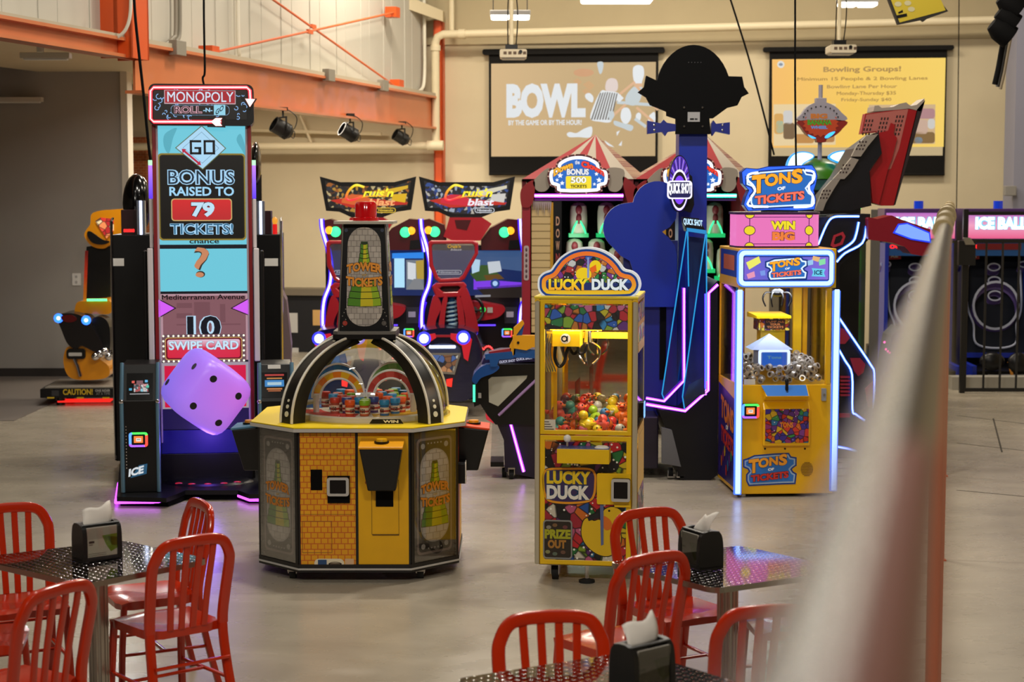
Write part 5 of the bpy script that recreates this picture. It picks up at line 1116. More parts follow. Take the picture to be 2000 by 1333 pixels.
def duck_claw():
    F = Frame(1145, 10.45, -8.0)
    t = thing('duck_claw_machine', F, 'tall yellow claw machine with a cloud shaped LUCKY DUCK sign and rubber ducks inside', 'claw machine')
    xl = F.p(1044, 900, 0)[0]; xr = F.p(1244, 900, 0)[0]; z0 = F.p(1145, 1106, 0)[1]; zt = F.p(1145, 585, 0)[1]; D = .66; zm = F.p(1145, 850, 0)[1]
    zwt = F.p(1145, 597, 0)[1]; zwb = F.p(1145, 843, 0)[1]; zh = F.p(1145, 645, 0)[1]
    POST = mat('pale_corner_post', '#b9b19a', .4, .2)
    wx0, wx1 = F.p(1056, 700, 0)[0], F.p(1232, 700, 0)[0]
    b = MB(); b.box(xl, xr, .012, D, z0, zwb-.1, YEL); b.box(xl, xr, 0, D, zt-.02, zt+.0, YEL); b.box(xl-.004, xr+.004, -.006, D+.004, zt, zt+.018, mat('yellow_lid', '#e8cf2c', .35)); b.build('cabinet_body', t, .006)
    b = MB()
    for x in (xl, xr-.035):
        for y in (0.0, D-.035): b.box(x, x+.035, y, y+.035, z0, zt, POST)
    b.build('corner_post', t, .01)
    b = MB(); b.ringbox(xl+.035, zm+.0, xr-.035, zt-.002, .026, -.004, .03, YEL); b.ringbox(xl+.035, z0+.005, xr-.035, zm-.006, .03, -.004, .03, YEL); b.ringbox(xl+.028, z0, xr-.028, zt, .007, .0, .012, pl('#8a6a08', .5)); b.build('door_frame', t, .003)
    # inside
    b = MB(); b.box(wx0-.02, wx1+.02, D-.03, D-.02, zwb-.02, zt-.03, mat('back_mirror', '#f2ead0', .03, 1.0)); b.build('back_mirror', t)
    b = MB()
    for x in (wx0-.005, wx1-.02):
        b.box(x, x+.022, D-.06, D-.03, zwb, zt-.03, YEL)
    x = F.p(1084, 760, .3)[0]; b.box(x-.01, x+.012, .3, .32, zwb, zh-.15, YELD); b.build('inner_post', t)
    g = MB(); x2 = F.p(1125, 790, .05)[0]; g.box(wx0, x2, .3, .304, zwb, zwb+.33, glass('chute_acrylic', (.97, .97, .93), .8, .03, .03)); g.box(x2-.004, x2, .03, .3, zwb, zwb+.3, glass('chute_acrylic')); g.build('chute_panel', t)
    g = MB(); g.box(wx0-.01, wx1+.01, .008, .013, zwb-.01, zwt+.01, GLASS); g.build('front_glass', t)
    b = MB(); b.box(wx0, wx1, .014, .02, zh, zwt, ARTL); b.build('printed_valance', t)
    b = MB(); q = F.rect(1056, 820, 1085, 843, .006); b.flat(rrect(*q, .002), .0055, pl('#d8d2c2', .5))
    for k in range(4): b.flat([(q[0]+.006, q[1]+.012+k*.015), (q[2]-.01*(k+1), q[1]+.012+k*.015), (q[2]-.01*(k+1), q[1]+.018+k*.015), (q[0]+.006, q[1]+.018+k*.015)], .005, pl('#5a5650', .5))
    b.build('notice_label', t)
    # gantry, claw and wiring
    b = MB(); q = F.rect(1079, 647, 1133, 677, .12); b.box(q[0], q[2], .12, .3, q[1], q[3], YEL); b.flat(circ((q[0]+q[2])/2-.005, (q[1]+q[3])/2, .032, n=18), .118, pl('#ece6d0', .4)); b.rimmed(circ((q[0]+q[2])/2-.012, (q[1]+q[3])/2, .02, n=14), circ((q[0]+q[2])/2-.012, (q[1]+q[3])/2, .012, n=14), .1165, .1175, BLK); b.box((q[0]+q[2])/2+.004, (q[0]+q[2])/2+.01, .1165, .1175, (q[1]+q[3])/2-.018, (q[1]+q[3])/2+.018, BLK)
    b.box(wx0, wx1, .3, .34, q[3]-.06, q[3]-.02, YELD); b.box(q[0]-.02, q[2]+.13, .16, .19, q[3]+.0, q[3]+.025, YELD); b.build('gantry', t, .004)
    b = MB(); pts = [(1085, 676), (1084, 700), (1092, 716), (1102, 708), (1106, 690), (1112, 676)]; P = catmull([(F.p(u, v, .2)[0], .2, F.p(u, v, .2)[1]) for u, v in pts], 8)
    b.tube(P, .011, BLK, 8); b.tube(catmull([(F.p(u, v, .22)[0], .22, F.p(u, v, .22)[1]) for u, v in ((1128, 676), (1132, 690), (1142, 688), (1146, 672))], 6), .009, BLK, 8); b.build('coiled_cord', t)
    b = MB()
    for k in range(4):
        q0 = F.p(1063+k*5, 652, .15+.03*k); b.tube(catmull([(q0[0], .15+.03*k, q0[1]), (q0[0]-.012, .15+.03*k, q0[1]-.12), (q0[0]+.02, .16+.03*k, q0[1]-.24)], 5), .006, CHROME, 6)
    b.build('hanging_wire', t)
    b = MB(); x, z = F.p(1149, 662, .3); b.cyl((x, .3, z+.06), (x, .3, z-.02), .022, CHROME, r1=.03, n=14)
    for k in range(3): a = 2*PI*k/3+.4; c_, s_ = math.cos(a), math.sin(a); b.tube(catmull([(x+.02*c_, .3+.02*s_, z-.02), (x+.075*c_, .3+.075*s_, z-.06), (x+.07*c_, .3+.07*s_, z-.12), (x+.03*c_, .3+.03*s_, z-.16)], 5), .007, CHROME, 6)
    b.tube([(x, .3, z+.06), (x, .3, zh+.02)], .01, CHROME, 6); b.build('claw', t)
    # right-hand side: window, strips and print
    b = MB(); X = xr+.001
    def sx(y0, y1, za, zb_, m, d=0.0): b.add([(X+d, y0, za), (X+d, y1, za), (X+d, y1, zb_), (X+d, y0, zb_)], [(0, 1, 2, 3)], m)
    sx(.04, D-.04, zt-.14, zt-.03, ART); sx(.035, D-.035, zt-.17, zt-.14, YELD, .001); sx(.04, D-.04, zt-.27, zt-.17, ARTL); sx(.035, D-.035, zt-.33, zt-.27, YEL, .001)
    sx(.035, D-.035, zm-.02, zm+.03, YEL, .001); sx(.035, D-.035, zm-.36, zm-.02, YEL, .002); sx(.04, D-.04, z0+.03, zm-.36, ART, .002)
    b.build('side_print', t)
    g = MB(); g.box(xr-.008, xr-.003, .03, D-.03, zm, zt-.33, GLASS); g.build('side_glass', t)
    g = MB(); g.box(xl+.003, xl+.008, .03, D-.03, zm, zt-.03, GLASS); g.build('side_glass', t)
    card = MB(Matrix.Translation((xr, .2, 0)) @ Matrix.Rotation(PI/2, 4, 'Z')); zc = F.p(1262, 800, .2)[1]; card.prism(rrect(-.05, zc-.05, .05, zc+.05, .01), -.03, 0, BLK); card.rimmed(rrect(-.05, zc-.05, .05, zc+.05, .012), rrect(-.036, zc-.036, .036, zc+.036, .006), -.034, -.028, em('#7ab0e8', 1.5)); card.build('side_reader', t)
    # lower door: print, logo, reader, chute door
    b = MB(); q = F.rect(1057, 866, 1233, 1093, -.001); b.flat(rrect(*q, .001), -.0015, ART)
    P = [q[:2] for q in catmull([(*p, 0) for p in F.pp([(1060, 925), (1072, 915), (1112, 914), (1152, 915), (1164, 926), (1165, 945), (1162, 968), (1150, 981), (1112, 985), (1074, 981), (1063, 968), (1059, 945)])], 5, True)]
    b.flat(grow(P, .004), -.003, pl('#1c1a24', .4)); b.flat(P, -.004, pl('#e89a1c', .4)); b.flat(grow(P, -.014), -.005, pl('#3a2a5a', .4))
    cartoon(b, 'LUCKY', F.rect(1068, 921, 1154, 945, 0), -.006, gradient('logo_amber', [(0, '#e8741c'), (1, '#e8c81c')], 'Z', .52, .62, 0, .4), pl('#1c4a6a', .4)); cartoon(b, 'DUCK', F.rect(1068, 949, 1152, 975, 0), -.006, pl('#e8e6dc', .4), pl('#1a3f6a', .4))
    # the printed duck
    body = catmull([(*p, 0) for p in F.pp([(1139, 1020), (1148, 1012), (1160, 1018), (1172, 1016), (1190, 1030), (1205, 1030), (1213, 1050), (1208, 1072), (1190, 1086), (1168, 1083), (1146, 1066), (1136, 1044)])], 5, True); body = [(q[0], q[1]) for q in body]
    head = circ(*F.p(1196, 1012), .07, .068, 22)
    for P_, d in ((body, 0), (head, .001)): b.flat(grow(P_, .006), -.003-d, pl('#2a2410', .4)); b.flat(P_, -.0045-d, pl('#e0b814', .4))
    b.flat([(q[0], q[1]) for q in catmull([(*p, 0) for p in F.pp([(1178, 1008), (1192, 1016), (1196, 1030), (1184, 1036), (1176, 1024)])], 4, True)], -.007, pl('#d8701c', .4)); b.flat(circ(*F.p(1190, 998), .007, n=8), -.007, BLK)
    b.flat(F.pp([(1172, 984), (1179, 984), (1179, 1064), (1174, 1066)]), -.008, pl('#5a6a9a', .3)); b.flat(F.pp([(1147, 1010), (1170, 1000), (1170, 1012), (1150, 1018)]), -.0072, pl('#1c1c22', .4)); b.build('printed_door', t)
    b = MB(); q = F.rect(1166, 926, 1232, 985, -.01); b.prism(rrect(*q, .01), -.02, 0, YEL); q2 = F.rect(1200, 985, 1232, 991, -.01); b.box(q2[0], q2[2], -.02, 0, q2[1], q2[3], YEL); b.build('reader_plate', t, .003)
    x, z = F.p(1213, 957, -.03); card_reader(t, x, z, -.02, .115, .14, False)
    b = MB(); q = F.rect(1061, 1017, 1118, 1091, -.004); b.rimmed(rrect(*q, .02), rrect(q[0]+.008, q[1]+.008, q[2]-.008, q[3]-.008, .015), -.012, -.002, pl('#8a8a86', .4)); b.flat(rrect(q[0]+.006, q[1]+.006, q[2]-.006, q[3]-.006, .016), -.006, mat('smoked_flap', '#2a211a', .25)); 
    for u, v, c in ((1072, 1030, '#8a8478'), (1084, 1026, '#7a5a3a'), (1104, 1030, '#6a3a3a'), (1070, 1078, '#8a8a5a'), (1084, 1082, '#5a6a5a'), (1100, 1079, '#6a4a3a')): b.flat(circ(*F.p(u, v), .016, .012, 9), -.007, pl(c, .4))
    b.text('PRIZE', F.rect(1064, 1035, 1115, 1052), -.008, pl('#a8a81c', .35), .06); b.text('OUT', F.rect(1070, 1055, 1106, 1071), -.008, pl('#a8742c', .35), .06); b.build('prize_flap', t)
    b = MB(); q = F.rect(1088, 879, 1190, 905, -.12); b.box(q[0], q[2], -.13, 0, q[1], q[3], YEL); b.box(q[0], q[2], -.125, 0, q[3], q[3]+.004, pl('#3a4a8a', .3)); b.build('control_shelf', t, .005)
    b = MB(); x, z = F.p(1108, 876, -.08); b.cyl((x, -.08, z), (x, -.08, z+.05), .008, CHROME, n=8); b.ball((x, -.08, z+.06), .024, WHITE, 14, 9); b.build('joystick', t)
    b = MB(); x, z = F.p(1175, 878, -.08); b.lathe([(.045, z-.01), (.045, z+.008), (.034, z+.018), (0, z+.02)], WHITE, 18, Matrix.Translation((x, -.07, 0))); b.build('button', t)
    b = MB(); caster(b, xl+.12, .08, z0, .045); caster(b, xr-.12, .08, z0, .045); caster(b, xl+.12, D-.1, z0, .045); caster(b, xr-.12, D-.1, z0, .045); b.build('caster', t)
    b = MB(); x = F.p(1148, 1120, .1)[0]; b.cyl((x, .04, .02), (x, .04, z0), .012, CHROME, n=8); b.lathe([(.05, 0), (.05, .014), (.02, .024), (0, .024)], RUBBER, 16, Matrix.Translation((x, .04, 0))); b.build('levelling_foot', t)
    # cloud shaped sign on the roof
    dy = .06; pts = [(1050, 556), (1052, 542), (1062, 532), (1075, 527), (1083, 516), (1096, 501), (1118, 488), (1145, 483), (1172, 487), (1195, 499), (1210, 514), (1219, 526), (1234, 530), (1246, 540), (1251, 556), (1247, 570), (1238, 579), (1222, 583), (1145, 584), (1076, 583), (1060, 578), (1052, 568)]
    P = [(q[0], q[1]) for q in catmull([(*p, 0) for p in F.pp(pts, dy)], 3, True)]
    b = MB(); b.prism(P, dy, dy+.09, em('#e6e6e4', .75)); sg = b.build('roof_sign', t, .004)
    b = MB(); b.flat(grow(P, -.012), dy-.002, em('#1c4a96', .6)); b.flat(grow(P, -.026), dy-.003, gradient('sign_amber_ring', [(0, '#f0d81c'), (.2, '#f0a81c'), (.45, '#f0781c'), (1, '#f0701c')], 'Z', zt, zt+.33, .85))
    inner = grow(P, -.052); b.flat(inner, dy-.004, em('#2a3a7a', .6))
    up = [(x, max(z, zt+.1)) for x, z in grow(P, -.056)]; b.flat(up, dy-.005, blobs('sign_ducks', ['#c83a3a', '#d8d030', '#3a6ac0', '#e0e0d8', '#8a3a9a', '#3a9a4a', '#e0802c', '#222228'], 26, .6))
    for cx_, cz_, rx_, rz_ in ((1140, 536, 13, 13), (1163, 520, 11, 11)): x, z = F.p(cx_, cz_, dy); b.flat(circ(x, z, .048 if cx_ < 1150 else .036, .042 if cx_ < 1150 else .036, 18), dy-.006-(.001 if cx_ > 1150 else 0), em('#f0cc1c', .9))
    b.flat(F.pp([(1152, 524), (1164, 517), (1166, 530), (1156, 533)], dy), dy-.008, em('#e8641c', .9)); b.flat(F.pp([(1147, 503), (1151, 503), (1151, 543), (1147, 543)], dy), dy-.009, em('#8a9ad0', .8))
    cartoon(b, 'LUCKY', F.rect(1072, 545, 1148, 567, dy), dy-.01, gradient('sign_lucky', [(0, '#f0a01c'), (1, '#f0e01c')], 'Z', zt+.05, zt+.13, .95), em('#123a4a', .4)); cartoon(b, 'DUCK', F.rect(1156, 545, 1229, 567, dy), dy-.01, em('#dfe6e6', .95), em('#123a4a', .4)); b.build('sign_face', sg)
    for (u, v) in ((1107, 500), (1189, 501), (1052, 554), (1248, 554), (1097, 582), (1200, 582)): pass
    l = bpy.data.lights.new('cabinet_lamp', 'AREA'); l.energy = 8; l.shape = 'RECTANGLE'; l.size = .5; l.size_y = .1; l.color = (1, .93, .8); o = bpy.data.objects.new('cabinet_lamp', l); C.objects.link(o); o.parent = t; o.location = ((xl+xr)/2, .15, zh+.02)
    return F, wx0, wx1, zwb, x2
DF, DW0, DW1, DZB, DCX = duck_claw()
def make_duck(col, label, m2):
    m = pl(col, .3)
    b = MB(); b.ball((0, 0, .03), (.036, .044, .031), m, 14, 9); b.ball((0, -.022, .072), (.025, .026, .024), m, 12, 8); b.lathe([(.0, .03), (.014, .0), (.0, -.01)], m, 8, Matrix.Translation((0, .048, .045)) @ Matrix.Rotation(-.9, 4, 'X'))
    for s in (-1, 1): b.ball((s*.034, .004, .035), (.008, .022, .015), m, 8, 6)
    d = b.build('rubber_duck'); tag(d, label, 'rubber duck', 'rubber ducks in the claw machine')
    b = MB(); b.ball((0, -.05, .068), (.014, .013, .006), m2, 10, 6); b.build('beak', d)
    b = MB(); b.ball((-.011, -.043, .08), .0045, BLK, 6, 5); b.ball((.011, -.043, .08), .0045, BLK, 6, 5); b.build('duck_eyes', d); return d
protos = {}; DUCKS = []; random.seed(5)
DC = {'yellow': '#d8bc1c', 'red': '#c8322a', 'blue': '#3a6f9a', 'lime green': '#93b82a', 'purple': '#5a3a6a', 'orange': '#d8681c', 'pink': '#d0708a', 'teal': '#3a8a7a', 'coral': '#e0584a', 'pale grey': '#a8a89a'}
dn = list(DC); pos = []
for layer in range(2):
    for k in range(900):
        x = random.uniform(DW0+.05, DW1-.05); y = random.uniform(.07, .58); z = DZB-.1+layer*.075+.05*(y/.58)
        if x < DCX+.05 and y < .36 and layer == 1: continue
        if all(math.hypot(x-p[0], y-p[1]) > (.1 if p[2] == layer else .0) for p in pos): pos.append((x, y, layer, z))
        if len(pos) > (26 if layer == 0 else 48): break
for i, (x, y, l, z) in enumerate(pos):
    n = dn[random.randrange(len(dn))]
    if n not in protos: protos[n] = o = make_duck(DC[n], '%s rubber duck in the heap behind the glass of the duck claw machine' % n, pl('#e07a1c' if n != 'orange' else '#c83a1c', .3))
    else: o = copy_tree(protos[n])
    o.location = DF.M @ Vector((x, y, z+.004)); o.scale = (1.25, 1.25, 1.25); o.rotation_euler = (random.uniform(-.5, .5) if l else random.uniform(-.2, .2), random.uniform(-.4, .4) if l else 0, random.uniform(0, 6.28)); DUCKS.append((n, o))
ordinal_labels(DUCKS, '%s rubber duck in the claw machine')
# ---------------------------------------------------------------- ticket claw machine
TKN = ['#3a2a8a', '#c8621c', '#8a2a6a', '#c8a01c', '#b8281c', '#2a6a9a', '#5a2a7a', '#3a8a4a']
def tons_logo(b, F, uv, y, lit, dy=0.0, outline=True):
    """ticket shaped logo: amber TONS over red TICKETS on a blue ticket"""
    u0, v0, u1, v1 = uv; U = lambda a: u0+(u1-u0)*a; V = lambda a: v0+(v1-v0)*a; k = (lambda c, s=.9: em(c, s)) if lit else (lambda c, s=0: pl(c, .35))
    sh = [(.06, .17), (.2, .06), (.6, .0), (.86, -.02), (.9, .1), (1, .13), (1, .35), (.94, .42), (.9, .5), (.94, .62), (1, .68), (.98, .97), (.75, .98), (.3, 1.02), (.1, 1.04), (.06, .9), (.06, .7), (.12, .58), (.08, .46), (.0, .4), (.0, .2)]
    P = F.pp([(U(a), V(c)) for a, c in sh], dy)
    b.flat(grow(P, .012), y, k('#123a8a', .8)); b.flat(P, y-.001, k('#cfe2ff', 1.3) if lit else pl('#9ab4d8', .4)); b.flat(grow(P, -.012), y-.002, k('#2a72c8', .9))
    X0, X1 = F.p(U(.08), V(.3), dy)[0], F.p(U(.84), V(.3), dy)[0]; sl = .12
    wp = lambda x, z: (x, z+(x-X0)*sl)
    zt, zb_ = F.p(U(.1), V(.12), dy)[1], F.p(U(.1), V(.66), dy)[1]
    am = gradient('tons_amber_%s' % lit, [(0, '#e8681c'), (.5, '#f09a1c'), (1, '#f0b81c')], 'Z', 0, 1, 0) if False else k('#f6a428', 1.15)
    h = zt-zb_; w_ = X1-X0; dk = k('#3a1c3a', .5)
    b.otext('T', (X0, zb_, X0+w_*.27, zt-.01), y-.003, am, dk, .05, .085, 0, wp); b.otext('O', (X0+w_*.25, zb_+h*.28, X0+w_*.52, zt-h*.08), y-.004, am, dk, .05, .085, 0, wp); b.otext('N', (X0+w_*.53, zb_+h*.34, X0+w_*.76, zt-h*.1), y-.004, am, dk, .05, .085, 0, wp); b.otext('S', (X0+w_*.78, zb_+h*.26, X0+w_*1.0, zt+h*.0), y-.004, am, dk, .05, .085, 0, wp)
    b.text('OF', (X0+w_*.5, zb_+h*.02, X0+w_*.66, zb_+h*.2), y-.005, k('#eef2f8', 1.0), .06, 0, wp)
    q = (X0+w_*.06, F.p(U(0), V(.96), dy)[1], X1+w_*.04, F.p(U(0), V(.72), dy)[1]); b.otext('TICKETS', q, y-.004, k('#f0705a' if lit else '#c8302a', 1.1), k('#4a1018', .5), .05, .1, 0, lambda x, z: (x, z+(x-X0)*sl*.9))
def ticket_claw():
    F = Frame(1537, 13.5, 3.5)
    t = thing('ticket_claw_machine', F, 'wide yellow claw machine with white light edges under a lit sign reading TONS OF TICKETS', 'claw machine')
    xl, xr = F.p(1441, 800, 0)[0], F.p(1629, 800, 0)[0]; z0 = F.p(1537, 965, 0)[1]; zt = F.p(1537, 486, 0)[1]; D = .86
    wx0, wx1 = F.p(1452, 660, 0)[0], F.p(1614, 660, 0)[0]; wz0, wz1 = F.p(1537, 752, 0)[1], F.p(1537, 563, 0)[1]
    PY = mat('ticket_claw_yellow', '#e6ae08', .35, var=.03)
    b = MB(); b.box(xl, xr, 0, D, z0, wz0, PY); b.box(xl, xr, 0, D, wz1, zt, PY)
    for x in (xl, wx1): b.box(x, x+(wx0-xl), 0, .05, wz0, wz1, PY); b.box(x, x+(wx0-xl), D-.05, D, wz0, wz1, PY)
    b.build('cabinet_body', t, .005)
    b = MB(); b.box(xl+.03, xr-.03, .03, D-.03, .02, z0, BLK2)
    for x in (xl+.06, xr-.06):
        for y in (.06, D-.06): b.cyl((x, y, 0), (x, y, .03), .03, STEEL, n=12)
    b.build('base_plinth', t)
    g = MB(); g.box(wx0, wx1, .008, .013, wz0, wz1, GLASS); g.build('front_glass', t)
    for x in (xl+.006, xr-.012): g = MB(); g.box(x, x+.005, .05, D-.05, wz0, wz1, GLASS); g.build('side_glass', t)
    g = MB(); g.box(wx0, wx1, D-.02, D-.015, wz0, wz1, GLASS); g.build('rear_glass', t)
    # light edges
    LE = em('#9cbcff', 2.3); LC = pl('#9ab0d8', .3)
    b = MB(); b.box(xl-.03, xl+.03, -.035, .0, z0+.0, wz1-.02, mat('tube_housing', '#4a6fd8', .3, emit='#3a6cf0', es=1.2)); b.box(xl-.02, xl+.02, -.045, -.03, z0+.01, wz1-.01, LE); b.build('light_edge', t, .006)
    b = MB(); b.box(xr-.03, xr+.03, -.035, .0, z0+.02, wz1-.02, mat('tube_housing', '#4a6fd8', .3)); b.box(xr-.02, xr+.02, -.045, -.03, z0+.03, wz1-.01, LE); b.build('light_edge', t, .006)
    q = F.rect(1440, 487, 1630, 561, -.03); b = MB(); b.prism(rrect(*q, .05), -.04, 0, mat('tube_housing', '#4a6fd8', .3)); b.rimmed(rrect(q[0]+.01, q[1]+.01, q[2]-.01, q[3]-.01, .045), rrect(q[0]+.042, q[1]+.042, q[2]-.042, q[3]-.042, .02), -.05, -.035, LE); b.build('marquee_light', t, .004)
    q = F.rect(1451, 500, 1620, 549, -.04); b = MB(); y = -.044; b.flat(rrect(*q, .01), y, em('#1c2a7a', .8)); b.flat(rrect(q[0]+.008, q[1]+.008, q[2]-.008, q[3]-.008, .008), y-.001, gradient('marquee_violet', [(0, '#7a62d8'), (.5, '#4a62d0'), (1, '#8a6ae0')], 'X', q[0], q[2], .95))
    tons_logo(b, F, (1497, 505, 1575, 545), y-.002, True, -.044)
    for pts, c in (([(1457, 513), (1482, 501), (1486, 513), (1463, 527)], '#f0ec6a'), ([(1458, 536), (1473, 530), (1475, 541), (1461, 545)], '#e89ab8'), ([(1484, 530), (1494, 528), (1495, 538), (1486, 539)], '#7a9ae8'), ([(1588, 500), (1602, 503), (1598, 512), (1586, 508)], '#e8b87a'), ([(1599, 508), (1612, 505), (1612, 516), (1600, 519)], '#8ae0a8'), ([(1577, 510), (1588, 507), (1588, 517), (1578, 519)], '#9ac8f0'), ([(1585, 524), (1612, 526), (1609, 533), (1612, 541), (1585, 540), (1588, 532)], '#6ad0f0')): b.flat(F.pp(pts, -.044), y-.003, em(c, 1.0))
    b.text('ICE', F.rect(1590, 528, 1606, 537, -.044), y-.005, em('#1c3a6a', .6), .03); b.build('marquee_face', t)
    # drum with the pink ticket
    zd0, zd1 = F.p(1515, 480, .3)[1], F.p(1515, 419, .3)[1]; xa, xb = F.p(1434, 450, .3)[0], F.p(1597, 450, .3)[0]
    xm = (xa+xb)/2; hw = (xb-xa)/2; P = [(xm+hw*math.sin(a), .42-.28*math.cos(a)**.5 if math.cos(a) > 0 else .42) for a in [(-PI/2)+PI*k/24 for k in range(25)]]
    P = rrect(xa, .14, xb, .62, .13, 8)
    PINK = em('#f07ac0', .95); b = MB(); b.plate(P, zd0-.03, zd0, mat('drum_purple', '#3a1a4a', .4)); b.plate(grow(P, -.004), zd0, zd1, mat('drum_dark', '#301a38', .4), PINK); b.plate(grow(P, .006), zd1, zd1+.02, LGREY, mat('drum_purple', '#3a1a4a', .4)); dr = b.build('ticket_drum', t)
    b = MB(); yf = .143-.004
    for z in (zd0+.018, zd1-.02): b.box(xa+.12, xb-.12, yf-.001, yf+.002, z-.003, z+.003, em('#8a2a8a', .6))
    def lobes(u, w_):
        x = F.p(u, 450, .14)[0]
        P_ = []
        for z, r in ((zd0+.0, .034), ((zd0+zd1)/2, .042), (zd1, .034)): 
            Q = [(x+r*math.cos(a)*w_, min(zd1-.003, max(zd0+.003, z+r*.8*math.sin(a)))) for a in [2*PI*k/18 for k in range(18)]]; b.flat(grow(Q, .006), yf-.001, em('#6a1a6a', .5)); b.flat(Q, yf-.002, em('#f0d82a', 1.0))
        b.box(x-.003, x+.003, yf-.0012, yf, zd0, zd1, em('#6a1a6a', .5))
    lobes(1464, 1.0); lobes(1580, .7)
    b.otext('WIN', F.rect(1505, 432, 1553, 449, .14), yf-.002, em('#f4e02a', 1.0), em('#3a1a5a', .4), .06, .11); b.otext('BIG', F.rect(1508, 453, 1552, 470, .14), yf-.002, em('#f0803a', 1.0), em('#3a1a5a', .4), .06, .11); b.build('drum_print', dr)
    # roof sign
    dy = .2; b = MB(); sh = [(1450, 337), (1458, 330), (1480, 332), (1500, 327), (1560, 325), (1585, 324), (1592, 333), (1595, 345), (1592, 360), (1588, 372), (1592, 390), (1590, 408), (1560, 410), (1500, 409), (1462, 411), (1454, 400), (1458, 385), (1464, 372), (1452, 358)]
    P = F.pp(sh, dy); b.prism(grow(P, .008), dy, dy+.1, mat('sign_blue_case', '#16307a', .3)); b.box(F.p(1490, 410, dy)[0], F.p(1560, 410, dy)[0], dy+.02, dy+.08, zd1, P[14][1], DGREY); sg = b.build('roof_sign', t, .004)
    b = MB(); b.flat(grow(P, .002), dy-.002, em('#2a5cf0', 1.6)); tons_logo(b, F, (1458, 332, 1588, 404), dy-.003, True, dy)
    NE = em('#cfe0ff', 3.5)
    L = [F.p(u, v, dy) for u, v in ((1480, 337), (1462, 341), (1460, 352), (1470, 362), (1474, 374), (1464, 390), (1462, 402), (1500, 404))]; b.tube([(q[0], dy-.012, q[1]) for q in catmull([(*p, 0) for p in L], 3)], .008, NE, 6)
    L = [F.p(u, v, dy) for u, v in ((1572, 333), (1588, 336), (1589, 350), (1580, 360), (1580, 372), (1587, 384), (1585, 402), (1550, 405))]; b.tube([(q[0], dy-.012, q[1]) for q in catmull([(*p, 0) for p in L], 3)], .008, NE, 6); b.build('sign_face', sg)
    # front furniture
    b = MB(); q = F.rect(1491, 760, 1582, 785, -.1); b.hexa([(q[0]+.02, -.02, q[1]-.0), (q[2], -.02, q[1]), (q[2], 0, q[1]), (q[0]+.02, 0, q[1]), (q[0]+.02, -.1, q[1]+.04), (q[2], -.1, q[1]+.04), (q[2], 0, q[3]+.02), (q[0]+.02, 0, q[3]+.02)], PY); sh_ = b.build('control_shelf', t, .005)
    b = MB(); b.add([(q[0]+.03, -.097, q[1]+.043), (q[2]-.01, -.097, q[1]+.043), (q[2]-.01, -.005, q[3]+.021), (q[0]-.0, -.005, q[3]+.021)], [(0, 1, 2, 3)], pl('#2a6fc0', .3)); b.build('control_print', sh_)
    b = MB(); x = F.p(1537, 755, -.05)[0]; zz = q[1]+.075; b.cyl((x, -.045, zz-.02), (x, -.045, zz+.0), .03, BLK, r1=.02, n=12); b.cyl((x, -.045, zz), (x, -.045, zz+.07), .013, BLK, n=10); b.ball((x, -.045, zz+.08), (.017, .017, .022), BLK, 10, 7); b.build('joystick', t)
    b = MB(); q = F.rect(1604, 759, 1613, 783, -.01); b.prism(rrect(*q, .004), -.03, 0, pl('#8a8f9a', .35)); b.cyl(((q[0]+q[2])/2, -.034, (q[1]+q[3])/2), ((q[0]+q[2])/2, -.028, (q[1]+q[3])/2), .01, STEEL, n=10); b.build('lock_plate', t, .002)
    x, z = F.p(1465, 803, -.02); card_reader(t, x, z, -.002, .14, .115)
    b = MB(); q = F.rect(1490, 785, 1583, 872, -.04); b.hexa([(q[0], -.05, q[1]), (q[2], -.05, q[1]), (q[2], 0, q[1]), (q[0], 0, q[1]), (q[0], -.05, q[3]-.06), (q[2], -.05, q[3]-.06), (q[2], 0, q[3]), (q[0], 0, q[3])], PY); fl = b.build('flap_housing', t, .01)
    b = MB(); q = F.rect(1494, 799, 1580, 866, -.05); b.flat(rrect(*q, .006), -.0525, blobs('printed_confetti', TKN+['#c83a2a', '#7a3a8a'], 24, 0, .35)); b.text('TONS', F.rect(1523, 825, 1549, 836, -.05), -.054, pl('#d8801c', .4), .04); b.build('prize_flap', fl)
    b = MB()
    for u in (1494, 1533, 1572): x, z = F.p(u, 877, 0); b.cyl((x, -.004, z), (x, 0, z), .008, BLK, n=8)
    b.build('screw_cap', t)
    b = MB(); tons_logo(b, F, (1454, 889, 1553, 945), -.002, False, 0); b.build('front_logo', t)
    b = MB(); x, z = F.p(1576, 917, 0)
    for k in range(11):
        w_ = .05*math.sqrt(max(0.05, 1-((k-5)/5.6)**2)); b.box(x-w_, x+w_, -.002, .001, z+(k-5)*.0105-.0025, z+(k-5)*.0105+.0025, pl('#6a4a04', .6))
    b.build('speaker_grille', t)
    # left side print
    b = MB(); X = xl-.001
    def sq(u0, v0, u1, v1, m, d=0.0):
        a = [F.side(u, v, X) for u, v in ((u0, v1), (u1, v1), (u1, v0), (u0, v0))]; return a
    zc1, zc0 = wz1+.08, zt-.02
    b.add([(X, .06, zc1), (X, D-.06, zc1), (X, D-.06, zc0), (X, .06, zc0)], [(0, 1, 2, 3)], pl('#2a3a9a', .4)); b.add([(X-.001, .2, zc1+.05), (X-.001, D-.2, zc1+.05), (X-.001, D-.2, zc0-.04), (X-.001, .2, zc0-.04)], [(0, 1, 2, 3)], pl('#c8621c', .4))
    b.add([(X, .03, z0+.03), (X, D-.03, z0+.03), (X, D-.03, wz0-.06), (X, .03, wz0-.14)], [(0, 1, 2, 3)], mat('side_indigo', '#2a1c6a', .35, var=.3, vscale=5))
    M = Matrix.Translation((X-.002, D/2, 0)) @ Matrix.Rotation(-PI/2, 4, 'Z')
    zc = F.p(1416, 820, .4)[1]
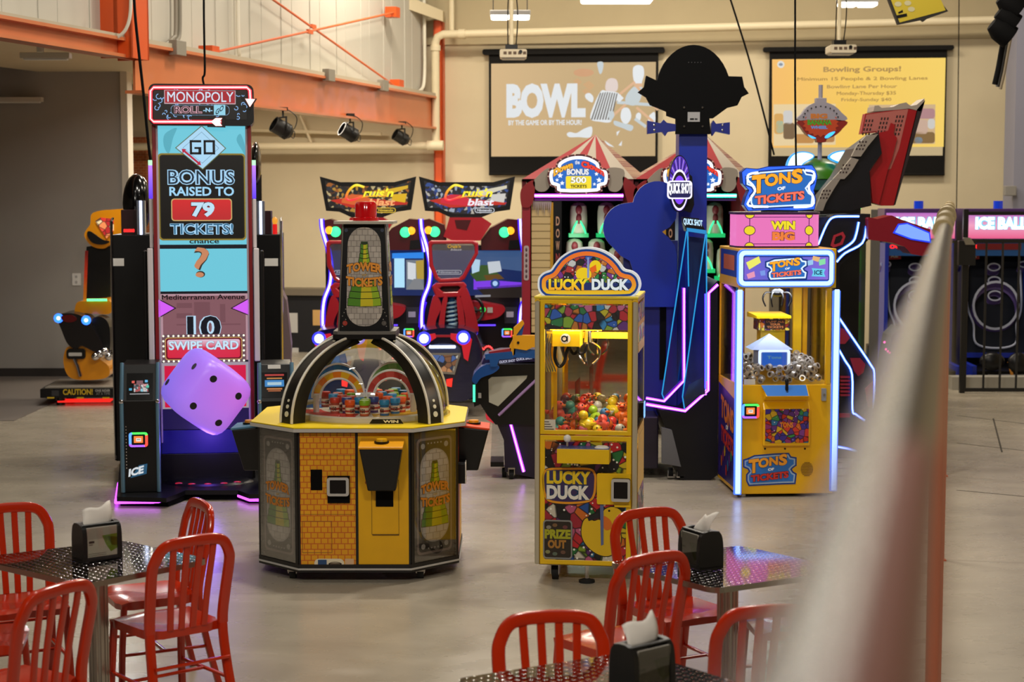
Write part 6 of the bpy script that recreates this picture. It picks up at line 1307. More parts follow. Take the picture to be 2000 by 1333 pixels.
    b.text('TONS', (-.28, zc-.05, .28, zc+.14), -.001, pl('#d8741c', .4), .05, 0, lambda x, z: (x, z-x*.15), M=M); b.text('TICKETS', (-.26, zc-.24, .28, zc-.1), -.001, pl('#c0302a', .4), .05, 0, lambda x, z: (x, z-x*.12), M=M); b.text('OF', (-.05, zc-.09, .05, zc-.05), -.001, WHITE, .05, M=M)
    for k in range(9): b.flat(circ(-.3+.07*k, z0+.12+.05*((k*5) % 4), .03, .05, 6), -.001, pl(TKN[k % 8], .4), M=M)
    b.build('side_print', t)
    # inside: claw, boxes, kiosk, posts
    b = MB(); x, z = F.p(1518, 572, .4); b.ball((x, .4, z), (.06, .06, .035), BLK, 12, 8); b.cyl((x, .4, z), (x, .4, zt), .02, BLK, n=8)
    for k in range(8): a = 2*PI*k/8+.2; c_, s_ = math.cos(a), math.sin(a); b.tube(catmull([(x+.04*c_, .4+.04*s_, z+.0), (x+.1*c_, .4+.1*s_, z+.0), (x+.125*c_, .4+.125*s_, z-.05), (x+.1*c_, .4+.1*s_, z-.11)], 4), .006, BLK, 6)
    b.build('claw', t)
    b = MB()
    for u, w_ in ((1556, .036), (1597, .036)): x = F.p(u, 650, .78)[0]; b.box(x-w_, x+w_, .76, .8, wz0, wz1, YEL)
    b.build('inner_post', t, .004)
    b = MB(); q = F.rect(1482, 622, 1542, 646, .4); b.box(q[0], q[2], .4, .62, q[1], q[3], blobs('box_print', ['#c8a01c', '#b8641c', '#8a2a1c', '#e0c84a', '#5a2a6a'], 30, 0, .4)); b.box(q[0]+.05, q[2]-.035, .397, .4, q[1]+.012, q[3]-.01, pl('#20100e', .4))
    b.text('DUMP ALL', (q[0]+.06, q[3]-.035, q[2]-.045, q[3]-.018), .396, pl('#d8884a', .4), .02); b.text('YOUR', (q[0]+.09, q[3]-.057, q[2]-.075, q[3]-.041), .396, pl('#d8884a', .4), .02); b.text('TICKETS', (q[0]+.065, q[3]-.08, q[2]-.05, q[3]-.063), .396, pl('#d8884a', .4), .02)
    b.hexa([(q[0]-.02, .38, q[3]), (q[2]+.01, .38, q[3]), (q[2], .64, q[3]), (q[0]-.05, .64, q[3]), (q[0]-.02, .38, q[3]+.02), (q[2]+.01, .38, q[3]+.02), (q[2]-.02, .64, q[3]+.04), (q[0]-.05, .64, q[3]+.04)], YEL); b.box((q[0]+q[2])/2-.1, (q[0]+q[2])/2+.1, .45, .6, wz0, q[1], YEL); b.build('prize_box', t)
    b = MB(); q = F.rect(1481, 683, 1543, 718, .16); Bl = mat('kiosk_blue_white', '#8fa2d0', .35); b.prism(rrect(*q, .02), .16, .36, Bl); b.rimmed(rrect(q[0], q[1], q[2], q[3], .02), rrect(q[0]+.02, q[1]+.0, q[2]-.02, q[3]-.02, .01), .15, .165, em('#cfe0ff', 1.4)); b.flat([(q[0]+.03, q[1]+.015), (q[2]-.03, q[1]+.015), (q[2]-.03, q[3]-.025), (q[0]+.03, q[3]-.025)], .158, em('#1c5cc0', .9)); b.text('Tons', (q[0]+.07, q[3]-.075, q[2]-.07, q[3]-.05), .157, em('#5a8a9a', .9), .02)
    a = (q[0]+q[2])/2; b.add([(q[0]-.06, .13, q[3]), (q[2]+.02, .13, q[3]), (q[2]+.02, .4, q[3]), (q[0]-.06, .4, q[3]), (a-.02, .26, q[3]+.12)], [(0, 1, 4), (1, 2, 4), (2, 3, 4), (3, 0, 4), (0, 3, 2, 1)], Bl); b.build('prize_kiosk', t)
    b = MB(); q = F.rect(1453, 741, 1475, 752, .005); b.flat(rrect(*q, .002), .004, pl('#cfc9ba', .5)); b.build('notice_label', t)
    l = bpy.data.lights.new('cabinet_lamp', 'AREA'); l.energy = 8; l.shape = 'RECTANGLE'; l.size = .6; l.size_y = .2; l.color = (.85, .9, 1); o = bpy.data.objects.new('cabinet_lamp', l); C.objects.link(o); o.parent = t; o.location = ((xl+xr)/2, .3, wz1-.02)
    return F, wx0, wx1, wz0, D, F.rect(1481, 683, 1543, 718, .16)
KF, KW0, KW1, KZ, KD, KQ = ticket_claw()
b = MB(); b.lathe([(.016, -.016), (.026, -.016), (.026, .016), (.016, .016), (.016, -.016)], mat('clear_capsule_band', '#b8b2aa', .2, .1, coat=.4), 14); b.lathe([(.0155, -.012), (.0155, .012)], pl('#5a4030', .5), 12)
roll = b.build('ticket_roll'); tag(roll, 'small pale ring of rolled tickets heaped inside the ticket claw machine', 'ticket roll', 'ticket rolls in the claw machine')
random.seed(9); pos = []
for layer in range(3):
    cnt = 0
    for k in range(1500):
        x = random.uniform(KW0+.03, KW1-.03); y = random.uniform(.04, .7 if layer < 2 else .6)
        zl = KZ+.026+layer*.045+.1*(y/.7)
        if KQ[0]-.08 < x < KQ[2]+.04 and .13 < y < .42: continue
        if all(math.hypot(x-p[0], y-p[1]) > .05 or p[2] != layer for p in pos): pos.append((x, y, layer, zl)); cnt += 1
        if cnt >= (60, 55, 40)[layer]: break
for i, (x, y, l, z) in enumerate(pos):
    o = roll if i == 0 else copy_tree(roll); o.location = KF.M @ Vector((x, y, z)); o.rotation_euler = (PI/2+random.uniform(-.5, .5), random.uniform(-.6, .6), random.uniform(-.9, .9))
# ================================================================= RACING, CLOWN, SHOOTING, WHEEL AND BALL GAMES
RACER = mat('racer_red', '#b41e2c', .28, coat=.3); RACED = mat('racer_dark_red', '#4a0c14', .3); RACEB = mat('racer_midnight_blue', '#10123a', .2, coat=.5)
BLUEL = em('#3a2cf0', 3.5); BLUEC = em('#b4a8ff', 3.0)
def sm(F, pts, dy, n=4): return [(q[0], q[1]) for q in catmull([(*F.p(u, v, dy), 0) for u, v in pts], n, True)]
def racer(dX, label, art, warm):
    F = Frame(915, 18.4, 2.0); F2 = F
    t = thing('racing_game', F, label, 'arcade game', 'twin racing games'); t.location = F.loc + Vector((dX, 0, 0))
    P = F.pp; dy = 1.25
    b = MB(); xl, xr = F.p(828, 600, dy)[0], F.p(1016, 600, dy)[0]; zt = F.p(915, 432, dy)[1]
    b.box(xl, xr, dy+.02, dy+.5, .04, zt-.28, mat('racer_black_body', '#0b0b14', .3)); b.build('cabinet_body', t, .006)
    b = MB(); q = F.rect(834, 489, 1019, 578, dy); b.flat([(q[0], q[1]), (q[2], q[1]), (q[2], q[3]), (q[0], q[3])], dy-.0, em('#0f2a66', .7)); y = dy-.002
    R = lambda u0, v0, u1, v1: F.rect(u0, v0, u1, v1, dy)
    if not warm:
        b.flat(P([(925, 490), (1019, 490), (1019, 530), (930, 520)], dy), y, gradient('sky_streak', [(0, '#3a5a8a'), (1, '#9ab0c0')], 'Z', 2.1, 2.35, .8)); b.flat(P([(925, 545), (1019, 552), (1019, 560), (925, 566)], dy), y-.001, em('#7a3ae0', 1.0)); b.flat(P([(930, 562), (1019, 556), (1019, 582), (950, 582)], dy), y-.001, em('#2a221e', .6))
        b.flat(P([(918, 535), (940, 518), (960, 518), (968, 530), (980, 540), (962, 548), (930, 550)], dy), y-.002, em('#3a5a2a', .8)); b.flat(P([(952, 512), (976, 510), (980, 530), (955, 535)], dy), y-.003, em('#c8d0d8', .9)); b.flat(P([(945, 538), (975, 536), (985, 545), (950, 548)], dy), y-.003, em('#6a4a1a', .8)); b.flat(circ(*F.p(967, 554, dy), .055, n=16), y-.004, em('#1c3a8a', .9)); b.flat(circ(*F.p(967, 554, dy), .03, n=12), y-.005, em('#a8c8f0', 1.0)); b.flat(P([(920, 505), (938, 508), (936, 530), (922, 535)], dy), y-.003, em('#b8d8f0', .9))
        b.flat(P([(928, 577), (958, 576), (958, 580), (928, 581)], dy), y-.003, em('#b0b0b8', .6))
    else:
        b.flat(R(985, 496, 1008, 560) if False else P([(985, 508), (1020, 508), (1020, 566), (985, 566)], dy), y, em('#7a8490', .8)); b.flat(P([(988, 512), (1004, 515), (1004, 548), (988, 545)], dy), y-.001, em('#d0d4d8', 1)); b.flat(P([(1004, 510), (1020, 508), (1020, 545), (1006, 548)], dy), y-.001, em('#b89a3a', .9)); b.flat(P([(985, 566), (1000, 545), (1014, 545), (1020, 566)], dy), y-.002, em('#8a8c90', .8)); b.flat(P([(962, 500), (982, 500), (982, 562), (962, 562)], dy), y, em('#a8d8f0', 1.1)); b.flat(P([(958, 495), (1020, 493), (1020, 505), (958, 505)], dy), y-.001, em('#2a8af0', .9))
    b.build('screen', t)
    for pts, lamps, nm in (([(818, 432), (838, 428), (868, 440), (872, 458), (872, 488), (836, 490), (830, 462)], ((837, 450, '#f0981c', .045), (849, 453, '#3af08a', .06)), 'l'), ([(958, 446), (992, 428), (1015, 430), (1022, 440), (1020, 489), (940, 489), (940, 470)], ((985, 454, '#3af08a', .06), (997, 451, '#f0981c', .045)), 'r')):
        b = MB(); b.prism(P(pts, dy-.1), dy-.12, dy+.3, RACED); wg = b.build('light_pod', t, .02, angle=50)
        for u, v, c, r in lamps: x, z = F.p(u, v, dy-.13); b = MB(); b.lathe([(r, -.01), (r*1.0, .012), (r*.8, .03), (0, .036)], em(c, 2.2), 16, Matrix.Translation((x, dy-.13, z)) @ Matrix.Rotation(PI/2, 4, 'X')); b.build('signal_lamp', wg)
        b = MB(); b.prism(P([(u*.9+.1*(sum(p[0] for p in pts)/len(pts)), v+9) if v < 470 else (u, v) for u, v in pts][2:5], dy-.12) if False else P([(pts[2][0]-20, 470), (pts[2][0]+4, 468), (pts[2][0]+2, 486), (pts[2][0]-22, 487)], dy-.13), dy-.13, dy-.1, BLK); b.build('vent', wg)
    # header sign
    pts = [(818, 345), (858, 356), (963, 356), (1006, 345), (996, 410), (968, 414), (940, 425), (880, 425), (856, 414), (830, 412)]; dh = dy-.05
    b = MB(); b.prism(P(pts, dh), dh, dh+.1, BLK); hd = b.build('header_sign', t, .004)
    b = MB(); ins = [(828, 353), (857, 364), (965, 364), (996, 353), (988, 402), (965, 407), (936, 418), (884, 418), (860, 407), (836, 405)]; b.flat(P(ins, dh), dh-.002, art)
    b.flat(P([(838, 392), (880, 384), (990, 396), (986, 400), (940, 402), (880, 406)], dh), dh-.003, em('#c82a1c', .9)); b.flat(P([(862, 388), (880, 380), (905, 381), (918, 390), (932, 396), (925, 403), (880, 400), (860, 396)], dh), dh-.004, em('#d8243c' if not warm else '#e0642c', .9))
    b.flat(P([(930, 374), (990, 362), (990, 368), (940, 384)], dh), dh-.003, em('#e8e0c8' if not warm else '#f0c02c', .8)); b.flat(P([(960, 380), (988, 378), (984, 396), (958, 392)], dh), dh-.003, em('#d8d4cc' if not warm else '#e8b81c', .9))
    sh = lambda x, z: (x+.25*(z-F.p(900, 384, dh)[1]), z)
    sc_ = [(905, 366), (888, 362), (874, 374), (870, 388), (880, 391), (900, 384)]; L = [(q[0], dh-.012, q[1]) for q in catmull([(*F.p(u, v, dh), 0) for u, v in sc_], 5)]
    b.tube(L, .014, gradient('script_fade_%d' % warm, [(0, '#f02c3c'), (.6, '#f0a01c'), (1, '#f4e02a')], 'Z', F.p(870, 390, dh)[1], F.p(870, 362, dh)[1], 1.2), 6); b.tube([(q[0], dh-.012, q[1]) for q in catmull([(*F.p(u, v, dh), 0) for u, v in ((880, 391), (910, 384), (950, 383))], 4)], .006, em('#f0a01c', 1.1), 6)
    b.text("ruis'n", F.rect(902, 368, 962, 385, dh), dh-.012, em('#f2de2a', 1.3), .025, .3); b.text('blast', F.rect(913, 388, 965, 402, dh), dh-.012, em('#e8e4ec' if not warm else '#f0a86a', 1.1), .03, .2)
    q = F.rect(927, 406, 966, 416, dh); b.flat(rrect(*q, .03), dh-.006, em('#d8dce4' if not warm else '#f0c83a', .9)); g = .008; b.flat(rrect(q[0]+g, q[1]+g, q[2]-g, q[3]-g, .025), dh-.007, em('#16181c', .4)); b.text('Nintendo', (q[0]+.03, q[1]+.016, q[2]-.03, q[3]-.014), dh-.009, em('#e0e4ec' if not warm else '#f0c83a', .9), .03); b.build('header_art', hd)
    b = MB(); b.prism(P([(878, 425), (942, 425), (960, 437), (938, 470), (884, 470), (866, 462), (872, 446)], dy-.12), dy-.2, dy+.2, RACER); b.prism(P([(888, 430), (920, 430), (912, 450), (892, 446)], dy-.21), dy-.205, dy-.19, RACED); b.build('neck', t, .025)
    # side light lines
    for pts in ([(822, 428), (824, 450), (834, 485), (840, 520), (838, 555), (826, 590), (824, 640), (834, 688)], [(1016, 428), (1018, 460), (1023, 492)], [(1022, 590), (1017, 610), (1015, 640)]):
        L = [(q[0], dy-.16, q[1]) for q in catmull([(*F.p(u, v, dy-.16), 0) for u, v in pts], 5)]; b = MB(); b.tube([(x, y_+.03, z) for x, y_, z in L], .03, mat('racer_violet_edge', '#2a14a0', .3, emit='#3a18f0', es=1.6), 6); b.tube(L, .014, BLUEC, 6); b.build('light_line', t)
    # dash, wheel and readers
    b = MB(); b.prism(sm(F, [(920, 592), (935, 590), (960, 594), (985, 600), (982, 612), (965, 622), (925, 624)], dy-.3), dy-.35, dy, RACER); ds = b.build('dashboard', t, .02)
    b = MB(); x, z = F.p(926, 606, dy-.4); b.tube([(x+.1*math.cos(a), dy-.42+.03*math.sin(a), z+.13*math.sin(a)) for a in [2*PI*k/24 for k in range(24)]], .018, BLK, 8, True); b.cyl((x, dy-.4, z), (x, dy-.3, z-.02), .04, BLK, n=10); b.tube([(x-.09, dy-.42, z), (x+.09, dy-.42, z)], .012, BLK, 6); b.build('steering_wheel', t)
    b = MB(); x, z = F.p(943, 605, dy-.36); b.ball((x, dy-.36, z), (.035, .02, .035), em('#1cc04a', 1.4), 10, 7); x, z = F.p(957, 606, dy-.36); b.box(x-.03, x+.03, dy-.365, dy-.35, z-.03, z+.03, LGREY); b.build('start_button', ds)
    b = MB(); q = F.rect(985, 600, 1010, 632, dy); b.box(q[0], q[2], dy-.005, dy, q[1], q[3], DGREY); q = F.rect(989, 609, 1003, 620, dy-.006); b.box(q[0], q[2], dy-.008, dy, q[1], q[3], LGREY); b.box(*F.rect(930, 634, 968, 637, dy)[0::2], dy-.02, dy, *F.rect(930, 634, 968, 637, dy)[1::2], em('#5a3af0', 2)); b.build('coin_panel', t)
    x, z = F.p(990, 650, dy); card_reader(t, x, z, dy-.0, .12, .1)
    # seat back with clear hexagon
    ds_ = .55
    hexo = [(836, 474), (842, 470), (925, 470), (934, 474), (934, 496), (908, 545), (900, 550), (858, 552), (850, 546), (838, 520)]; hexi = [(843, 481), (846, 477), (922, 477), (927, 480), (927, 495), (903, 538), (897, 543), (862, 545), (856, 541), (846, 518)]
    b = MB(); b.rimmed(P(hexo, ds_), P(hexi, ds_), ds_, ds_+.12, RACER); st = b.build('seat_back', t, .015)
    b = MB(); b.prism(P(hexi, ds_), ds_+.03, ds_+.04, glass('seat_acrylic', (.9, .93, 1), .9, .22, .25)); 
    b.build('clear_panel', st)
    b = MB(); q = F.rect(851, 528, 902, 537, ds_); b.rimmed(rrect(*q, .03), rrect(q[0]+.008, q[1]+.008, q[2]-.008, q[3]-.008, .025), ds_+.022, ds_+.028, em('#a8a8b0', .8)); b.text('Nintendo', (q[0]+.03, q[1]+.015, q[2]-.03, q[3]-.012), ds_+.024, em('#a8a8b0', .8), .03); b.text("Cruis'n", F.rect(874, 478, 900, 485, ds_), ds_+.024, em('#d8a83a', .8), .03, .2); b.text('blast', F.rect(880, 486, 902, 490, ds_), ds_+.024, em('#b8b0b0', .7), .03, .2); b.build('panel_print', st)
    b = MB(); b.rimmed(P([(843, 560), (852, 553), (905, 551), (912, 558), (903, 580), (852, 582)], ds_), P([(858, 564), (864, 560), (895, 559), (900, 562), (893, 570), (866, 571)], ds_), ds_-.02, ds_+.16, RACER); b.prism(P([(858, 564), (864, 560), (895, 559), (900, 562), (893, 570), (866, 571)], ds_), ds_+.1, ds_+.12, RACED); b.build('seat_grip', st, .015)
    b = MB()
    for pts in ([(846, 580), (856, 582), (862, 600), (852, 625), (848, 648), (834, 648), (836, 620)], [(900, 580), (910, 562), (922, 590), (930, 620), (934, 648), (912, 648), (908, 615)], [(866, 582), (874, 582), (870, 610), (866, 648), (856, 648), (860, 610)], [(892, 582), (900, 582), (906, 612), (908, 648), (898, 648), (894, 612)]): b.prism(sm(F, pts, ds_), ds_-.04, ds_+.2, RACER)
    b.build('seat_leg', st, .015, angle=50)
    b = MB(); SP = mat('spring_pale_blue', '#b8dcec', .3) if not warm else mat('spring_yellow', '#d8c83a', .3, .3)
    x0, zt_ = F.p(882, 588, ds_+.1); zb_ = F.p(882, 648, ds_+.1)[1]; n = 60; b.tube([(x0+.06*math.cos(k*.75), ds_+.1+.06*math.sin(k*.75), zb_+(zt_-zb_)*k/n) for k in range(n+1)], .012, SP, 6); b.cyl((x0, ds_+.1, zb_), (x0, ds_+.1, zt_+.1), .035, pl('#2a6aa8', .3), n=10); b.build('spring', st)
    # car rear
    b = MB(); rings = []
    for k, (yy, sc_, zo) in enumerate(((.02, .94, 0), (.0, 1.0, 0), (.25, 1.06, 0), (.9, 1.08, .05))):
        pts = [(820, 662), (828, 646), (862, 641), (905, 642), (930, 652), (942, 682), (945, 735), (938, 772), (905, 785), (845, 785), (820, 772), (814, 720)]
        L = [F.p(u, v, 0) for u, v in pts]; cx = sum(l[0] for l in L)/12; rings.append([(cx+(x-cx)*sc_, yy, max(.06, z)) for x, z in L])
    b.loft(rings, RACEB, False); cr = b.build('car_rear', t, .03, 3)
    b = MB(); b.prism(P([(818, 657), (850, 652), (852, 660), (834, 672), (822, 690)], -.02), -.03, .02, em('#e01c2c', .75)); b.prism(P([(880, 652), (914, 655), (922, 664), (914, 706), (906, 700), (902, 676), (880, 662)], -.02), -.03, .02, em('#e01c2c', .75)); b.prism(P([(850, 655), (880, 655), (880, 659), (850, 659)], -.02), -.025, .02, em('#a01420', .7)); b.build('tail_panel', cr, .004)
    for u, v in ((828, 662), (905, 660)): x, z = F.p(u, v, -.04); b = MB(); b.lathe([(.05, 0), (.045, .03), (0, .04)], em('#9ab0ff', 6), 14, Matrix.Translation((x, -.03, z)) @ Matrix.Rotation(PI/2, 4, 'X')); b.lathe([(.075, -.005), (.075, .008), (.05, .01)], em('#2c2cf0', 3), 14, Matrix.Translation((x, -.03, z)) @ Matrix.Rotation(PI/2, 4, 'X')); b.build('headlamp', cr)
    b = MB(); b.prism(sm(F, [(826, 688), (838, 676), (865, 671), (892, 675), (900, 686), (895, 700), (832, 700)], -.01), -.02, .01, mat('racer_grey_fascia', '#3a3f58', .3)); q = F.rect(838, 675, 890, 681, -.03); b.prism(rrect(*q, .01), -.04, 0, em('#c8d8ff', 2.2)); b.build('rear_fascia', cr, .004)
    b = MB(); b.prism(P([(836, 690), (900, 690), (888, 732), (840, 728)], -.03), -.045, -.01, STEEL); b.flat(P([(840, 694), (895, 694), (885, 728), (843, 724)], -.046), -.047, blobs('plate_art_%d' % warm, ['#2a2a30', '#4a6aa8', '#e0d8c8', '#8a5a3a', '#c88a5a', '#1c1c22'], 16, .7)); b.build('number_plate', cr)
    b = MB(); b.prism(P([(822, 742), (832, 740), (832, 752), (822, 752)], -.03), -.05, 0, em('#f0281c', 1.8)); b.prism(P([(872, 742), (884, 740), (882, 756), (872, 754)], -.03), -.05, 0, em('#f0281c', 1.8)); b.build('brake_lamp', cr)
    b = MB(); x, z = F.p(935, 712, .15); Mw = Matrix.Translation((x+.06, .3, z)) @ Matrix.Rotation(math.radians(62), 4, 'Z') @ Matrix.Rotation(PI/2, 4, 'X'); b.lathe([(0, -.05), (.2, -.05), (.2, .03), (.15, .04), (0, .02)], BLK, 24, Mw)
    for k in range(5): b.box(-.015, .015, .02, .15, .03, .045, LGREY, Mw @ Matrix.Rotation(2*PI*k/5, 4, 'Z'))
    for k in range(30): a = 2*PI*k/30; b.ball((.185*math.cos(a), .185*math.sin(a), .045), .011, em('#ff3a3a', 3), 6, 4, Mw)
    b.build('lit_wheel', cr)
racer(0, 'red racing game with a blue toned header, beside the red and white tent game', blobs('race_art_cool', ['#122036', '#1c3a8a', '#0a0e18', '#1c2a4a', '#c8d4e8', '#101820', '#2a5ab0', '#141c22', '#e8e0d0', '#0c1218', '#16223a', '#0a0c10'], 30, .55, .3, 1, False), 0)
racer(-205/182.0, 'red racing game with a golden toned header, half hidden behind the red beacon tower', blobs('race_art_warm', ['#121820', '#2a2a3a', '#0c0e10', '#6a3a12', '#e0a83a', '#101410', '#c8701c', '#20303a', '#f0d89a', '#100c0a', '#3a2410', '#0a0a0a'], 30, .55, .3, 1, False), 1)
# ---------------------------------------------------------------- clown tent games
STRIPE = bricks('striped_canvas', '#94745a', '#6a2a24', '#a8967e', 7, .01, 9.0, .16, .7, swap=True)
def tent(dX, label, neon, detail=True):
    F = Frame(1140, 17.0, 0); P = F.pp
    t = thing('clown_tent_game', F, label, 'arcade game', 'twin clown tent games'); t.location = F.loc + Vector((dX, 0, 0))
    RED = mat('tent_red', '#8e0e18', .55); CAN = mat('tent_canvas', '#a2988a', .75)
    x0, x1 = F.p(1020, 500, .05)[0], F.p(1236, 500, .05)[0]; D = 1.1; ze = F.p(1140, 385, .05)[1]
    ap = F.p(1163, 263, D/2); A = (ap[0], D/2, ap[1])
    # roof
    b = MB(); N = 6; zb_ = F.p(1140, 350, .1)[1]; E = [(x0+(x1-x0)*k/N, .0, zb_) for k in range(N+1)]
    for k in range(N): b.add([E[k], E[k+1], A], [(0, 1, 2)], RED if k % 2 == 0 else CAN)
    B_ = [(x1, 0, zb_), (x1+.22, D*.5, zb_+.1), (x1+.12, D, zb_+.2)]; B_[1] = (x1+.2, D*.55, F.p(1262, 352, D*.55)[1])
    b.add([B_[0], B_[1], A], [(0, 1, 2)], STRIPE); b.add([B_[1], (x1, D, zb_), A], [(0, 1, 2)], STRIPE); b.add([(x1, D, zb_), (x0, D, zb_), A], [(0, 1, 2)], CAN); b.add([(x0, D, zb_), E[0], A], [(0, 1, 2)], STRIPE); b.build('tent_roof', t)
    b = MB(); flaps = [([(1018, 370), (1043, 352), (1043, 385), (1036, 403), (1025, 406), (1018, 400)], RED), ([(1043, 352), (1072, 328), (1074, 360), (1066, 373), (1052, 374), (1044, 366)], CAN), ([(1186, 330), (1218, 332), (1216, 362), (1206, 374), (1192, 373), (1187, 362)], CAN), ([(1217, 345), (1244, 368), (1240, 392), (1234, 402), (1228, 400), (1220, 375)], RED)]
    for pts, m in flaps:
        L = sm(F, pts, -.03); b.prism(L, -.05, -.03, m)
    b.build('valance', t, .004)
    # carcass
    b = MB(); zn = F.p(1140, 390, .0)[1]; b.box(x0+.05, x1-.05, D-.05, D, .05, zb_, BLK2); b.box(x1-.06, x1, .02, D, .05, zb_, mat('tent_side_red', '#7a1420', .5)); b.box(x0, x0+.04, .1, D, .05, zb_, mat('tent_side_red', '#7a1420', .5)); b.box(x0, x1, .05, D, zb_-.02, zb_, BLK2); b.box(x0+.04, x1-.06, .05, D, .05, .9, BLK); b.build('cabinet_body', t)
    b = MB(); q = F.rect(1020, 400, 1036, 690, 0); b.box(q[0], q[2], -.02, .08, q[1], q[3], mat('tent_crimson_post', '#9a1028', .45)); q2 = F.rect(1023, 480, 1033, 548, -.02)
    b.prism(rrect(*q2, .02), -.028, -.02, pl('#b8a8a8', .5))
    for k in range(6): b.ball(((q2[0]+q2[2])/2, -.03, q2[1]+.04+k*(q2[3]-q2[1]-.08)/5), (.012, .006, .02), pl('#5a4048', .5), 8, 5)
    b.build('red_post', t, .004)
    b = MB(); q = F.rect(1038, 395, 1075, 650, .05); b.box(q[0], q[2], .03, .06, q[1], q[3], mat('slatted_cream', '#d8be86', .6))
    for k in range(18): z = q[1]+(q[3]-q[1])*k/18; b.box(q[0], q[2], .024, .03, z, z+.006, pl('#a08a58', .6))
    b.box(q[2], q[2]+.028, .01, .06, q[1], q[3], mat('tent_gold_edge', '#c8941c', .4)); q = F.rect(1081, 388, 1097, 560, .02); b.box(q[0], q[2], .0, .06, q[1], q[3], BLK)
    for k, ch in enumerate('DOWN'): z = F.p(1089, 432+k*24, 0)[1]; b.text(ch, (q[0]+.022, z-.045, q[2]-.02, z+.045), -.003, pl('#c89a7a' if k < 3 else '#a03a3a', .4), .03)
    b.build('curtain_panel', t)
    b = MB(); x_, z_ = F.p(1056, 392, -.02); q = F.rect(1044, 379, 1217, 386, -.02); zc = (q[1]+q[3])/2; b.tube([(q[0], -.03, zc), (q[2], -.03, zc)], .018, em(neon, 3.5), 8); b.tube([(q[0], -.044, zc), (q[2], -.044, zc)], .008, em('#f4e4ff' if neon != '#2af0c0' else '#d8fff4', 2.5), 6); b.box(q[0], q[2], -.01, .03, zc-.05, zc-.03, mat('tent_violet_rail', '#5a1c6a', .4)); b.build('neon_tube', t)
    b = MB()
    for k in range(9): x = F.p(1043+k*4, 400, 0)[0]; z1 = F.p(1043, 392, 0)[1]; b.add([(x-.012, -.0, z1), (x+.012, -.0, z1), (x, -.0, z1-.1-.03*(k % 3))], [(0, 1, 2)], CAN)
    b.build('fringe', t)
    # target dolls, lit green from below
    for u, v0, v1 in ((1130, 395, 456), (1184, 395, 456), (1122, 466, 525), (1165, 466, 525), (1205, 482, 540)):
        x, z1 = F.p(u, v0, .7); z0 = F.p(u, v1, .7)[1]; h = z1-z0; b = MB(); cl = mat('doll_pale_cloth', '#c8bcae', .7)
        b.lathe([(.085, z0), (.09, z0+h*.4), (.088, z0+h*.7), (.08, z0+h*.88), (.05, z0+h*.97), (0, z1)], cl, 14, Matrix.Translation((x, .7, 0))); d = b.build('target_doll', t)
        b = MB(); b.ball((x, .62, z0+h*.75), (.035, .03, .05), pl('#8a3038', .5), 10, 7); b.ball((x, .62, z0+h*.48), (.03, .025, .06), pl('#7a2a30', .5), 10, 7)
        for s in (-1, 1): b.tube([(x+s*.01, .61, z0+h*.42), (x+s*.05, .61, z0+h*.2), (x+s*.07, .6, z0)], .009, em('#3aff9a', 1.8), 6)
        b.build('doll_dress', d); b = MB(); b.box(x-.1, x+.1, .6, .78, z0-.04, z0, em('#1ce07a', .7)); b.build('green_light', d)
    l = bpy.data.lights.new('stage_glow', 'POINT'); l.energy = 4; l.color = (.85, 1, .88); l.shadow_soft_size = .1; o = bpy.data.objects.new('stage_glow', l); C.objects.link(o); o.parent = t; o.location = ((x0+x1)/2, .35, F.p(1140, 470, .35)[1])
    # bonus sign
    pts = [(1073, 345), (1076, 333), (1088, 330), (1092, 318), (1110, 308), (1130, 305), (1150, 308), (1168, 318), (1172, 330), (1184, 334), (1187, 345), (1184, 360), (1172, 364), (1166, 374), (1095, 375), (1088, 364), (1077, 360)]
    L = sm(F, pts, -.1, 3); b = MB(); b.prism(grow(L, .02), -.1, -.02, mat('sign_brown_rim', '#5a2028', .4)); sg = b.build('bonus_sign', t, .004)
    b = MB(); b.flat(grow(L, .0), -.102, em('#f4f4f8', 1.5)); b.flat(grow(L, -.03), -.104, em('#1c6ac8', .95))
    for k in range(24):
        i = int(k*len(L)/24); b.ball((grow(L, .012)[i][0], -.103, grow(L, .012)[i][1]), .008, pl('#d8b0a0', .4), 6, 4)
    ar = lambda x, z: (x, z+.1*(1-((x-F.p(1130, 340, -.1)[0])/.26)**2)-.06)
    b.otext('Down', F.rect(1081, 322, 1119, 336, -.1), -.106, em('#f0b02a', 1.1), em('#5a1a1a', .5), .06, .12, 0, ar); b.text('the', F.rect(1123, 321, 1132, 329, -.1), -.107, em('#e8e8f0', 1), .03, 0, ar); b.otext('Clown', F.rect(1135, 322, 1180, 335, -.1), -.106, em('#e83a2a', 1.1), em('#5a1a1a', .5), .06, .12, 0, ar)
    b.otext('BONUS', F.rect(1107, 330, 1150, 342, -.1), -.108, em('#f0f0f4', 1), em('#1c2a5a', .5), .05, .1)
    q = F.rect(1105, 344, 1155, 369, -.1); b.flat(rrect(*q, .015), -.106, em('#f0d82a', 1.1)); b.otext('500', F.rect(1115, 346, 1145, 358, -.1), -.108, em('#f4f4e8', 1.2), em('#4a4a4a', .5), .03, .08); b.text('TICKETS', F.rect(1114, 361, 1146, 367, -.1), -.108, em('#3a3010', .4), .04)
    for u, v, r in ((1094, 343, .03), (1088, 352, .02), (1165, 340, .022), (1170, 352, .03), (1098, 358, .025), (1161, 360, .018)):
        x, z = F.p(u, v, -.1); b.flat([(x+(r if k % 2 == 0 else r*.45)*math.sin(k*PI/5), z+(r if k % 2 == 0 else r*.45)*math.cos(k*PI/5)) for k in range(10)], -.106, em('#f0f4ff', 1.1))
    b.build('sign_face', sg)
tent(0, 'red and white tent topped game with violet neon beside the racing games', '#c83af0')
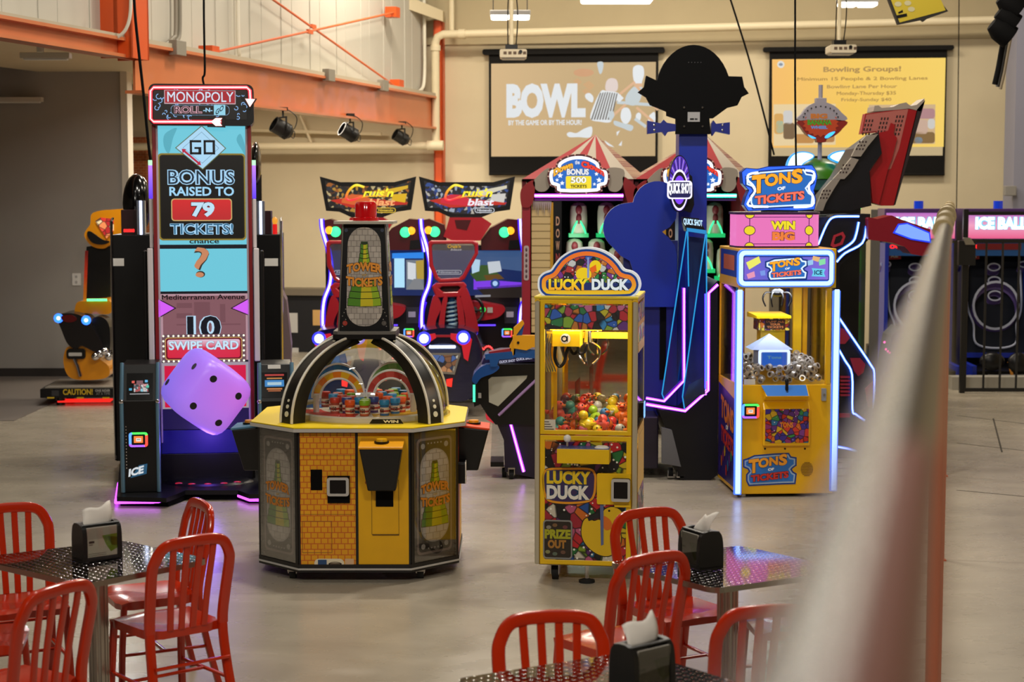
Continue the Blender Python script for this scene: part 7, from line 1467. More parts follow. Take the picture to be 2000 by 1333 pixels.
tent(222/199.0, 'red and white tent topped game with green neon, mostly hidden behind the tall black header', '#2af0c0')
# ================================================================= SHOOTING GAME WITH BLUE BOARDS
def shooting_game():
    F = Frame(1335, 14.3, 0); P = F.pp
    t = thing('shooting_gallery_game', F, 'shooting game with blue cloud shaped board, violet light lines and tall black header with pistols', 'arcade game')
    BLU = mat('royal_blue_board', '#0c2a9a', .35); BLUD = mat('royal_blue_side', '#101c7a', .4); DKP = mat('dark_violet_body', '#140a22', .35); VIO = em('#b03cff', 3.0); VIOC = em('#e8a8ff', 2.6)
    D = 1.0
    xl = F.p(972, 850, 0)[0]; xr = F.p(1400, 850, 0)[0]; zb = F.p(1335, 920, 0)[1]
    # bed and right-hand body
    b = MB(); z800 = F.p(1335, 806, 0)[1]; b.box(F.p(1040, 850, 0)[0], F.p(1288, 850, 0)[0], .1, D, zb, z800-.05, DKP); bd = b.build('bed', t, .01)
    b = MB(); b.prism(P([(1286, 800), (1336, 808), (1385, 768), (1385, 565), (1402, 548), (1402, 928), (1386, 940), (1330, 940), (1318, 900), (1300, 840)], 0), 0, D, BLK); b.prism(P([(1292, 835), (1312, 840), (1330, 912), (1292, 905)], -.02), -.03, 0, mat('grey_kick_plate', '#5d5d60', .5)); b.build('cabinet_body', t, .006)
    b = MB(); x0 = F.p(1240, 600, .5)[0]; x1 = F.p(1323, 600, .5)[0]; z1 = F.p(1280, 470, .5)[1]; z0 = F.p(1280, 790, .5)[1]; b.box(x0-.1, x1, .5, .58, z0-.1, z1, BLUD); s0 = F.rect(1288, 505, 1302, 742, .49); b.box(s0[0], s0[2], .485, .5, s0[1], s0[3], BLK2)
    b.build('blue_back_board', t)
    cl = []
    for cu, cv, r, a0, a1 in ((1284, 402, 48, 25, 172), (1226, 445, 48, 100, 232)):
        for k in range(13): a = math.radians(a0+(a1-a0)*k/12); cl.append((cu+r*math.cos(a), cv-r*math.sin(a)))
    cl += [(1212, 500), (1230, 510), (1240, 540), (1243, 600), (1322, 600), (1322, 498), (1318, 480), (1306, 464), (1293, 453), (1308, 444), (1320, 428)]
    b = MB(); L = P(cl, .42); b.prism(L, .42, .46, BLU, mat('pale_board_edge', '#a8b0d0', .4)); b.build('cloud_board', t)
    # pillar and header seen from behind
    b = MB(); q = F.rect(1322, 255, 1382, 800, .55); b.box(q[0], q[2], .55, .85, q[1], q[3], BLU); b.build('blue_pillar', t, .004)
    hd = [(1262, 148), (1283, 158)]
    for k in range(17): a = math.radians(158-136*k/16); hd.append((1354+74*math.cos(a), 186-98*math.sin(a)))
    hd += [(1449, 150), (1453, 170), (1462, 183), (1448, 190), (1440, 206), (1420, 211), (1393, 231), (1385, 231), (1388, 262), (1320, 262), (1320, 232), (1302, 226), (1302, 218), (1270, 205), (1262, 190), (1246, 180), (1258, 170)]
    b = MB(); b.prism(P(hd, .5), .48, .56, BLK2); h = b.build('header_back', t, .004)
    b = MB(); q = F.rect(1343, 219, 1367, 238, .475); b.box(q[0], q[2], .474, .48, q[1], q[3], pl('#9a9a9c', .5)); b.box(q[0]+.02, q[2]-.05, .4735, .4745, q[1]+.015, q[1]+.03, BLK); b.box(q[0]+.06, q[2]-.02, .4735, .4745, q[1]+.015, q[1]+.03, DGREY); b.build('serial_label', h)
    b = MB()
    for u, v in ((1336, 210), (1372, 210), (1336, 247), (1372, 247)): x, z = F.p(u, v, .48); b.cyl((x, .472, z), (x, .48, z), .009, CHROME, n=8)
    for k in range(5): x, z = F.p(1345+k*6, 122, .48); b.cyl((x, .475, z), (x, .48, z), .005, DGREY, n=6)
    b.build('header_bolt', h)
    for pts in ([(1264, 236), (1290, 241), (1296, 234), (1302, 240), (1320, 243), (1320, 256), (1304, 258), (1299, 266), (1293, 258), (1264, 262)], [(1425, 239), (1398, 242), (1393, 235), (1389, 242), (1388, 256), (1391, 266), (1397, 257), (1425, 263)]):
        b = MB(); b.prism(P(pts, .52), .5, .58, mat('pistol_blue', '#121f78', .35)); 
        for k in range(2): x, z = F.p(pts[0][0]+(14 if pts[0][0] < 1300 else -14), 244+k*10, .5); b.ball((x, .498, z), (.012, .006, .012), CHROME, 8, 5)
        b.build('pistol_cutout', h, .006)
    # oval sign
    b = MB(); b.prism(P([(1335, 330), (1352, 345), (1356, 400), (1350, 416), (1335, 410)], .3), .3, .5, BLK); x, z = F.p(1327, 359, .1); R_ = F.p(1348, 359, .1)[0]-x; H_ = F.p(1327, 303, .1)[1]-z
    b.prism(circ(x, z, R_, H_, 32), .1, .2, BLK); sg = b.build('oval_sign', t, .004)
    b = MB(); y = .097; b.flat(circ(x, z, R_*.93, H_*.96, 32), y, em('#5a2ad0', .8))
    for k in range(28): a = 2*PI*k/28; b.flat([(x+R_*.5*math.cos(a-.05), z+H_*.5*math.sin(a-.05)), (x+R_*.9*math.cos(a-.04), z+H_*.93*math.sin(a-.04)), (x+R_*.9*math.cos(a+.04), z+H_*.93*math.sin(a+.04)), (x+R_*.5*math.cos(a+.05), z+H_*.5*math.sin(a+.05))], y-.001, em('#c8a0ff', .8) if k % 2 else em('#14082a', .4))
    zc = z-H_*.22
    for kx, m in ((.72, em('#e8e0ff', 1.4)), (.64, em('#0f0818', .4)), (.5, em('#7a3af0', 1.2)), (.25, em('#0f0818', .4))): b.flat(circ(x, zc, R_*kx*1.1, H_*kx, 28), y-.002-.0005*(1-kx), m)
    q = F.rect(1303, 353, 1352, 389, .09); b.prism(rrect(q[0], q[1], q[2], q[3], .03), .085, .1, em('#e8e4ff', 1.3)); b.flat(rrect(q[0]+.012, q[1]+.012, q[2]-.012, q[3]-.012, .025), .083, em('#1a1a5a', .8)); b.otext('QUICK SHOT', (q[0]+.01, q[1]+.03, q[2]-.01, q[3]-.02), .081, em('#f4f4ff', 1.5), em('#1a1a3a', .4), .04, .1); b.build('sign_face', sg)
    # acrylic ball column
    AC = glass('blue_acrylic', (.35, .62, .95), .8, .05, .05); ED = em('#2aa8f0', .9)
    top = [(1341, 452), (1380, 460)]; 
    b = MB()
    A0 = [F.p(u, v, .2) for u, v in ((1341, 452), (1293, 770), (1299, 785), (1336, 742), (1338, 520))]; b.prism(A0, .2, .21, AC)
    A1 = [F.p(u, v, -.05) for u, v in ((1380, 458), (1333, 775), (1337, 799), (1380, 760))]; b.prism(A1, -.05, -.04, AC); ac = b.build('acrylic_column', t)
    b = MB()
    for pts, yy in (([(1341, 452), (1293, 770), (1299, 785)], .2), ([(1378, 458), (1333, 775), (1337, 799)], -.05), ([(1380, 458), (1380, 745)], -.05), ([(1343, 452), (1345, 560)], .2)): b.tube([(F.p(u, v, yy)[0], yy, F.p(u, v, yy)[1]) for u, v in pts], .0055, ED, 6)
    b.build('lit_edge', ac)
    b = MB(); b.prism(P([(1345, 462), (1378, 466), (1374, 760), (1345, 745)], .25), .25, .3, mat('deep_teal_panel', '#0e2a5a', .3)); 
    b.prism(P([(1334, 424), (1365, 427), (1382, 458), (1340, 452)], .0), .0, .2, BLK); b.text('QUICK SHOT', F.rect(1335, 428, 1372, 442, -.003), -.005, em('#bfe4ff', 1.6), .02, 0, lambda x, z: (x, z-.12*(x-F.p(1350, 430, 0)[0]))); b.flat(P([(1341, 445), (1379, 450), (1381, 458), (1341, 452)], -.002), -.004, em('#2a9ae0', .8)); b.build('column_header', t)
    # violet light lines
    def line(pts, dy, r=.014):
        b = MB(); L = [(F.p(u, v, dy)[0], dy, F.p(u, v, dy)[1]) for u, v in pts]; b.tube(L, r, VIO, 8); b.tube([(x, y-r*.7, z) for x, y, z in L], r*.45, VIOC, 6); b.build('light_line', t)
    line([(1262, 790), (1338, 803), (1383, 763), (1384, 573), (1402, 556)], -.03); line([(1262, 778), (1297, 784), (1336, 744), (1336, 563)], .15, .012); line([(1378, 574), (1378, 772)], -.0, .01)
    b = MB(); q = F.rect(1350, 755, 1378, 775, -.06); b.add([(q[0]-.06, -.02, q[1]-.03), (q[2], -.06, q[1]+.02), (q[2]+.0, .1, q[3]+.06), (q[0], .1, q[3])], [(0, 1, 2, 3)], mat('feed_tray', '#2a2030', .3)); b.build('feed_tray', t)
    # gun console at the left end
    b = MB(); b.prism(P([(936, 722), (948, 712), (1060, 712), (1060, 830), (968, 830), (952, 812), (938, 790)], 0), 0, D*.8, BLK); b.prism(P([(968, 822), (1060, 735), (1060, 938), (986, 922), (984, 860)], .06), .06, D*.8, DKP); con = b.build('gun_console', t, .012)
    b = MB(); b.prism(P([(954, 742), (960, 737), (1030, 734), (1028, 740), (973, 794), (955, 786)], -.01), -.012, .002, mat('pale_console_window', '#a8a596', .3)); b.tube([(F.p(u, v, -.01)[0], -.01, F.p(u, v, -.01)[1]) for u, v in ((974, 812), (1050, 740))], .012, pl('#9a7aa8', .3), 6); b.build('console_window', con)
    b = MB(); b.prism(P([(922, 742), (936, 722), (940, 790), (926, 796)], .0), .02, D*.7, BLK); b.tube([(F.p(u, v, .01)[0], .0, F.p(u, v, .01)[1]) for u, v in ((926, 752), (926, 785))], .012, em('#4af0b0', 1.8), 6); b.prism(P([(934, 768), (940, 768), (940, 778), (934, 778)], -.01), -.012, 0, LGREY); b.build('console_nose', con, .006)
    line([(1062, 738), (997, 827), (1023, 922)], .03)
    g = MB(); g.prism(P([(962, 818), (984, 822), (984, 905), (958, 905)], .1), .1, .4, glass('pocket_acrylic', (.8, .82, .85), .9, .06, .05)); g.build('ticket_pocket', t); b = MB(); b.prism(P([(958, 903), (984, 903), (984, 912), (958, 912)], .1), .09, .42, BLK); b.prism(P([(948, 812), (966, 822), (964, 828), (950, 820)], .1), .1, .5, em('#d0343c', .8)); b.build('pocket_base', t, .003)
    b = MB(); b.prism(P([(940, 712), (1060, 706), (1060, 690), (975, 692), (945, 700)], .1), .1, .7, mat('console_art', '#241a4a', .4)); b.text('QUICK SHOT', F.rect(975, 705, 1006, 711, .1), .097, em('#d8d8f0', .7), .03, 0, lambda x, z: (x, z+.1*(x-F.p(975, 705, .1)[0]))); b.text('QUICK SHOT', F.rect(1008, 700, 1040, 706, .1), .097, em('#d8d8f0', .7), .03, 0, lambda x, z: (x, z+.1*(x-F.p(1008, 705, .1)[0]))); b.text('QUICK SHOT', F.rect(1003, 691, 1026, 697, .1), .097, em('#d8d8f0', .7), .03); b.build('console_top', con)
    G = mat('gun_blue', '#124a8a', .3); b = MB(); b.prism(sm(F, [(922, 742), (930, 725), (950, 712), (975, 716), (965, 728), (940, 738), (930, 750)], -.05), -.08, .05, mat('gun_shield_blue', '#14468a', .25)); b.build('gun_shield', con, .02)
    gt = MB(); gt.prism(P([(947, 692), (958, 690), (1000, 686), (1003, 700), (975, 702), (970, 716), (958, 716), (956, 702), (948, 702)], -.05), -.09, -.02, G); gt.prism(P([(955, 687), (998, 680), (998, 687), (955, 693)], -.05), -.08, -.03, mat('gun_red', '#8a1a2a', .35)); gt.prism(P([(1001, 655), (1060, 655), (1060, 678), (1040, 678), (1028, 684), (1003, 680)], -.05), -.09, -.02, mat('gun_yellow', '#d8980c', .35)); gt.prism(P([(995, 676), (1003, 660), (1003, 640), (1020, 625), (1024, 632), (1008, 655), (1006, 692), (1000, 696)], -.05), -.08, -.03, mat('gun_yellow', '#d8980c', .35)); gt.prism(P([(1008, 655), (1024, 634), (1018, 662)], -.04), -.07, -.03, G); gt.prism(P([(1004, 680), (1060, 684), (1060, 700), (1002, 698)], -.04), -.08, -.02, G); x, z = F.p(1012, 670, -.1); gt.cyl((x, -.095, z), (x, -.088, z), .012, BLK, n=8); gt.build('toy_gun', con, .008)
    b = MB()
    for u, dy in ((985, .15), (999, .05), (1310, .1), (1328, .03), (1325, .8), (1050, .7)): x = F.p(u, 930, dy)[0]; caster(b, x, dy, zb+.02 if u < 1200 else F.p(u, 930, dy)[1], .045)
    b.build('caster', t)
shooting_game()
# ================================================================= SCI-FI SHOOTER WITH BLUE LIGHT LINES
def scifi():
    F = Frame(1650, 15.4, 0); P = F.pp
    t = thing('shooter_ride', F, 'black and red shooter ride with blue light lines and a tilted red top board', 'arcade game')
    BK = mat('scifi_black', '#0a0a12', .35); RD = mat('scifi_red', '#9c1018', .35); GP = mat('scifi_grey_panel', '#8f877c', .45); PK = mat('scifi_pale_red_panel', '#b0625a', .45); LL = em('#3a6cff', 4); LC = em('#b8d0ff', 3)
    b = MB(); b.prism(P([(1585, 425), (1700, 420), (1695, 470), (1640, 520), (1640, 612), (1708, 718), (1708, 812), (1690, 840), (1680, 890), (1680, 905), (1585, 905)], .1), .1, 1.3, BK); b.build('cabinet_body', t, .01)
    b = MB(); b.prism(P([(1590, 408), (1640, 345), (1672, 290), (1716, 258), (1722, 300), (1698, 332), (1702, 402), (1660, 412)], .5), .5, 1.0, BK); b.build('neck', t, .008)
    b = MB(); b.prism(P([(1690, 222), (1775, 212), (1792, 216), (1746, 402), (1722, 402), (1700, 396), (1698, 335), (1722, 300), (1716, 258), (1682, 262)], .6), .6, .72, RD); b.prism(P([(1790, 214), (1806, 196), (1748, 400), (1744, 402)], .62), .6, .95, mat('board_dark_edge', '#241418', .5)); tb = b.build('top_board', t, .006)
    b = MB(); b.flat(P([(1692, 224), (1774, 213), (1756, 290), (1740, 330), (1726, 332), (1724, 296), (1712, 256), (1684, 260)], .597), .597, PK); 
    for u0, v0, rows in ((1692, 236, 4), (1722, 232, 4), (1752, 228, 5), (1733, 285, 3), (1720, 335, 3)):
        for r in range(rows):
            for c in range(3): x, z = F.p(u0+c*6-r*2.2, v0+r*8.5, .59); b.flat([(x-.008, z-.012), (x+.006, z-.012), (x+.01, z+.012), (x-.004, z+.012)], .595, mat('hole_dark', '#2a1210', .7))
    b.build('board_face', tb)
    b = MB(); b.prism(P([(1706, 218), (1708, 207), (1716, 206), (1722, 211), (1745, 209), (1756, 203), (1770, 200), (1778, 207), (1790, 205), (1806, 192), (1804, 206), (1798, 218), (1776, 213)], .6), .6, .9, mat('board_pale_cap', '#a09488', .5)); b.build('board_cap', tb, .004)
    b = MB(); b.prism(P([(1715, 260), (1735, 255), (1740, 240), (1748, 244), (1745, 262), (1752, 270), (1742, 310), (1734, 330), (1716, 400), (1704, 396), (1698, 335), (1722, 300)], .58), .57, .6, RD); b.build('board_bracket', tb, .004)
    for pts in ([(1590, 412), (1606, 372), (1624, 352), (1640, 350), (1626, 372), (1612, 396), (1606, 412)], [(1626, 350), (1645, 330), (1662, 308), (1676, 312), (1662, 335), (1648, 350)], [(1662, 306), (1672, 286), (1690, 266), (1714, 262), (1694, 286), (1680, 306)]):
        b = MB(); b.prism(P(pts, .48), .45, .5, GP); cu = sum(p[0] for p in pts)/len(pts); cv = sum(p[1] for p in pts)/len(pts)
        for r in range(3):
            for c in range(3): x, z = F.p(cu-6+c*6-r*3, cv-8+r*7, .445); b.flat([(x-.008, z-.008), (x+.006, z-.008), (x+.009, z+.008), (x-.005, z+.008)], .448, mat('hole_dark', '#2a1210', .7))
        b.build('neck_panel', t, .004)
    b = MB(); b.prism(P([(1598, 478), (1612, 440), (1628, 420), (1700, 418), (1698, 436), (1690, 470), (1640, 508), (1598, 512)], .0), .0, .3, BK); sd = b.build('side_wing', t, .008)
    b = MB(); x = P([(1622, 480), (1628, 460), (1646, 453), (1651, 462), (1645, 478), (1628, 484)], 0); xi = P([(1628, 476), (1632, 463), (1643, 459), (1646, 464), (1641, 474), (1631, 478)], 0); b.rimmed(x, xi, -.01, .0, em('#a0202c', .7)); b.build('hexagon_mark', sd)
    def line(pts, dy=-.02, r=.011):
        b = MB(); L = [(q[0], dy, q[1]) for q in catmull([(*F.p(u, v, dy), 0) for u, v in pts], 4)]; b.tube(L, r, LL, 6); b.tube([(x, y-r*.7, z) for x, y, z in L], r*.5, LC, 6); b.build('light_line', t)
    line([(1598, 478), (1614, 440), (1627, 425), (1650, 423), (1678, 423)]); line([(1637, 492), (1664, 474), (1672, 458), (1677, 434)]); line([(1634, 512), (1650, 495), (1684, 475), (1692, 442)])
    line([(1636, 617), (1665, 660), (1700, 712), (1708, 732), (1707, 798)], .05); line([(1634, 676), (1650, 704), (1664, 732), (1665, 800), (1672, 810), (1690, 822)], .05); line([(1634, 873), (1656, 877), (1676, 883)], .05)
    b = MB(); RR = mat('scifi_matte_red', '#8a1424', .45)
    for pts in ([(1638, 640), (1656, 645), (1660, 660), (1650, 672), (1638, 672)], [(1660, 700), (1680, 700), (1690, 712), (1686, 728), (1676, 735), (1668, 725)], [(1690, 760), (1706, 745), (1706, 800), (1696, 795)], [(1640, 808), (1660, 808), (1660, 816), (1640, 816)]): b.prism(P(pts, .08), .07, .1, RR)
    for k in range(6): b.prism(P([(1641, 735+k*7), (1660, 735+k*7), (1660, 739+k*7), (1641, 739+k*7)], .08), .07, .1, RR)
    b.build('red_inlay', t, .003)
    b = MB(); L = [(1694, 424), (1712, 428), (1740, 421), (1756, 428), (1815, 448), (1812, 496), (1800, 500), (1778, 496), (1765, 482), (1740, 474), (1694, 468)]; b.prism(P(L, -.1), -.14, .2, mat('arm_maroon', '#7c0c20', .35)); am = b.build('red_arm', t, .02)
    b = MB(); b.prism(P([(1748, 454), (1756, 440), (1772, 438), (1814, 456), (1816, 472), (1780, 466)], -.15), -.155, -.13, em('#6a8cff', 1.6)); b.prism(grow(P([(1748, 454), (1756, 440), (1772, 438), (1814, 456), (1816, 472), (1780, 466)], -.15), .012), -.15, -.13, em('#1c3cf0', 1.2)); b.build('blue_lens', am)
scifi()
# ================================================================= PRIZE WHEEL GAME
def wheel():
    F = Frame(1603, 18.0, 0); P = F.pp
    t = thing('prize_wheel_game', F, 'green domed wheel game topped by a lens shaped red and grey sign on a pole', 'arcade game')
    GY = mat('wheel_grey', '#8a8794', .4); x0, zd = F.p(1603, 345, 0)
    b = MB(); x, zt = F.p(1603, 166, 0); b.cyl((x, .0, F.p(1603, 312, 0)[1]), (x, 0, zt), .022, GY, n=12); b.box(x-.055, x+.055, -.05, .05, F.p(1603, 204, 0)[1], F.p(1603, 192, 0)[1], GY); b.build('pole', t, .003)
    b = MB(); up = sm(F, [(1561, 236), (1566, 222), (1580, 206), (1603, 199), (1626, 206), (1642, 220), (1649, 236)], -.02); lo = sm(F, [(1649, 236), (1644, 252), (1630, 265), (1614, 272), (1611, 278), (1595, 278), (1593, 272), (1576, 264), (1565, 250), (1561, 236)], -.02)
    b.prism(up, -.06, .06, GY); b.prism(lo, -.06, .06, mat('wheel_dark_red', '#7a1c14', .35)); sg = b.build('lens_sign', t, .012)
    b = MB(); y = -.064; cx, cz = F.p(1603, 242, -.06); b.flat([(cx+.19*math.cos(a)*(1 if k % 2 else .86), cz+.14*math.sin(a)*(1 if k % 2 else .82)) for k, a in enumerate([2*PI*k/36 for k in range(36)])], y, em('#c8441c', .6)); b.flat(F.pp([(1572, 234), (1586, 214), (1603, 209), (1620, 214), (1634, 234)], -.06), y-.0005, GY)
    for k in range(11): a = PI*(k+.5)/11; u, v = 1603+34*math.cos(a), 232-24*math.sin(a); b.flat(circ(*F.p(u, v, -.06), .009, n=6), y-.001, BLK)
    b.text('BIG', F.rect(1583, 222, 1616, 232, -.06), y-.002, em('#d87a2a', .6), .06); b.otext('BANANA', F.rect(1577, 234, 1624, 244, -.06), y-.002, em('#5ab02a', .6), em('#1a4a12', .4), .03, .08); b.text('WHEEL', F.rect(1583, 246, 1616, 252, -.06), y-.003, em('#4a9ad8', .7), .05); b.build('sign_face', sg)
    for pts in ([(1611, 268), (1620, 260), (1631, 257), (1626, 264), (1616, 270)], [(1578, 263), (1586, 266), (1594, 270), (1586, 270)]): b = MB(); b.prism(sm(F, pts, -.07), -.07, -.05, em('#3aa8ff', 2)); b.build('blue_lamp', sg)
    b = MB(); z0 = F.p(1603, 350, 0)[1]; h = F.p(1603, 308, 0)[1]-z0; b.lathe([(.34, z0), (.33, z0+h*.3), (.26, z0+h*.7), (.1, z0+h*.97), (0, z0+h)], mat('dome_green', '#2c6410', .3), 28, Matrix.Translation((x, .2, 0))); b.build('green_dome', t)
    for pts in ([(1540, 330), (1542, 314), (1552, 302), (1568, 298), (1584, 301), (1588, 307), (1570, 318), (1560, 327)], [(1622, 308), (1632, 299), (1650, 296), (1662, 300), (1660, 316), (1645, 318)]):
        L = sm(F, pts, -.1); b = MB(); b.prism(grow(L, .012), -.09, .0, em('#1ca0f0', 1.2)); b.prism(L, -.105, -.09, em('#d8f4ff', 1.6)); b.build('lit_lobe', t)
    b = MB(); b.box(x-.42, x+.42, -.1, .6, 0, z0-.12, BLK); b.box(x-.44, x+.44, -.12, .62, z0-.12, z0, mat('wheel_teal', '#0f4a4a', .4)); b.build('cabinet_body', t, .01)
wheel()
def green_cabinet():
    F = Frame(1672, 18.9, 0); P = F.pp
    t = thing('video_game_cabinet', F, 'dark cabinet with green neon edge and bright blue screen behind the shooter ride', 'arcade game')
    b = MB(); q = F.rect(1600, 430, 1692, 800, 0); b.box(q[0], q[2], 0, .8, 0, q[3], mat('cabinet_dark_teal', '#0c1a1e', .4)); b.box(q[2]-.08, q[2], -.02, 0, 0, q[3], mat('olive_side', '#3a4434', .5)); b.build('cabinet_body', t, .006)
    b = MB(); xs = [F.p(u, v, -.03) for u, v in ((1676, 490), (1673, 680))]; 
    for v0, v1, c in ((488, 535, '#2af05a'), (535, 590, '#5a6af0'), (590, 636, '#2af05a'), (640, 690, '#2af0a0')): a, c2 = F.p(1677-(v0-488)*.02, v0, -.03), F.p(1677-(v1-488)*.02, v1, -.03); b.tube([(a[0], -.03, a[1]), (c2[0], -.03, c2[1])], .016, em(c, 2.5), 6)
    a, c2 = F.p(1674, 418, -.03), F.p(1680, 405, -.03); b.tube([(a[0], -.03, a[1]), (c2[0], -.03, c2[1])], .016, em('#2af05a', 2.5), 6); b.build('neon_edge', t)
    b = MB(); q = F.rect(1636, 490, 1668, 640, -.005); b.flat([(q[0], q[1]), (q[2], q[1]), (q[2], q[3]), (q[0], q[3])], -.004, em('#0f3a6a', .9)); r = lambda u0, v0, u1, v1, c, s, d: b.flat(P([(u0, v0), (u1, v0), (u1, v1), (u0, v1)], -.005), -.004-d, em(c, s))
    r(1638, 500, 1650, 640, '#5ac8f8', 1.1, .001); r(1638, 540, 1650, 582, '#e8b86a', 1.0, .002); r(1650, 612, 1664, 616, '#8ad0f0', 1, .002); b.flat(P([(1652, 562), (1658, 552), (1661, 528), (1664, 528), (1664, 568), (1654, 570)], -.005), -.008, em('#e8f8ff', 1.3)); b.build('screen', t)
green_cabinet()
# ================================================================= BALL ALLEY GAMES BEHIND THE BLACK GATE
def alley(dX, label):
    F = Frame(1790, 22.0, -3); P = F.pp
    t = thing('ball_alley_game', F, label, 'arcade game', 'ball alley games behind the gate'); t.location = F.loc + Vector((dX, 0, 0))
    x0, x1 = F.p(1728, 500, 0)[0], F.p(1862, 500, 0)[0]; zt = F.p(1790, 408, 0)[1]; xm = (x0+x1)/2
    NB = mat('alley_navy', '#0a1a30', .5, spec=.3); BP = mat('alley_blue_post', '#10289a', .35)
    Z = lambda v: F.p(1790, v, 0)[1]
    b = MB(); b.box(x0, x1, .4, 1.2, 0, zt-.02, NB); b.box(x0, x0+.05, -.02, .4, .02, Z(475), BP); b.box(x1-.05, x1, -.02, .4, .02, Z(475), BP); b.build('cabinet_body', t, .006)
    b = MB(); b.box(x0-.02, x1+.02, -.06, .5, Z(470), zt, mat('alley_purple_shell', '#4a2a6a', .35)); hd = b.build('header', t, .006)
    b = MB(); y = -.063; q = (x0, Z(466), x1, Z(416)); b.flat([(q[0], q[1]), (q[2], q[1]), (q[2], q[3]), (q[0], q[3])], y, gradient('alley_pink', [(0, '#e85a8a'), (.5, '#f0a0c0'), (1, '#b060c0')], 'Z', Z(466), Z(414), 1.0)); b.otext('ICE BALL', (x0+.12, Z(448), x1-.1, Z(424)), y-.002, em('#ffffff', 2.2), em('#5ad0f0', 1.2), .05, .12); b.build('header_face', hd)
    b = MB(); b.box(x0+.02, x1-.02, .0, .4, Z(500), Z(470), mat('alley_score_blue', '#0f4a8a', .4)); b.text('SCORE', (xm-.2, Z(474), xm+.2, Z(467)-.012), -.004, pl('#3a9ac8', .4), .0); q = (xm-.28, Z(488), xm+.28, Z(476)); b.box(q[0], q[2], -.01, .0, q[1], q[3], em('#6a0c10', .5)); b.text('00', (x0+.06, Z(486), x0+.2, Z(478)), -.006, em('#ff2020', 2), .02); b.build('score_panel', t)
    # sloping target field with ring walls
    def fld(u, v): return None
    yb, zb_, yf, zf = .38, Z(505), .05, Z(690)
    S = lambda s_: (yf+(yb-yf)*s_, zf+(zb_-zf)*s_)
    b = MB(); b.add([(x0+.05, *S(0)), (x1-.05, *S(0)), (x1-.05, *S(1)), (x0+.05, *S(1))], [(0, 1, 2, 3)], mat('field_navy', '#060e1e', .5, spec=.2)); b.box(x0+.05, x1-.05, .0, .06, zf-.06, zf, BP); b.build('target_field', t)
    b = MB(); RW = mat('ring_white', '#b0b8d0', .35); RP = mat('ring_purple', '#5a4a8a', .4)
    def ring(x, s_, rx, rz, h=.07, t_=.018):
        y_, z_ = S(s_); P_ = [(x+rx*math.cos(a), z_+rz*math.sin(a)) for a in [2*PI*k/28 for k in range(28)]]; I = [(x+(rx-t_)*math.cos(a), z_+(rz-t_)*math.sin(a)) for a in [2*PI*k/28 for k in range(28)]]
        b.rimmed(P_, I, y_-.03-h, y_-.02-h, RW); b.rimmed([(a, c-h*.9) for a, c in P_], [(a, c-h*.9) for a, c in I], y_-.03, y_-.02, RP)
        v = [(p[0], y_-.025-h, p[1]) for p in P_]+[(p[0], y_-.02, p[1]-h*.9) for p in P_]; n = 28; b.add(v, [(k, (k+1) % n, n+(k+1) % n, n+k) for k in range(n)], RP, True)
    ring(xm, .5, .3, .32, .1, .03); ring(xm, .9, .085, .055); ring(xm, .76, .085, .055); ring(xm, .6, .095, .07)
    for sg in (-1, 1): ring(xm+sg*.38, .93, .07, .045, .09)
    L = [(x0+.09, S(1)[0]-.04, S(1)[1]), (x0+.09, S(.5)[0]-.04, S(.5)[1]), (x0+.16, S(.3)[0]-.04, S(.3)[1]), (xm-.25, S(.1)[0]-.04, S(.1)[1]), (xm, S(.05)[0]-.04, S(.05)[1]), (xm+.25, S(.1)[0]-.04, S(.1)[1]), (x1-.16, S(.3)[0]-.04, S(.3)[1]), (x1-.09, S(.5)[0]-.04, S(.5)[1]), (x1-.09, S(1)[0]-.04, S(1)[1])]
    b.tube(catmull(L, 5), .014, RW, 6); b.build('score_ring', t)
    b = MB()
    for k in range(3): z = S(1)[1]+.02+.05*(k); b.box(xm-.08, xm+.08, .385, .392, z, z+.012, pl('#3a5a7a', .4))
    b.build('field_mark', t)
    b = MB(); b.prism([(x0+.1, S(1)[1]-.03), (x0+.26, S(1)[1]-.02), (x0+.25, S(1)[1]+.08), (x0+.2, S(1)[1]+.12), (x0+.1, S(1)[1]+.1)], .3, .33, mat('badge_red', '#a81c24', .4)); b.text('x2', (x0+.12, S(1)[1]+.0, x0+.22, S(1)[1]+.08), .297, WHITE, .03); b.build('bonus_badge', t)
    b = MB(); b.cyl((xm, .1, zt), (xm, .1, zt+.1), .06, mat('blue_lamp_glass', '#0c3ab0', .2, emit='#0c2ac0', es=.4), n=14); b.build('roof_lamp', t)
    b = MB(); b.box(x0+.02, x1-.02, -.6, .0, .02, Z(716), BLK); b.box(x0+.2, x1-.2, -.61, -.59, .1, Z(722), mat('alley_grey_front', '#6d6d74', .4)); b.box(x0, x0+.06, -.62, 0, .0, Z(706), BP); b.box(x1-.06, x1, -.62, 0, 0, Z(706), BP); b.build('ball_lane', t, .008)
    b = MB(); b.ball((xm-.2, -.66, .32), (.16, .09, .12), BLK, 12, 8); b.ball((xm+.12, -.68, .3), (.14, .08, .14), BLK, 12, 8); b.tube([(xm, -.68, .32), (xm+.06, -.7, .1)], .02, pl('#c8842c', .4), 6); b.build('hand_controller', t)
alley(0, 'ball alley game with a pink header, half hidden behind the red arm and hand rail')
alley(1.02, 'ball alley game with a pink header, directly behind the black gate')
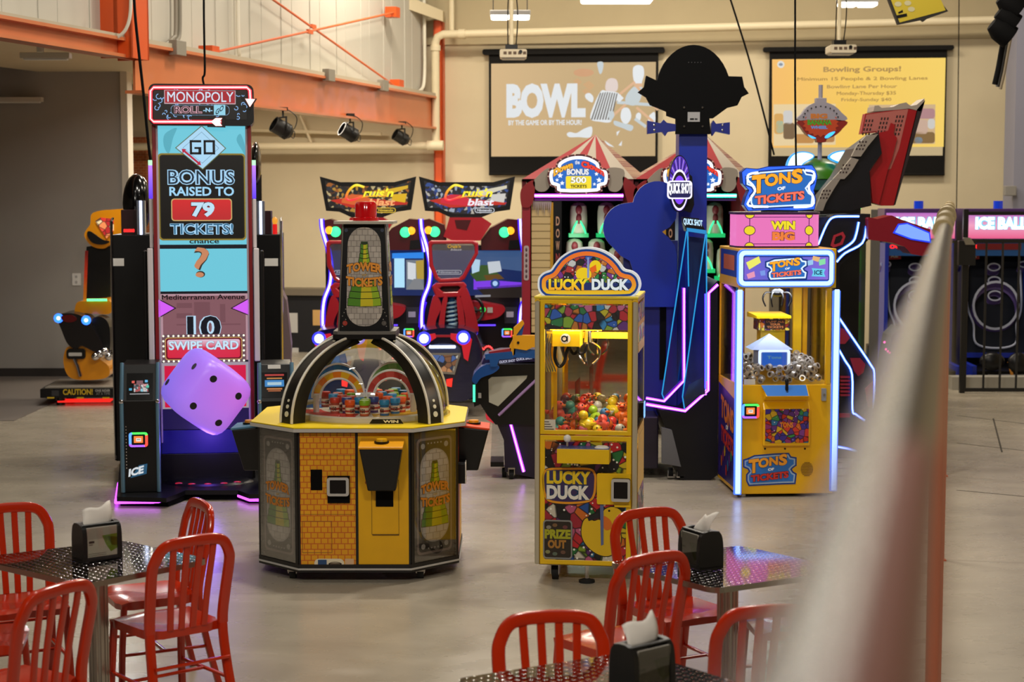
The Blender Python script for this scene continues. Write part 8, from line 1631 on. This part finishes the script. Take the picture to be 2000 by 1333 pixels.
def gate():
    Y = 20.7; F = Frame(1885, Y, 0)
    t = thing('black_gate', F, 'black metal bar gate standing in front of the ball alley game', 'gate')
    GB = mat('gate_black', '#08080a', .4); z1 = F.p(1885, 417, 0)[1]; z2 = F.p(1885, 471, 0)[1]; z0 = F.p(1885, 762, 0)[1]; x1 = F.p(2070, 500, 0)[0]; X = lambda u: F.p(u, 600, 0)[0]
    b = MB()
    for z in (z1, z2, z0): b.box(X(1884), x1, -.02, .02, z-.022, z+.022, GB)
    b.build('gate_rail', t, .003)
    for u in (1888, 1924, 1956, 1988, 2020, 2052): b = MB(); b.cyl((X(u), 0, z0), (X(u), 0, z2), .014, GB, n=8); b.build('gate_bar', t)
    b = MB(); b.box(X(1882)-.03, X(1882)+.03, -.03, .03, 0, z1+.05, GB); b.box(x1, x1+.06, -.03, .03, 0, z1+.05, GB); b.build('gate_post', t, .003)
    b = MB(); q = F.rect(1868, 470, 1902, 518, 0); b.box(q[0], q[2], -.1, -.02, q[1], q[3], GB); p = F.rect(1880, 464, 1890, 478, 0); b.hexa([(p[0], -.13, p[1]), (p[2]+.06, -.13, p[1]), (p[2]+.06, -.1, p[1]), (p[0], -.1, p[1]), (p[0]-.03, -.13, p[3]), (p[2], -.13, p[3]), (p[2], -.1, p[3]), (p[0]-.03, -.1, p[3])], STEEL); b.build('gate_latch', t, .006)
    # pale kerb under the gate
    k = MB(); k.box(X(1875), x1+1, .3, .55, 0, .16, mat('pale_kerb', '#9a968c', .6)); struct('trim_8', k); bpy.data.objects['trim_8'].location = F.loc
gate()
c = Frame(1760, 19.6)
b = MB(c.M); q = c.rect(1716, 640, 1760, 800, 0); b.prism([(q[0]+.02, 0), (q[2], 0), (q[2], q[3]), (q[0]+.14, q[3]-.1)], 0, .5, mat('teal_gun_base', '#0f3038', .4))
for u, v in ((1728, 669), (1731, 683), (1735, 687), (1739, 690)): x, z = c.p(u, v, -.01); b.ball((x, -.005, z), .014, em('#ff5ab0', 2.5), 8, 5)
o = b.build('light_gun_stand'); tag(o, 'dark teal stand with pink light dots beside the ball alley game', 'arcade game')
# ================================================================= TABLES, CHAIRS, NAPKIN DISPENSERS, HAND RAIL
CHR = mat('chair_orange_red', '#b62806', .2, coat=.2, var=.03)
def chair_proto(label):
    r = bpy.data.objects.new('metal_chair', None); C.objects.link(r); tag(r, label, 'chair', 'orange red metal chairs')
    # local: faces +y, seat centre at the origin on the floor
    hoop = [(-.205, -.285, 0), (-.19, -.225, .25), (-.185, -.195, .45), (-.19, -.215, .6), (-.195, -.245, .74)]
    arch = [(-.185, -.258, .79), (-.155, -.268, .84), (-.105, -.273, .86), (0, -.276, .866)]
    L = catmull(hoop+arch, 4); full = L+[(-x, y, z) for x, y, z in L[::-1][1:]]
    cut = [i for i, p in enumerate(full) if p[2] >= .43]
    b = MB(); b.tube([full[i] for i in cut], 0, CHR, flat=(.05, .03, (0, 1, .12))); b.build('back_frame', r)
    for i in (-1, 1):
        leg = [(i*abs(x), y, z) for x, y, z in L if z <= .46]; b = MB(); b.tube(leg, 0, CHR, flat=(.044, .03, (0, 1, .1))); b.cyl(leg[0], (leg[0][0], leg[0][1], -.0+.012), .018, RUBBER, n=8); b.build('leg', r)
        fl = [(i*.19, .195, 0), (i*.18, .185, .22), (i*.172, .17, .44)]; b = MB(); b.tube(fl, 0, CHR, flat=(.034, .03, (0, 1, 0))); b.build('leg', r)
    for k in range(4):
        x = (k-1.5)*.066; b = MB(); b.tube(catmull([(x*.86, -.2, .455), (x*.93, -.225, .62), (x, -.262, .79), (x*1.02, -.272, .855)], 4), 0, CHR, flat=(.031, .014, (0, 1, .15))); b.build('back_slat', r)
    # dished seat with a rolled edge
    n = 13; V = []
    def shp(i, j):
        a, c = i/(n-1)*2-1, j/(n-1)*2-1
        wdt = .2*(1-.09*(1-(c+1)/2)); x = a*wdt; y = c*.2
        if abs(a) > .7 and abs(c) > .7: k = .94; x *= k; y *= k
        dish = -.016*(1-(a*.9)**2)*(1-((c+.15)*.85)**2); saddle = .006*math.exp(-(a*3)**2)*max(0, c); roll = -.014*max(0, c-.7)/.3
        return (x, y, .462+dish+saddle+roll)
    for j in range(n):
        for i in range(n): V.append(shp(i, j))
    f = [(j*n+i, j*n+i+1, (j+1)*n+i+1, (j+1)*n+i) for j in range(n-1) for i in range(n-1)]
    b = MB(); b.add(V, f, CHR, True)
    edge = [i for i in range(n)]+[j*n+n-1 for j in range(1, n)]+[(n-1)*n+i for i in range(n-2, -1, -1)]+[j*n for j in range(n-2, 0, -1)]; m = len(edge)
    E = [V[k] for k in edge]; Lw = [(x*.985, y*.985, .418) for x, y, z in E]; b.add(E+Lw, [(k, m+k, m+(k+1) % m, (k+1) % m) for k in range(m)], CHR, True); b.add(Lw, [tuple(range(m))], CHR); b.build('seat', r, angle=50)
    b = MB()
    for i in (-1, 1): b.tube([(i*.182, .187, .2), (i*.19, -.23, .2)], 0, CHR, flat=(.02, .014, (0, 0, 1)))
    b.tube([(-.186, -.02, .2), (.186, -.02, .2)], 0, CHR, flat=(.02, .014, (0, 0, 1))); b.tube([(-.188, -.245, .3), (.188, -.245, .3)], 0, CHR, flat=(.02, .014, (0, 0, 1))); b.build('leg_brace', r)
    return r
chair0 = None
def place_chair(u, v, th, label, z=.855):
    global chair0
    o = chair0 = chair_proto(label) if chair0 is None else None or chair0
    if 'placed' in PLACED: o = copy_tree(chair0)
    PLACED['placed'] = 1
    a = math.radians(th); f = Vector((-math.sin(a), math.cos(a), 0)); p = atZ(u, v, z)
    o.location = Vector((p.x, p.y, 0)) + f*.27; o.rotation_euler = (0, 0, a); o['label'] = label; return o
PLACED = {}
place_chair(378, 1060, 40, 'orange red chair seen from behind, pulled up to the table nearest the dice tower')
place_chair(392, 990, 118, 'orange red chair turned sideways at the table, closest to the dice tower')
place_chair(14, 997, 208, 'orange red chair cut off by the photo edge behind the table nearest the dice tower')
place_chair(116, 1156, 60, 'orange red chair low in the left corner, its back overlapping the steel table')
place_chair(1264, 1006, 208, 'orange red chair standing right in front of the duck claw machine, beyond its table')
place_chair(1276, 1094, 35, 'orange red chair with its tall back between two steel tables, overlapping another chair')
place_chair(1074, 1211, 190, 'orange red chair cut off by the bottom edge, beside the nearest steel table')
place_chair(1500, 1198, 14, 'orange red chair partly covered by the blurred hand rail, only its back arch showing')
def chair_at(x, y, th, label):
    o = copy_tree(chair0); o.location = (x, y, 0); o.rotation_euler = (0, 0, math.radians(th)); o['label'] = label
p = atZ(1488, 1200, .46); chair_at(p.x+.12, p.y-.12, 95, 'orange red chair seat tucked under the table reflecting pink light')
p = atZ(-40, 1242, .46); chair_at(p.x, p.y, -80, 'orange red seat cut off by the photo edge in front of the dispenser table')
def table_metal():
    m, nt, b = nodes_mat('embossed_steel'); N = nt.nodes.new; L = nt.links.new
    tc = N('ShaderNodeTexCoord'); mp = N('ShaderNodeMapping'); mp.inputs['Rotation'].default_value = (0, 0, .785); L(tc.outputs['Object'], mp.inputs['Vector'])
    v = N('ShaderNodeTexVoronoi'); v.voronoi_dimensions = '2D'; v.inputs['Scale'].default_value = 29; v.inputs['Randomness'].default_value = 0.0; L(mp.outputs[0], v.inputs['Vector'])
    r = N('ShaderNodeValToRGB'); r.color_ramp.elements[0].position = .16; r.color_ramp.elements[0].color = (1, 1, 1, 1); r.color_ramp.elements[1].position = .3; r.color_ramp.elements[1].color = (0, 0, 0, 1); L(v.outputs['Distance'], r.inputs['Fac'])
    bp = N('ShaderNodeBump'); bp.inputs['Strength'].default_value = 1.0; bp.inputs['Distance'].default_value = .004; mx = N('ShaderNodeMix'); mx.data_type = 'RGBA'; mx.inputs[6].default_value = (.30, .29, .27, 1); mx.inputs[7].default_value = (.9, .88, .84, 1); L(r.outputs['Color'], mx.inputs[0]); L(mx.outputs[2], b.inputs['Base Color']); L(r.outputs['Color'], bp.inputs['Height']); L(bp.outputs['Normal'], b.inputs['Normal'])
    b.inputs['Metallic'].default_value = 1; b.inputs['Roughness'].default_value = .05; b.inputs['Base Color'].default_value = (.55, .53, .5, 1); return m
TOP = table_metal(); EDGE = mat('table_edge_steel', '#a09c94', .3, 1.0)
def corner_round(P, r=.05, n=4):
    out = []; N = len(P)
    for i in range(N):
        a, b_, c_ = Vector(P[i-1]), Vector(P[i]), Vector(P[(i+1) % N]); p0 = b_+(a-b_).normalized()*r; p1 = b_+(c_-b_).normalized()*r
        for k in range(n+1): t = k/n; q = (1-t)**2*p0+2*t*(1-t)*b_+t*t*p1; out.append((q.x, q.y))
    return out
def table(P, label):
    cx = sum(p[0] for p in P)/4; cy = sum(p[1] for p in P)/4; Q = corner_round([(x-cx, y-cy) for x, y in P])
    t = thing('dining_table', (cx, cy, 0), label, 'table', 'steel topped tables')
    b = MB(); b.plate(Q, .715, .74, TOP, EDGE); b.build('table_top', t, .003)
    b = MB(); b.cyl((0, 0, .03), (0, 0, .7), .042, STEEL, n=24)
    for k in range(12): a = 2*PI*k/12; b.cyl((.042*math.cos(a), .042*math.sin(a), .05), (.042*math.cos(a), .042*math.sin(a), .69), .006, STEEL, n=6)
    b.plate([(-.16, -.16), (.16, -.16), (.16, .16), (-.16, .16)], .7, .715, DGREY); b.build('pedestal', t)
    b = MB()
    for k in range(4): a = PI/4+k*PI/2; b.loft([[(.03*math.cos(a+s)*1.2, .03*math.sin(a+s)*1.2, z) for s, z in ((-.8, .0), (.8, .0), (.8, .06), (-.8, .06))], [(.3*math.cos(a)+.03*math.cos(a+s*1.6), .3*math.sin(a)+.03*math.sin(a+s*1.6), z) for s, z in ((-.8, .0), (.8, .0), (.8, .03), (-.8, .03))]], DGREY, False)
    b.build('base', t, .004); return cx, cy
def quad_from(far, left, front):
    B, L_, F_ = (atZ(u, v, .74) for u, v in (far, left, front)); R_ = B+F_-L_; return [(p.x, p.y) for p in (L_, F_, R_, B)]
TR = quad_from((1445, 1066), (1187, 1098), (1396, 1150)); table(TR, 'square steel table reflecting the pink WIN BIG sign beside the hand rail')
TL = [(p.x, p.y) for p in (atZ(u, v, .74) for u, v in ((-58, 1091), (166, 1141), (408, 1092), (238, 1056)))]; table(TL, 'square steel table with chairs around it in front of the dice tower')
f3 = atZ(1239, 1272, .74); dx, dy = f3.x-TR[3][0], f3.y-TR[3][1]; table([(x+dx, y+dy) for x, y in TR], 'square steel table cut off by the bottom edge of the photo')
def dispenser(u, v, rot, label, W=.19, D=.125, H=.17):
    p = atZ(u, v, .74); t = thing('napkin_dispenser', (p.x, p.y, .741), label, 'napkin dispenser', 'napkin dispensers'); t.rotation_euler = (0, 0, math.radians(rot))
    NBK = mat('dispenser_black', '#0b0b0c', .4)
    # rounded black ends joined by a base and a top strip; clear faces front and back
    prof = catmull([(-D*.5, 0), (-D*.5, H*.3), (-D*.48, H*.7), (-D*.36, H*.95), (0, H*1.02), (D*.36, H*.95), (D*.48, H*.7), (D*.5, H*.3), (D*.5, 0)], 3)
    b = MB()
    for x0, x1 in ((-W/2, -W/2+.022), (W/2-.022, W/2)): b.slabx([(q[0], q[1]) for q in prof], x0, x1, NBK)
    b.box(-W/2, W/2, -D/2, D/2, 0, .02, NBK); b.box(-W/2, W/2, -D*.36, -D*.2, H*.93, H*1.0, NBK); b.box(-W/2, W/2, D*.2, D*.36, H*.93, H*1.0, NBK); b.build('dispenser_body', t, .006)
    for sg in (-1, 1):
        b = MB(); y = sg*D*.44; b.box(-W/2+.022, W/2-.022, min(y, y-sg*.004), max(y, y-sg*.004), .02, H*.92, pl('#b9b4aa', .4)); Mx = Matrix.Identity(4) if sg < 0 else Matrix.Rotation(PI, 4, 'Z'); yy = -D*.44-.0015
        b.flat(rrect(-W/2+.022, .022, W/2-.022, H*.6, .002), yy, pl('#cfcabd', .4), M=Mx)
        for pts, c_ in (([(-.0, H*.68), (W/2-.022, H*.7), (W/2-.022, H*.3), (W*.22, H*.22), (W*.1, H*.42)], '#6f9420'), ([(W*.12, H*.66), (W/2-.022, H*.6), (W/2-.022, H*.36), (W*.24, H*.4)], '#4f7418'), ([(W*.02, H*.64), (W*.16, H*.66), (W*.14, H*.46)], '#8aa83a')): b.flat(pts, yy-.0008, pl(c_, .4), M=Mx)
        b.flat(rrect(-W*.34, H*.5, -W*.2, H*.56, .001), yy-.001, pl('#3a3a3a', .4), M=Mx); b.flat(rrect(-W*.34, H*.45, -W*.24, H*.47, .001), yy-.001, pl('#5a5a5a', .4), M=Mx)
        for k in range(2): b.flat(rrect(-W*.36, H*(.16+.05*k), W*.1, H*(.175+.05*k), .0005), yy-.001, pl('#8a8880', .4), M=Mx)
        b.build('ad_card', t); g = MB(); g.box(-W/2+.02, W/2-.02, -D*.475, -D*.468, .02, H*.92, glass('dispenser_window', (.95, .95, .93), .9, .02, .05), Mx); g.build('clear_window', t)
    b = MB(); V = []
    nx, nz = 8, 6
    for j in range(nz+1):
        for i in range(nx+1):
            a, c_ = i/nx, j/nz; V.append((-W*.36+W*.72*a+.02*c_, .016*math.sin(a*5+c_*2)*c_+.035*c_*c_, H*.9+.09*c_*(.75+.35*a)+.006*math.sin(a*9)*c_))
    b.add(V, [(j*(nx+1)+i, j*(nx+1)+i+1, (j+1)*(nx+1)+i+1, (j+1)*(nx+1)+i) for j in range(nz) for i in range(nx)], mat('paper_napkin', '#d6d0c8', .9), True); o = b.build('napkin', t); s = o.modifiers.new('thickness', 'SOLIDIFY'); s.thickness = .002
dispenser(190, 1092, 38, 'black napkin dispenser with green leaf card on the table before the dice tower')
dispenser(1368, 1107, -62, 'black napkin dispenser turned dark end forward on the table reflecting pink light', .17, .13)
dispenser(1254, 1350, 40, 'black napkin dispenser with green leaf card on the nearest table')
# chairs standing before the picture's lower edge, seen in the mirror of the duck claw machine
chair_at(-1.12, 4.75, 72, 'orange red chair reflected in the duck claw machine mirror, the larger reflection')
chair_at(-.9, 4.0, 80, 'orange red chair reflected in the duck claw machine mirror, the smaller reflection')
# ---------------------------------------------------------------- hand rail beside the viewer
th = math.atan2(858, FPX); RD_ = Vector((math.sin(th), math.cos(th), 0)); RN = Vector((-math.cos(th), math.sin(th), 0))
def rail_pt(s, lat, drop): q = RD_*s+RN*lat; return (q.x, q.y, CAM_H-drop)
t = thing('hand_rail', (0, 0, 0), 'long grey steel hand rail running away from the viewer, blurred up close', 'railing')
RS = mat('rail_grey_steel', '#2a2721', .25, .8, var=.05, vscale=3)
b = MB(); b.tube([rail_pt(s, .0225, .111) for s in (.12, .5, 1, 2, 4, 8, 14, 20.6)], .022, RS, 20); b.build('top_rail', t)
b = MB(); b.tube([rail_pt(s, .0125, .0945) for s in (.12, .3, .5, .62)], .009, mat('side_tube_orange', '#7a3314', .6), 10); b.build('orange_side_tube', t)  # thin orange tube along the near end of the rail
b = MB()
for s in (4.5, 8, 11.5, 15): 
    p = rail_pt(s, .0225, .133); b = MB(); b.cyl((p[0], p[1], 0), p, .018, ORANGE, n=12); b.plate([(p[0]-.03, p[1]-.05), (p[0]+.02, p[1]-.05), (p[0]+.02, p[1]+.05), (p[0]-.03, p[1]+.05)], 0, .01, ORANGE); b.build('rail_post', t)
b = MB()
for s, r_ in ((5.6, .034), (7.2, .04), (9, .05), (11.5, .05), (15, .05)):
    b.cyl(rail_pt(s, .029, .111), rail_pt(s+s*.16, .029, .111), r_, pl('#a08c62', .5), n=16)
b.build('rail_collar', t)
# ================================================================= twin pieces become parts of their own
def split_pieces(o, gap=.004):
    me = o.data; n = len(me.vertices); par = list(range(n))
    def fd(a):
        while par[a] != a: par[a] = par[par[a]]; a = par[a]
        return a
    for p in me.polygons:
        v = p.vertices; a = fd(v[0])
        for k in v[1:]: par[fd(k)] = a
    box = {}
    for i, v in enumerate(me.vertices):
        r = fd(i); c = v.co; q = box.get(r)
        if q is None: box[r] = [list(c), list(c)]
        else:
            for k in range(3): q[0][k] = min(q[0][k], c[k]); q[1][k] = max(q[1][k], c[k])
    groups = [[[r], [list(q[0]), list(q[1])]] for r, q in box.items()]; moved = True
    while moved:
        moved = False
        for i in range(len(groups)):
            for j in range(i+1, len(groups)):
                A, B = groups[i][1], groups[j][1]
                if all(A[0][k] <= B[1][k]+gap and B[0][k] <= A[1][k]+gap for k in range(3)):
                    groups[i][0] += groups[j][0]
                    for k in range(3): A[0][k] = min(A[0][k], B[0][k]); A[1][k] = max(A[1][k], B[1][k])
                    groups.pop(j); moved = True; break
            if moved: break
    if len(groups) < 2: return
    owner = {r: g for g, (rs, _) in enumerate(groups) for r in rs}
    vs = [tuple(v.co) for v in me.vertices]; fs = [(tuple(p.vertices), p.material_index, p.use_smooth, owner[fd(p.vertices[0])]) for p in me.polygons]
    mats = list(me.materials); base = o.name.split('.')[0]
    for g in range(len(groups)):
        b = MB(); ids = {}
        for f, mi, smo, og in fs:
            if og != g: continue
            for k in f:
                if k not in ids: ids[k] = len(b.v); b.v.append(vs[k])
            m = mats[mi]
            if m not in b.mats: b.mats.append(m)
            b.f.append(tuple(ids[k] for k in f)); b.mi.append(b.mats.index(m)); b.sm.append(smo)
        if g == 0:
            nb = b.build(base, None); old = o.data; o.data = nb.data; bpy.data.objects.remove(nb); bpy.data.meshes.remove(old)
        else:
            c = b.build(base, o.parent); c.matrix_parent_inverse = o.matrix_parent_inverse; c.location = o.location; c.rotation_euler = o.rotation_euler
            for md in o.modifiers:
                if md.type == 'BEVEL': q = c.modifiers.new('bevel', 'BEVEL'); q.width = md.width; q.segments = md.segments; q.limit_method = 'ANGLE'; q.angle_limit = md.angle_limit
TWINS = set('edge_trim red_inlay gate_rail rail_collar valance tail_light arrow_backing brake_lamp tail_panel seat_leg caster edge_tube light_strip side_trim corner_post inner_post hanging_wire hoop_post corner_strip gate_post lit_edge screw_cap service_label base_plinth side_light header_picture coin_slot acrylic_column hand_controller toy_gun ticket_slot side_reader pocket_base panel_print hanging_cable cable side_rail engine_block target_doll header_bolt'.split())
for o in [o for o in list(bpy.data.objects) if o.type == 'MESH' and o.parent is not None and o.name.split('.')[0] in TWINS and o.data.users == 1]:
    split_pieces(o)
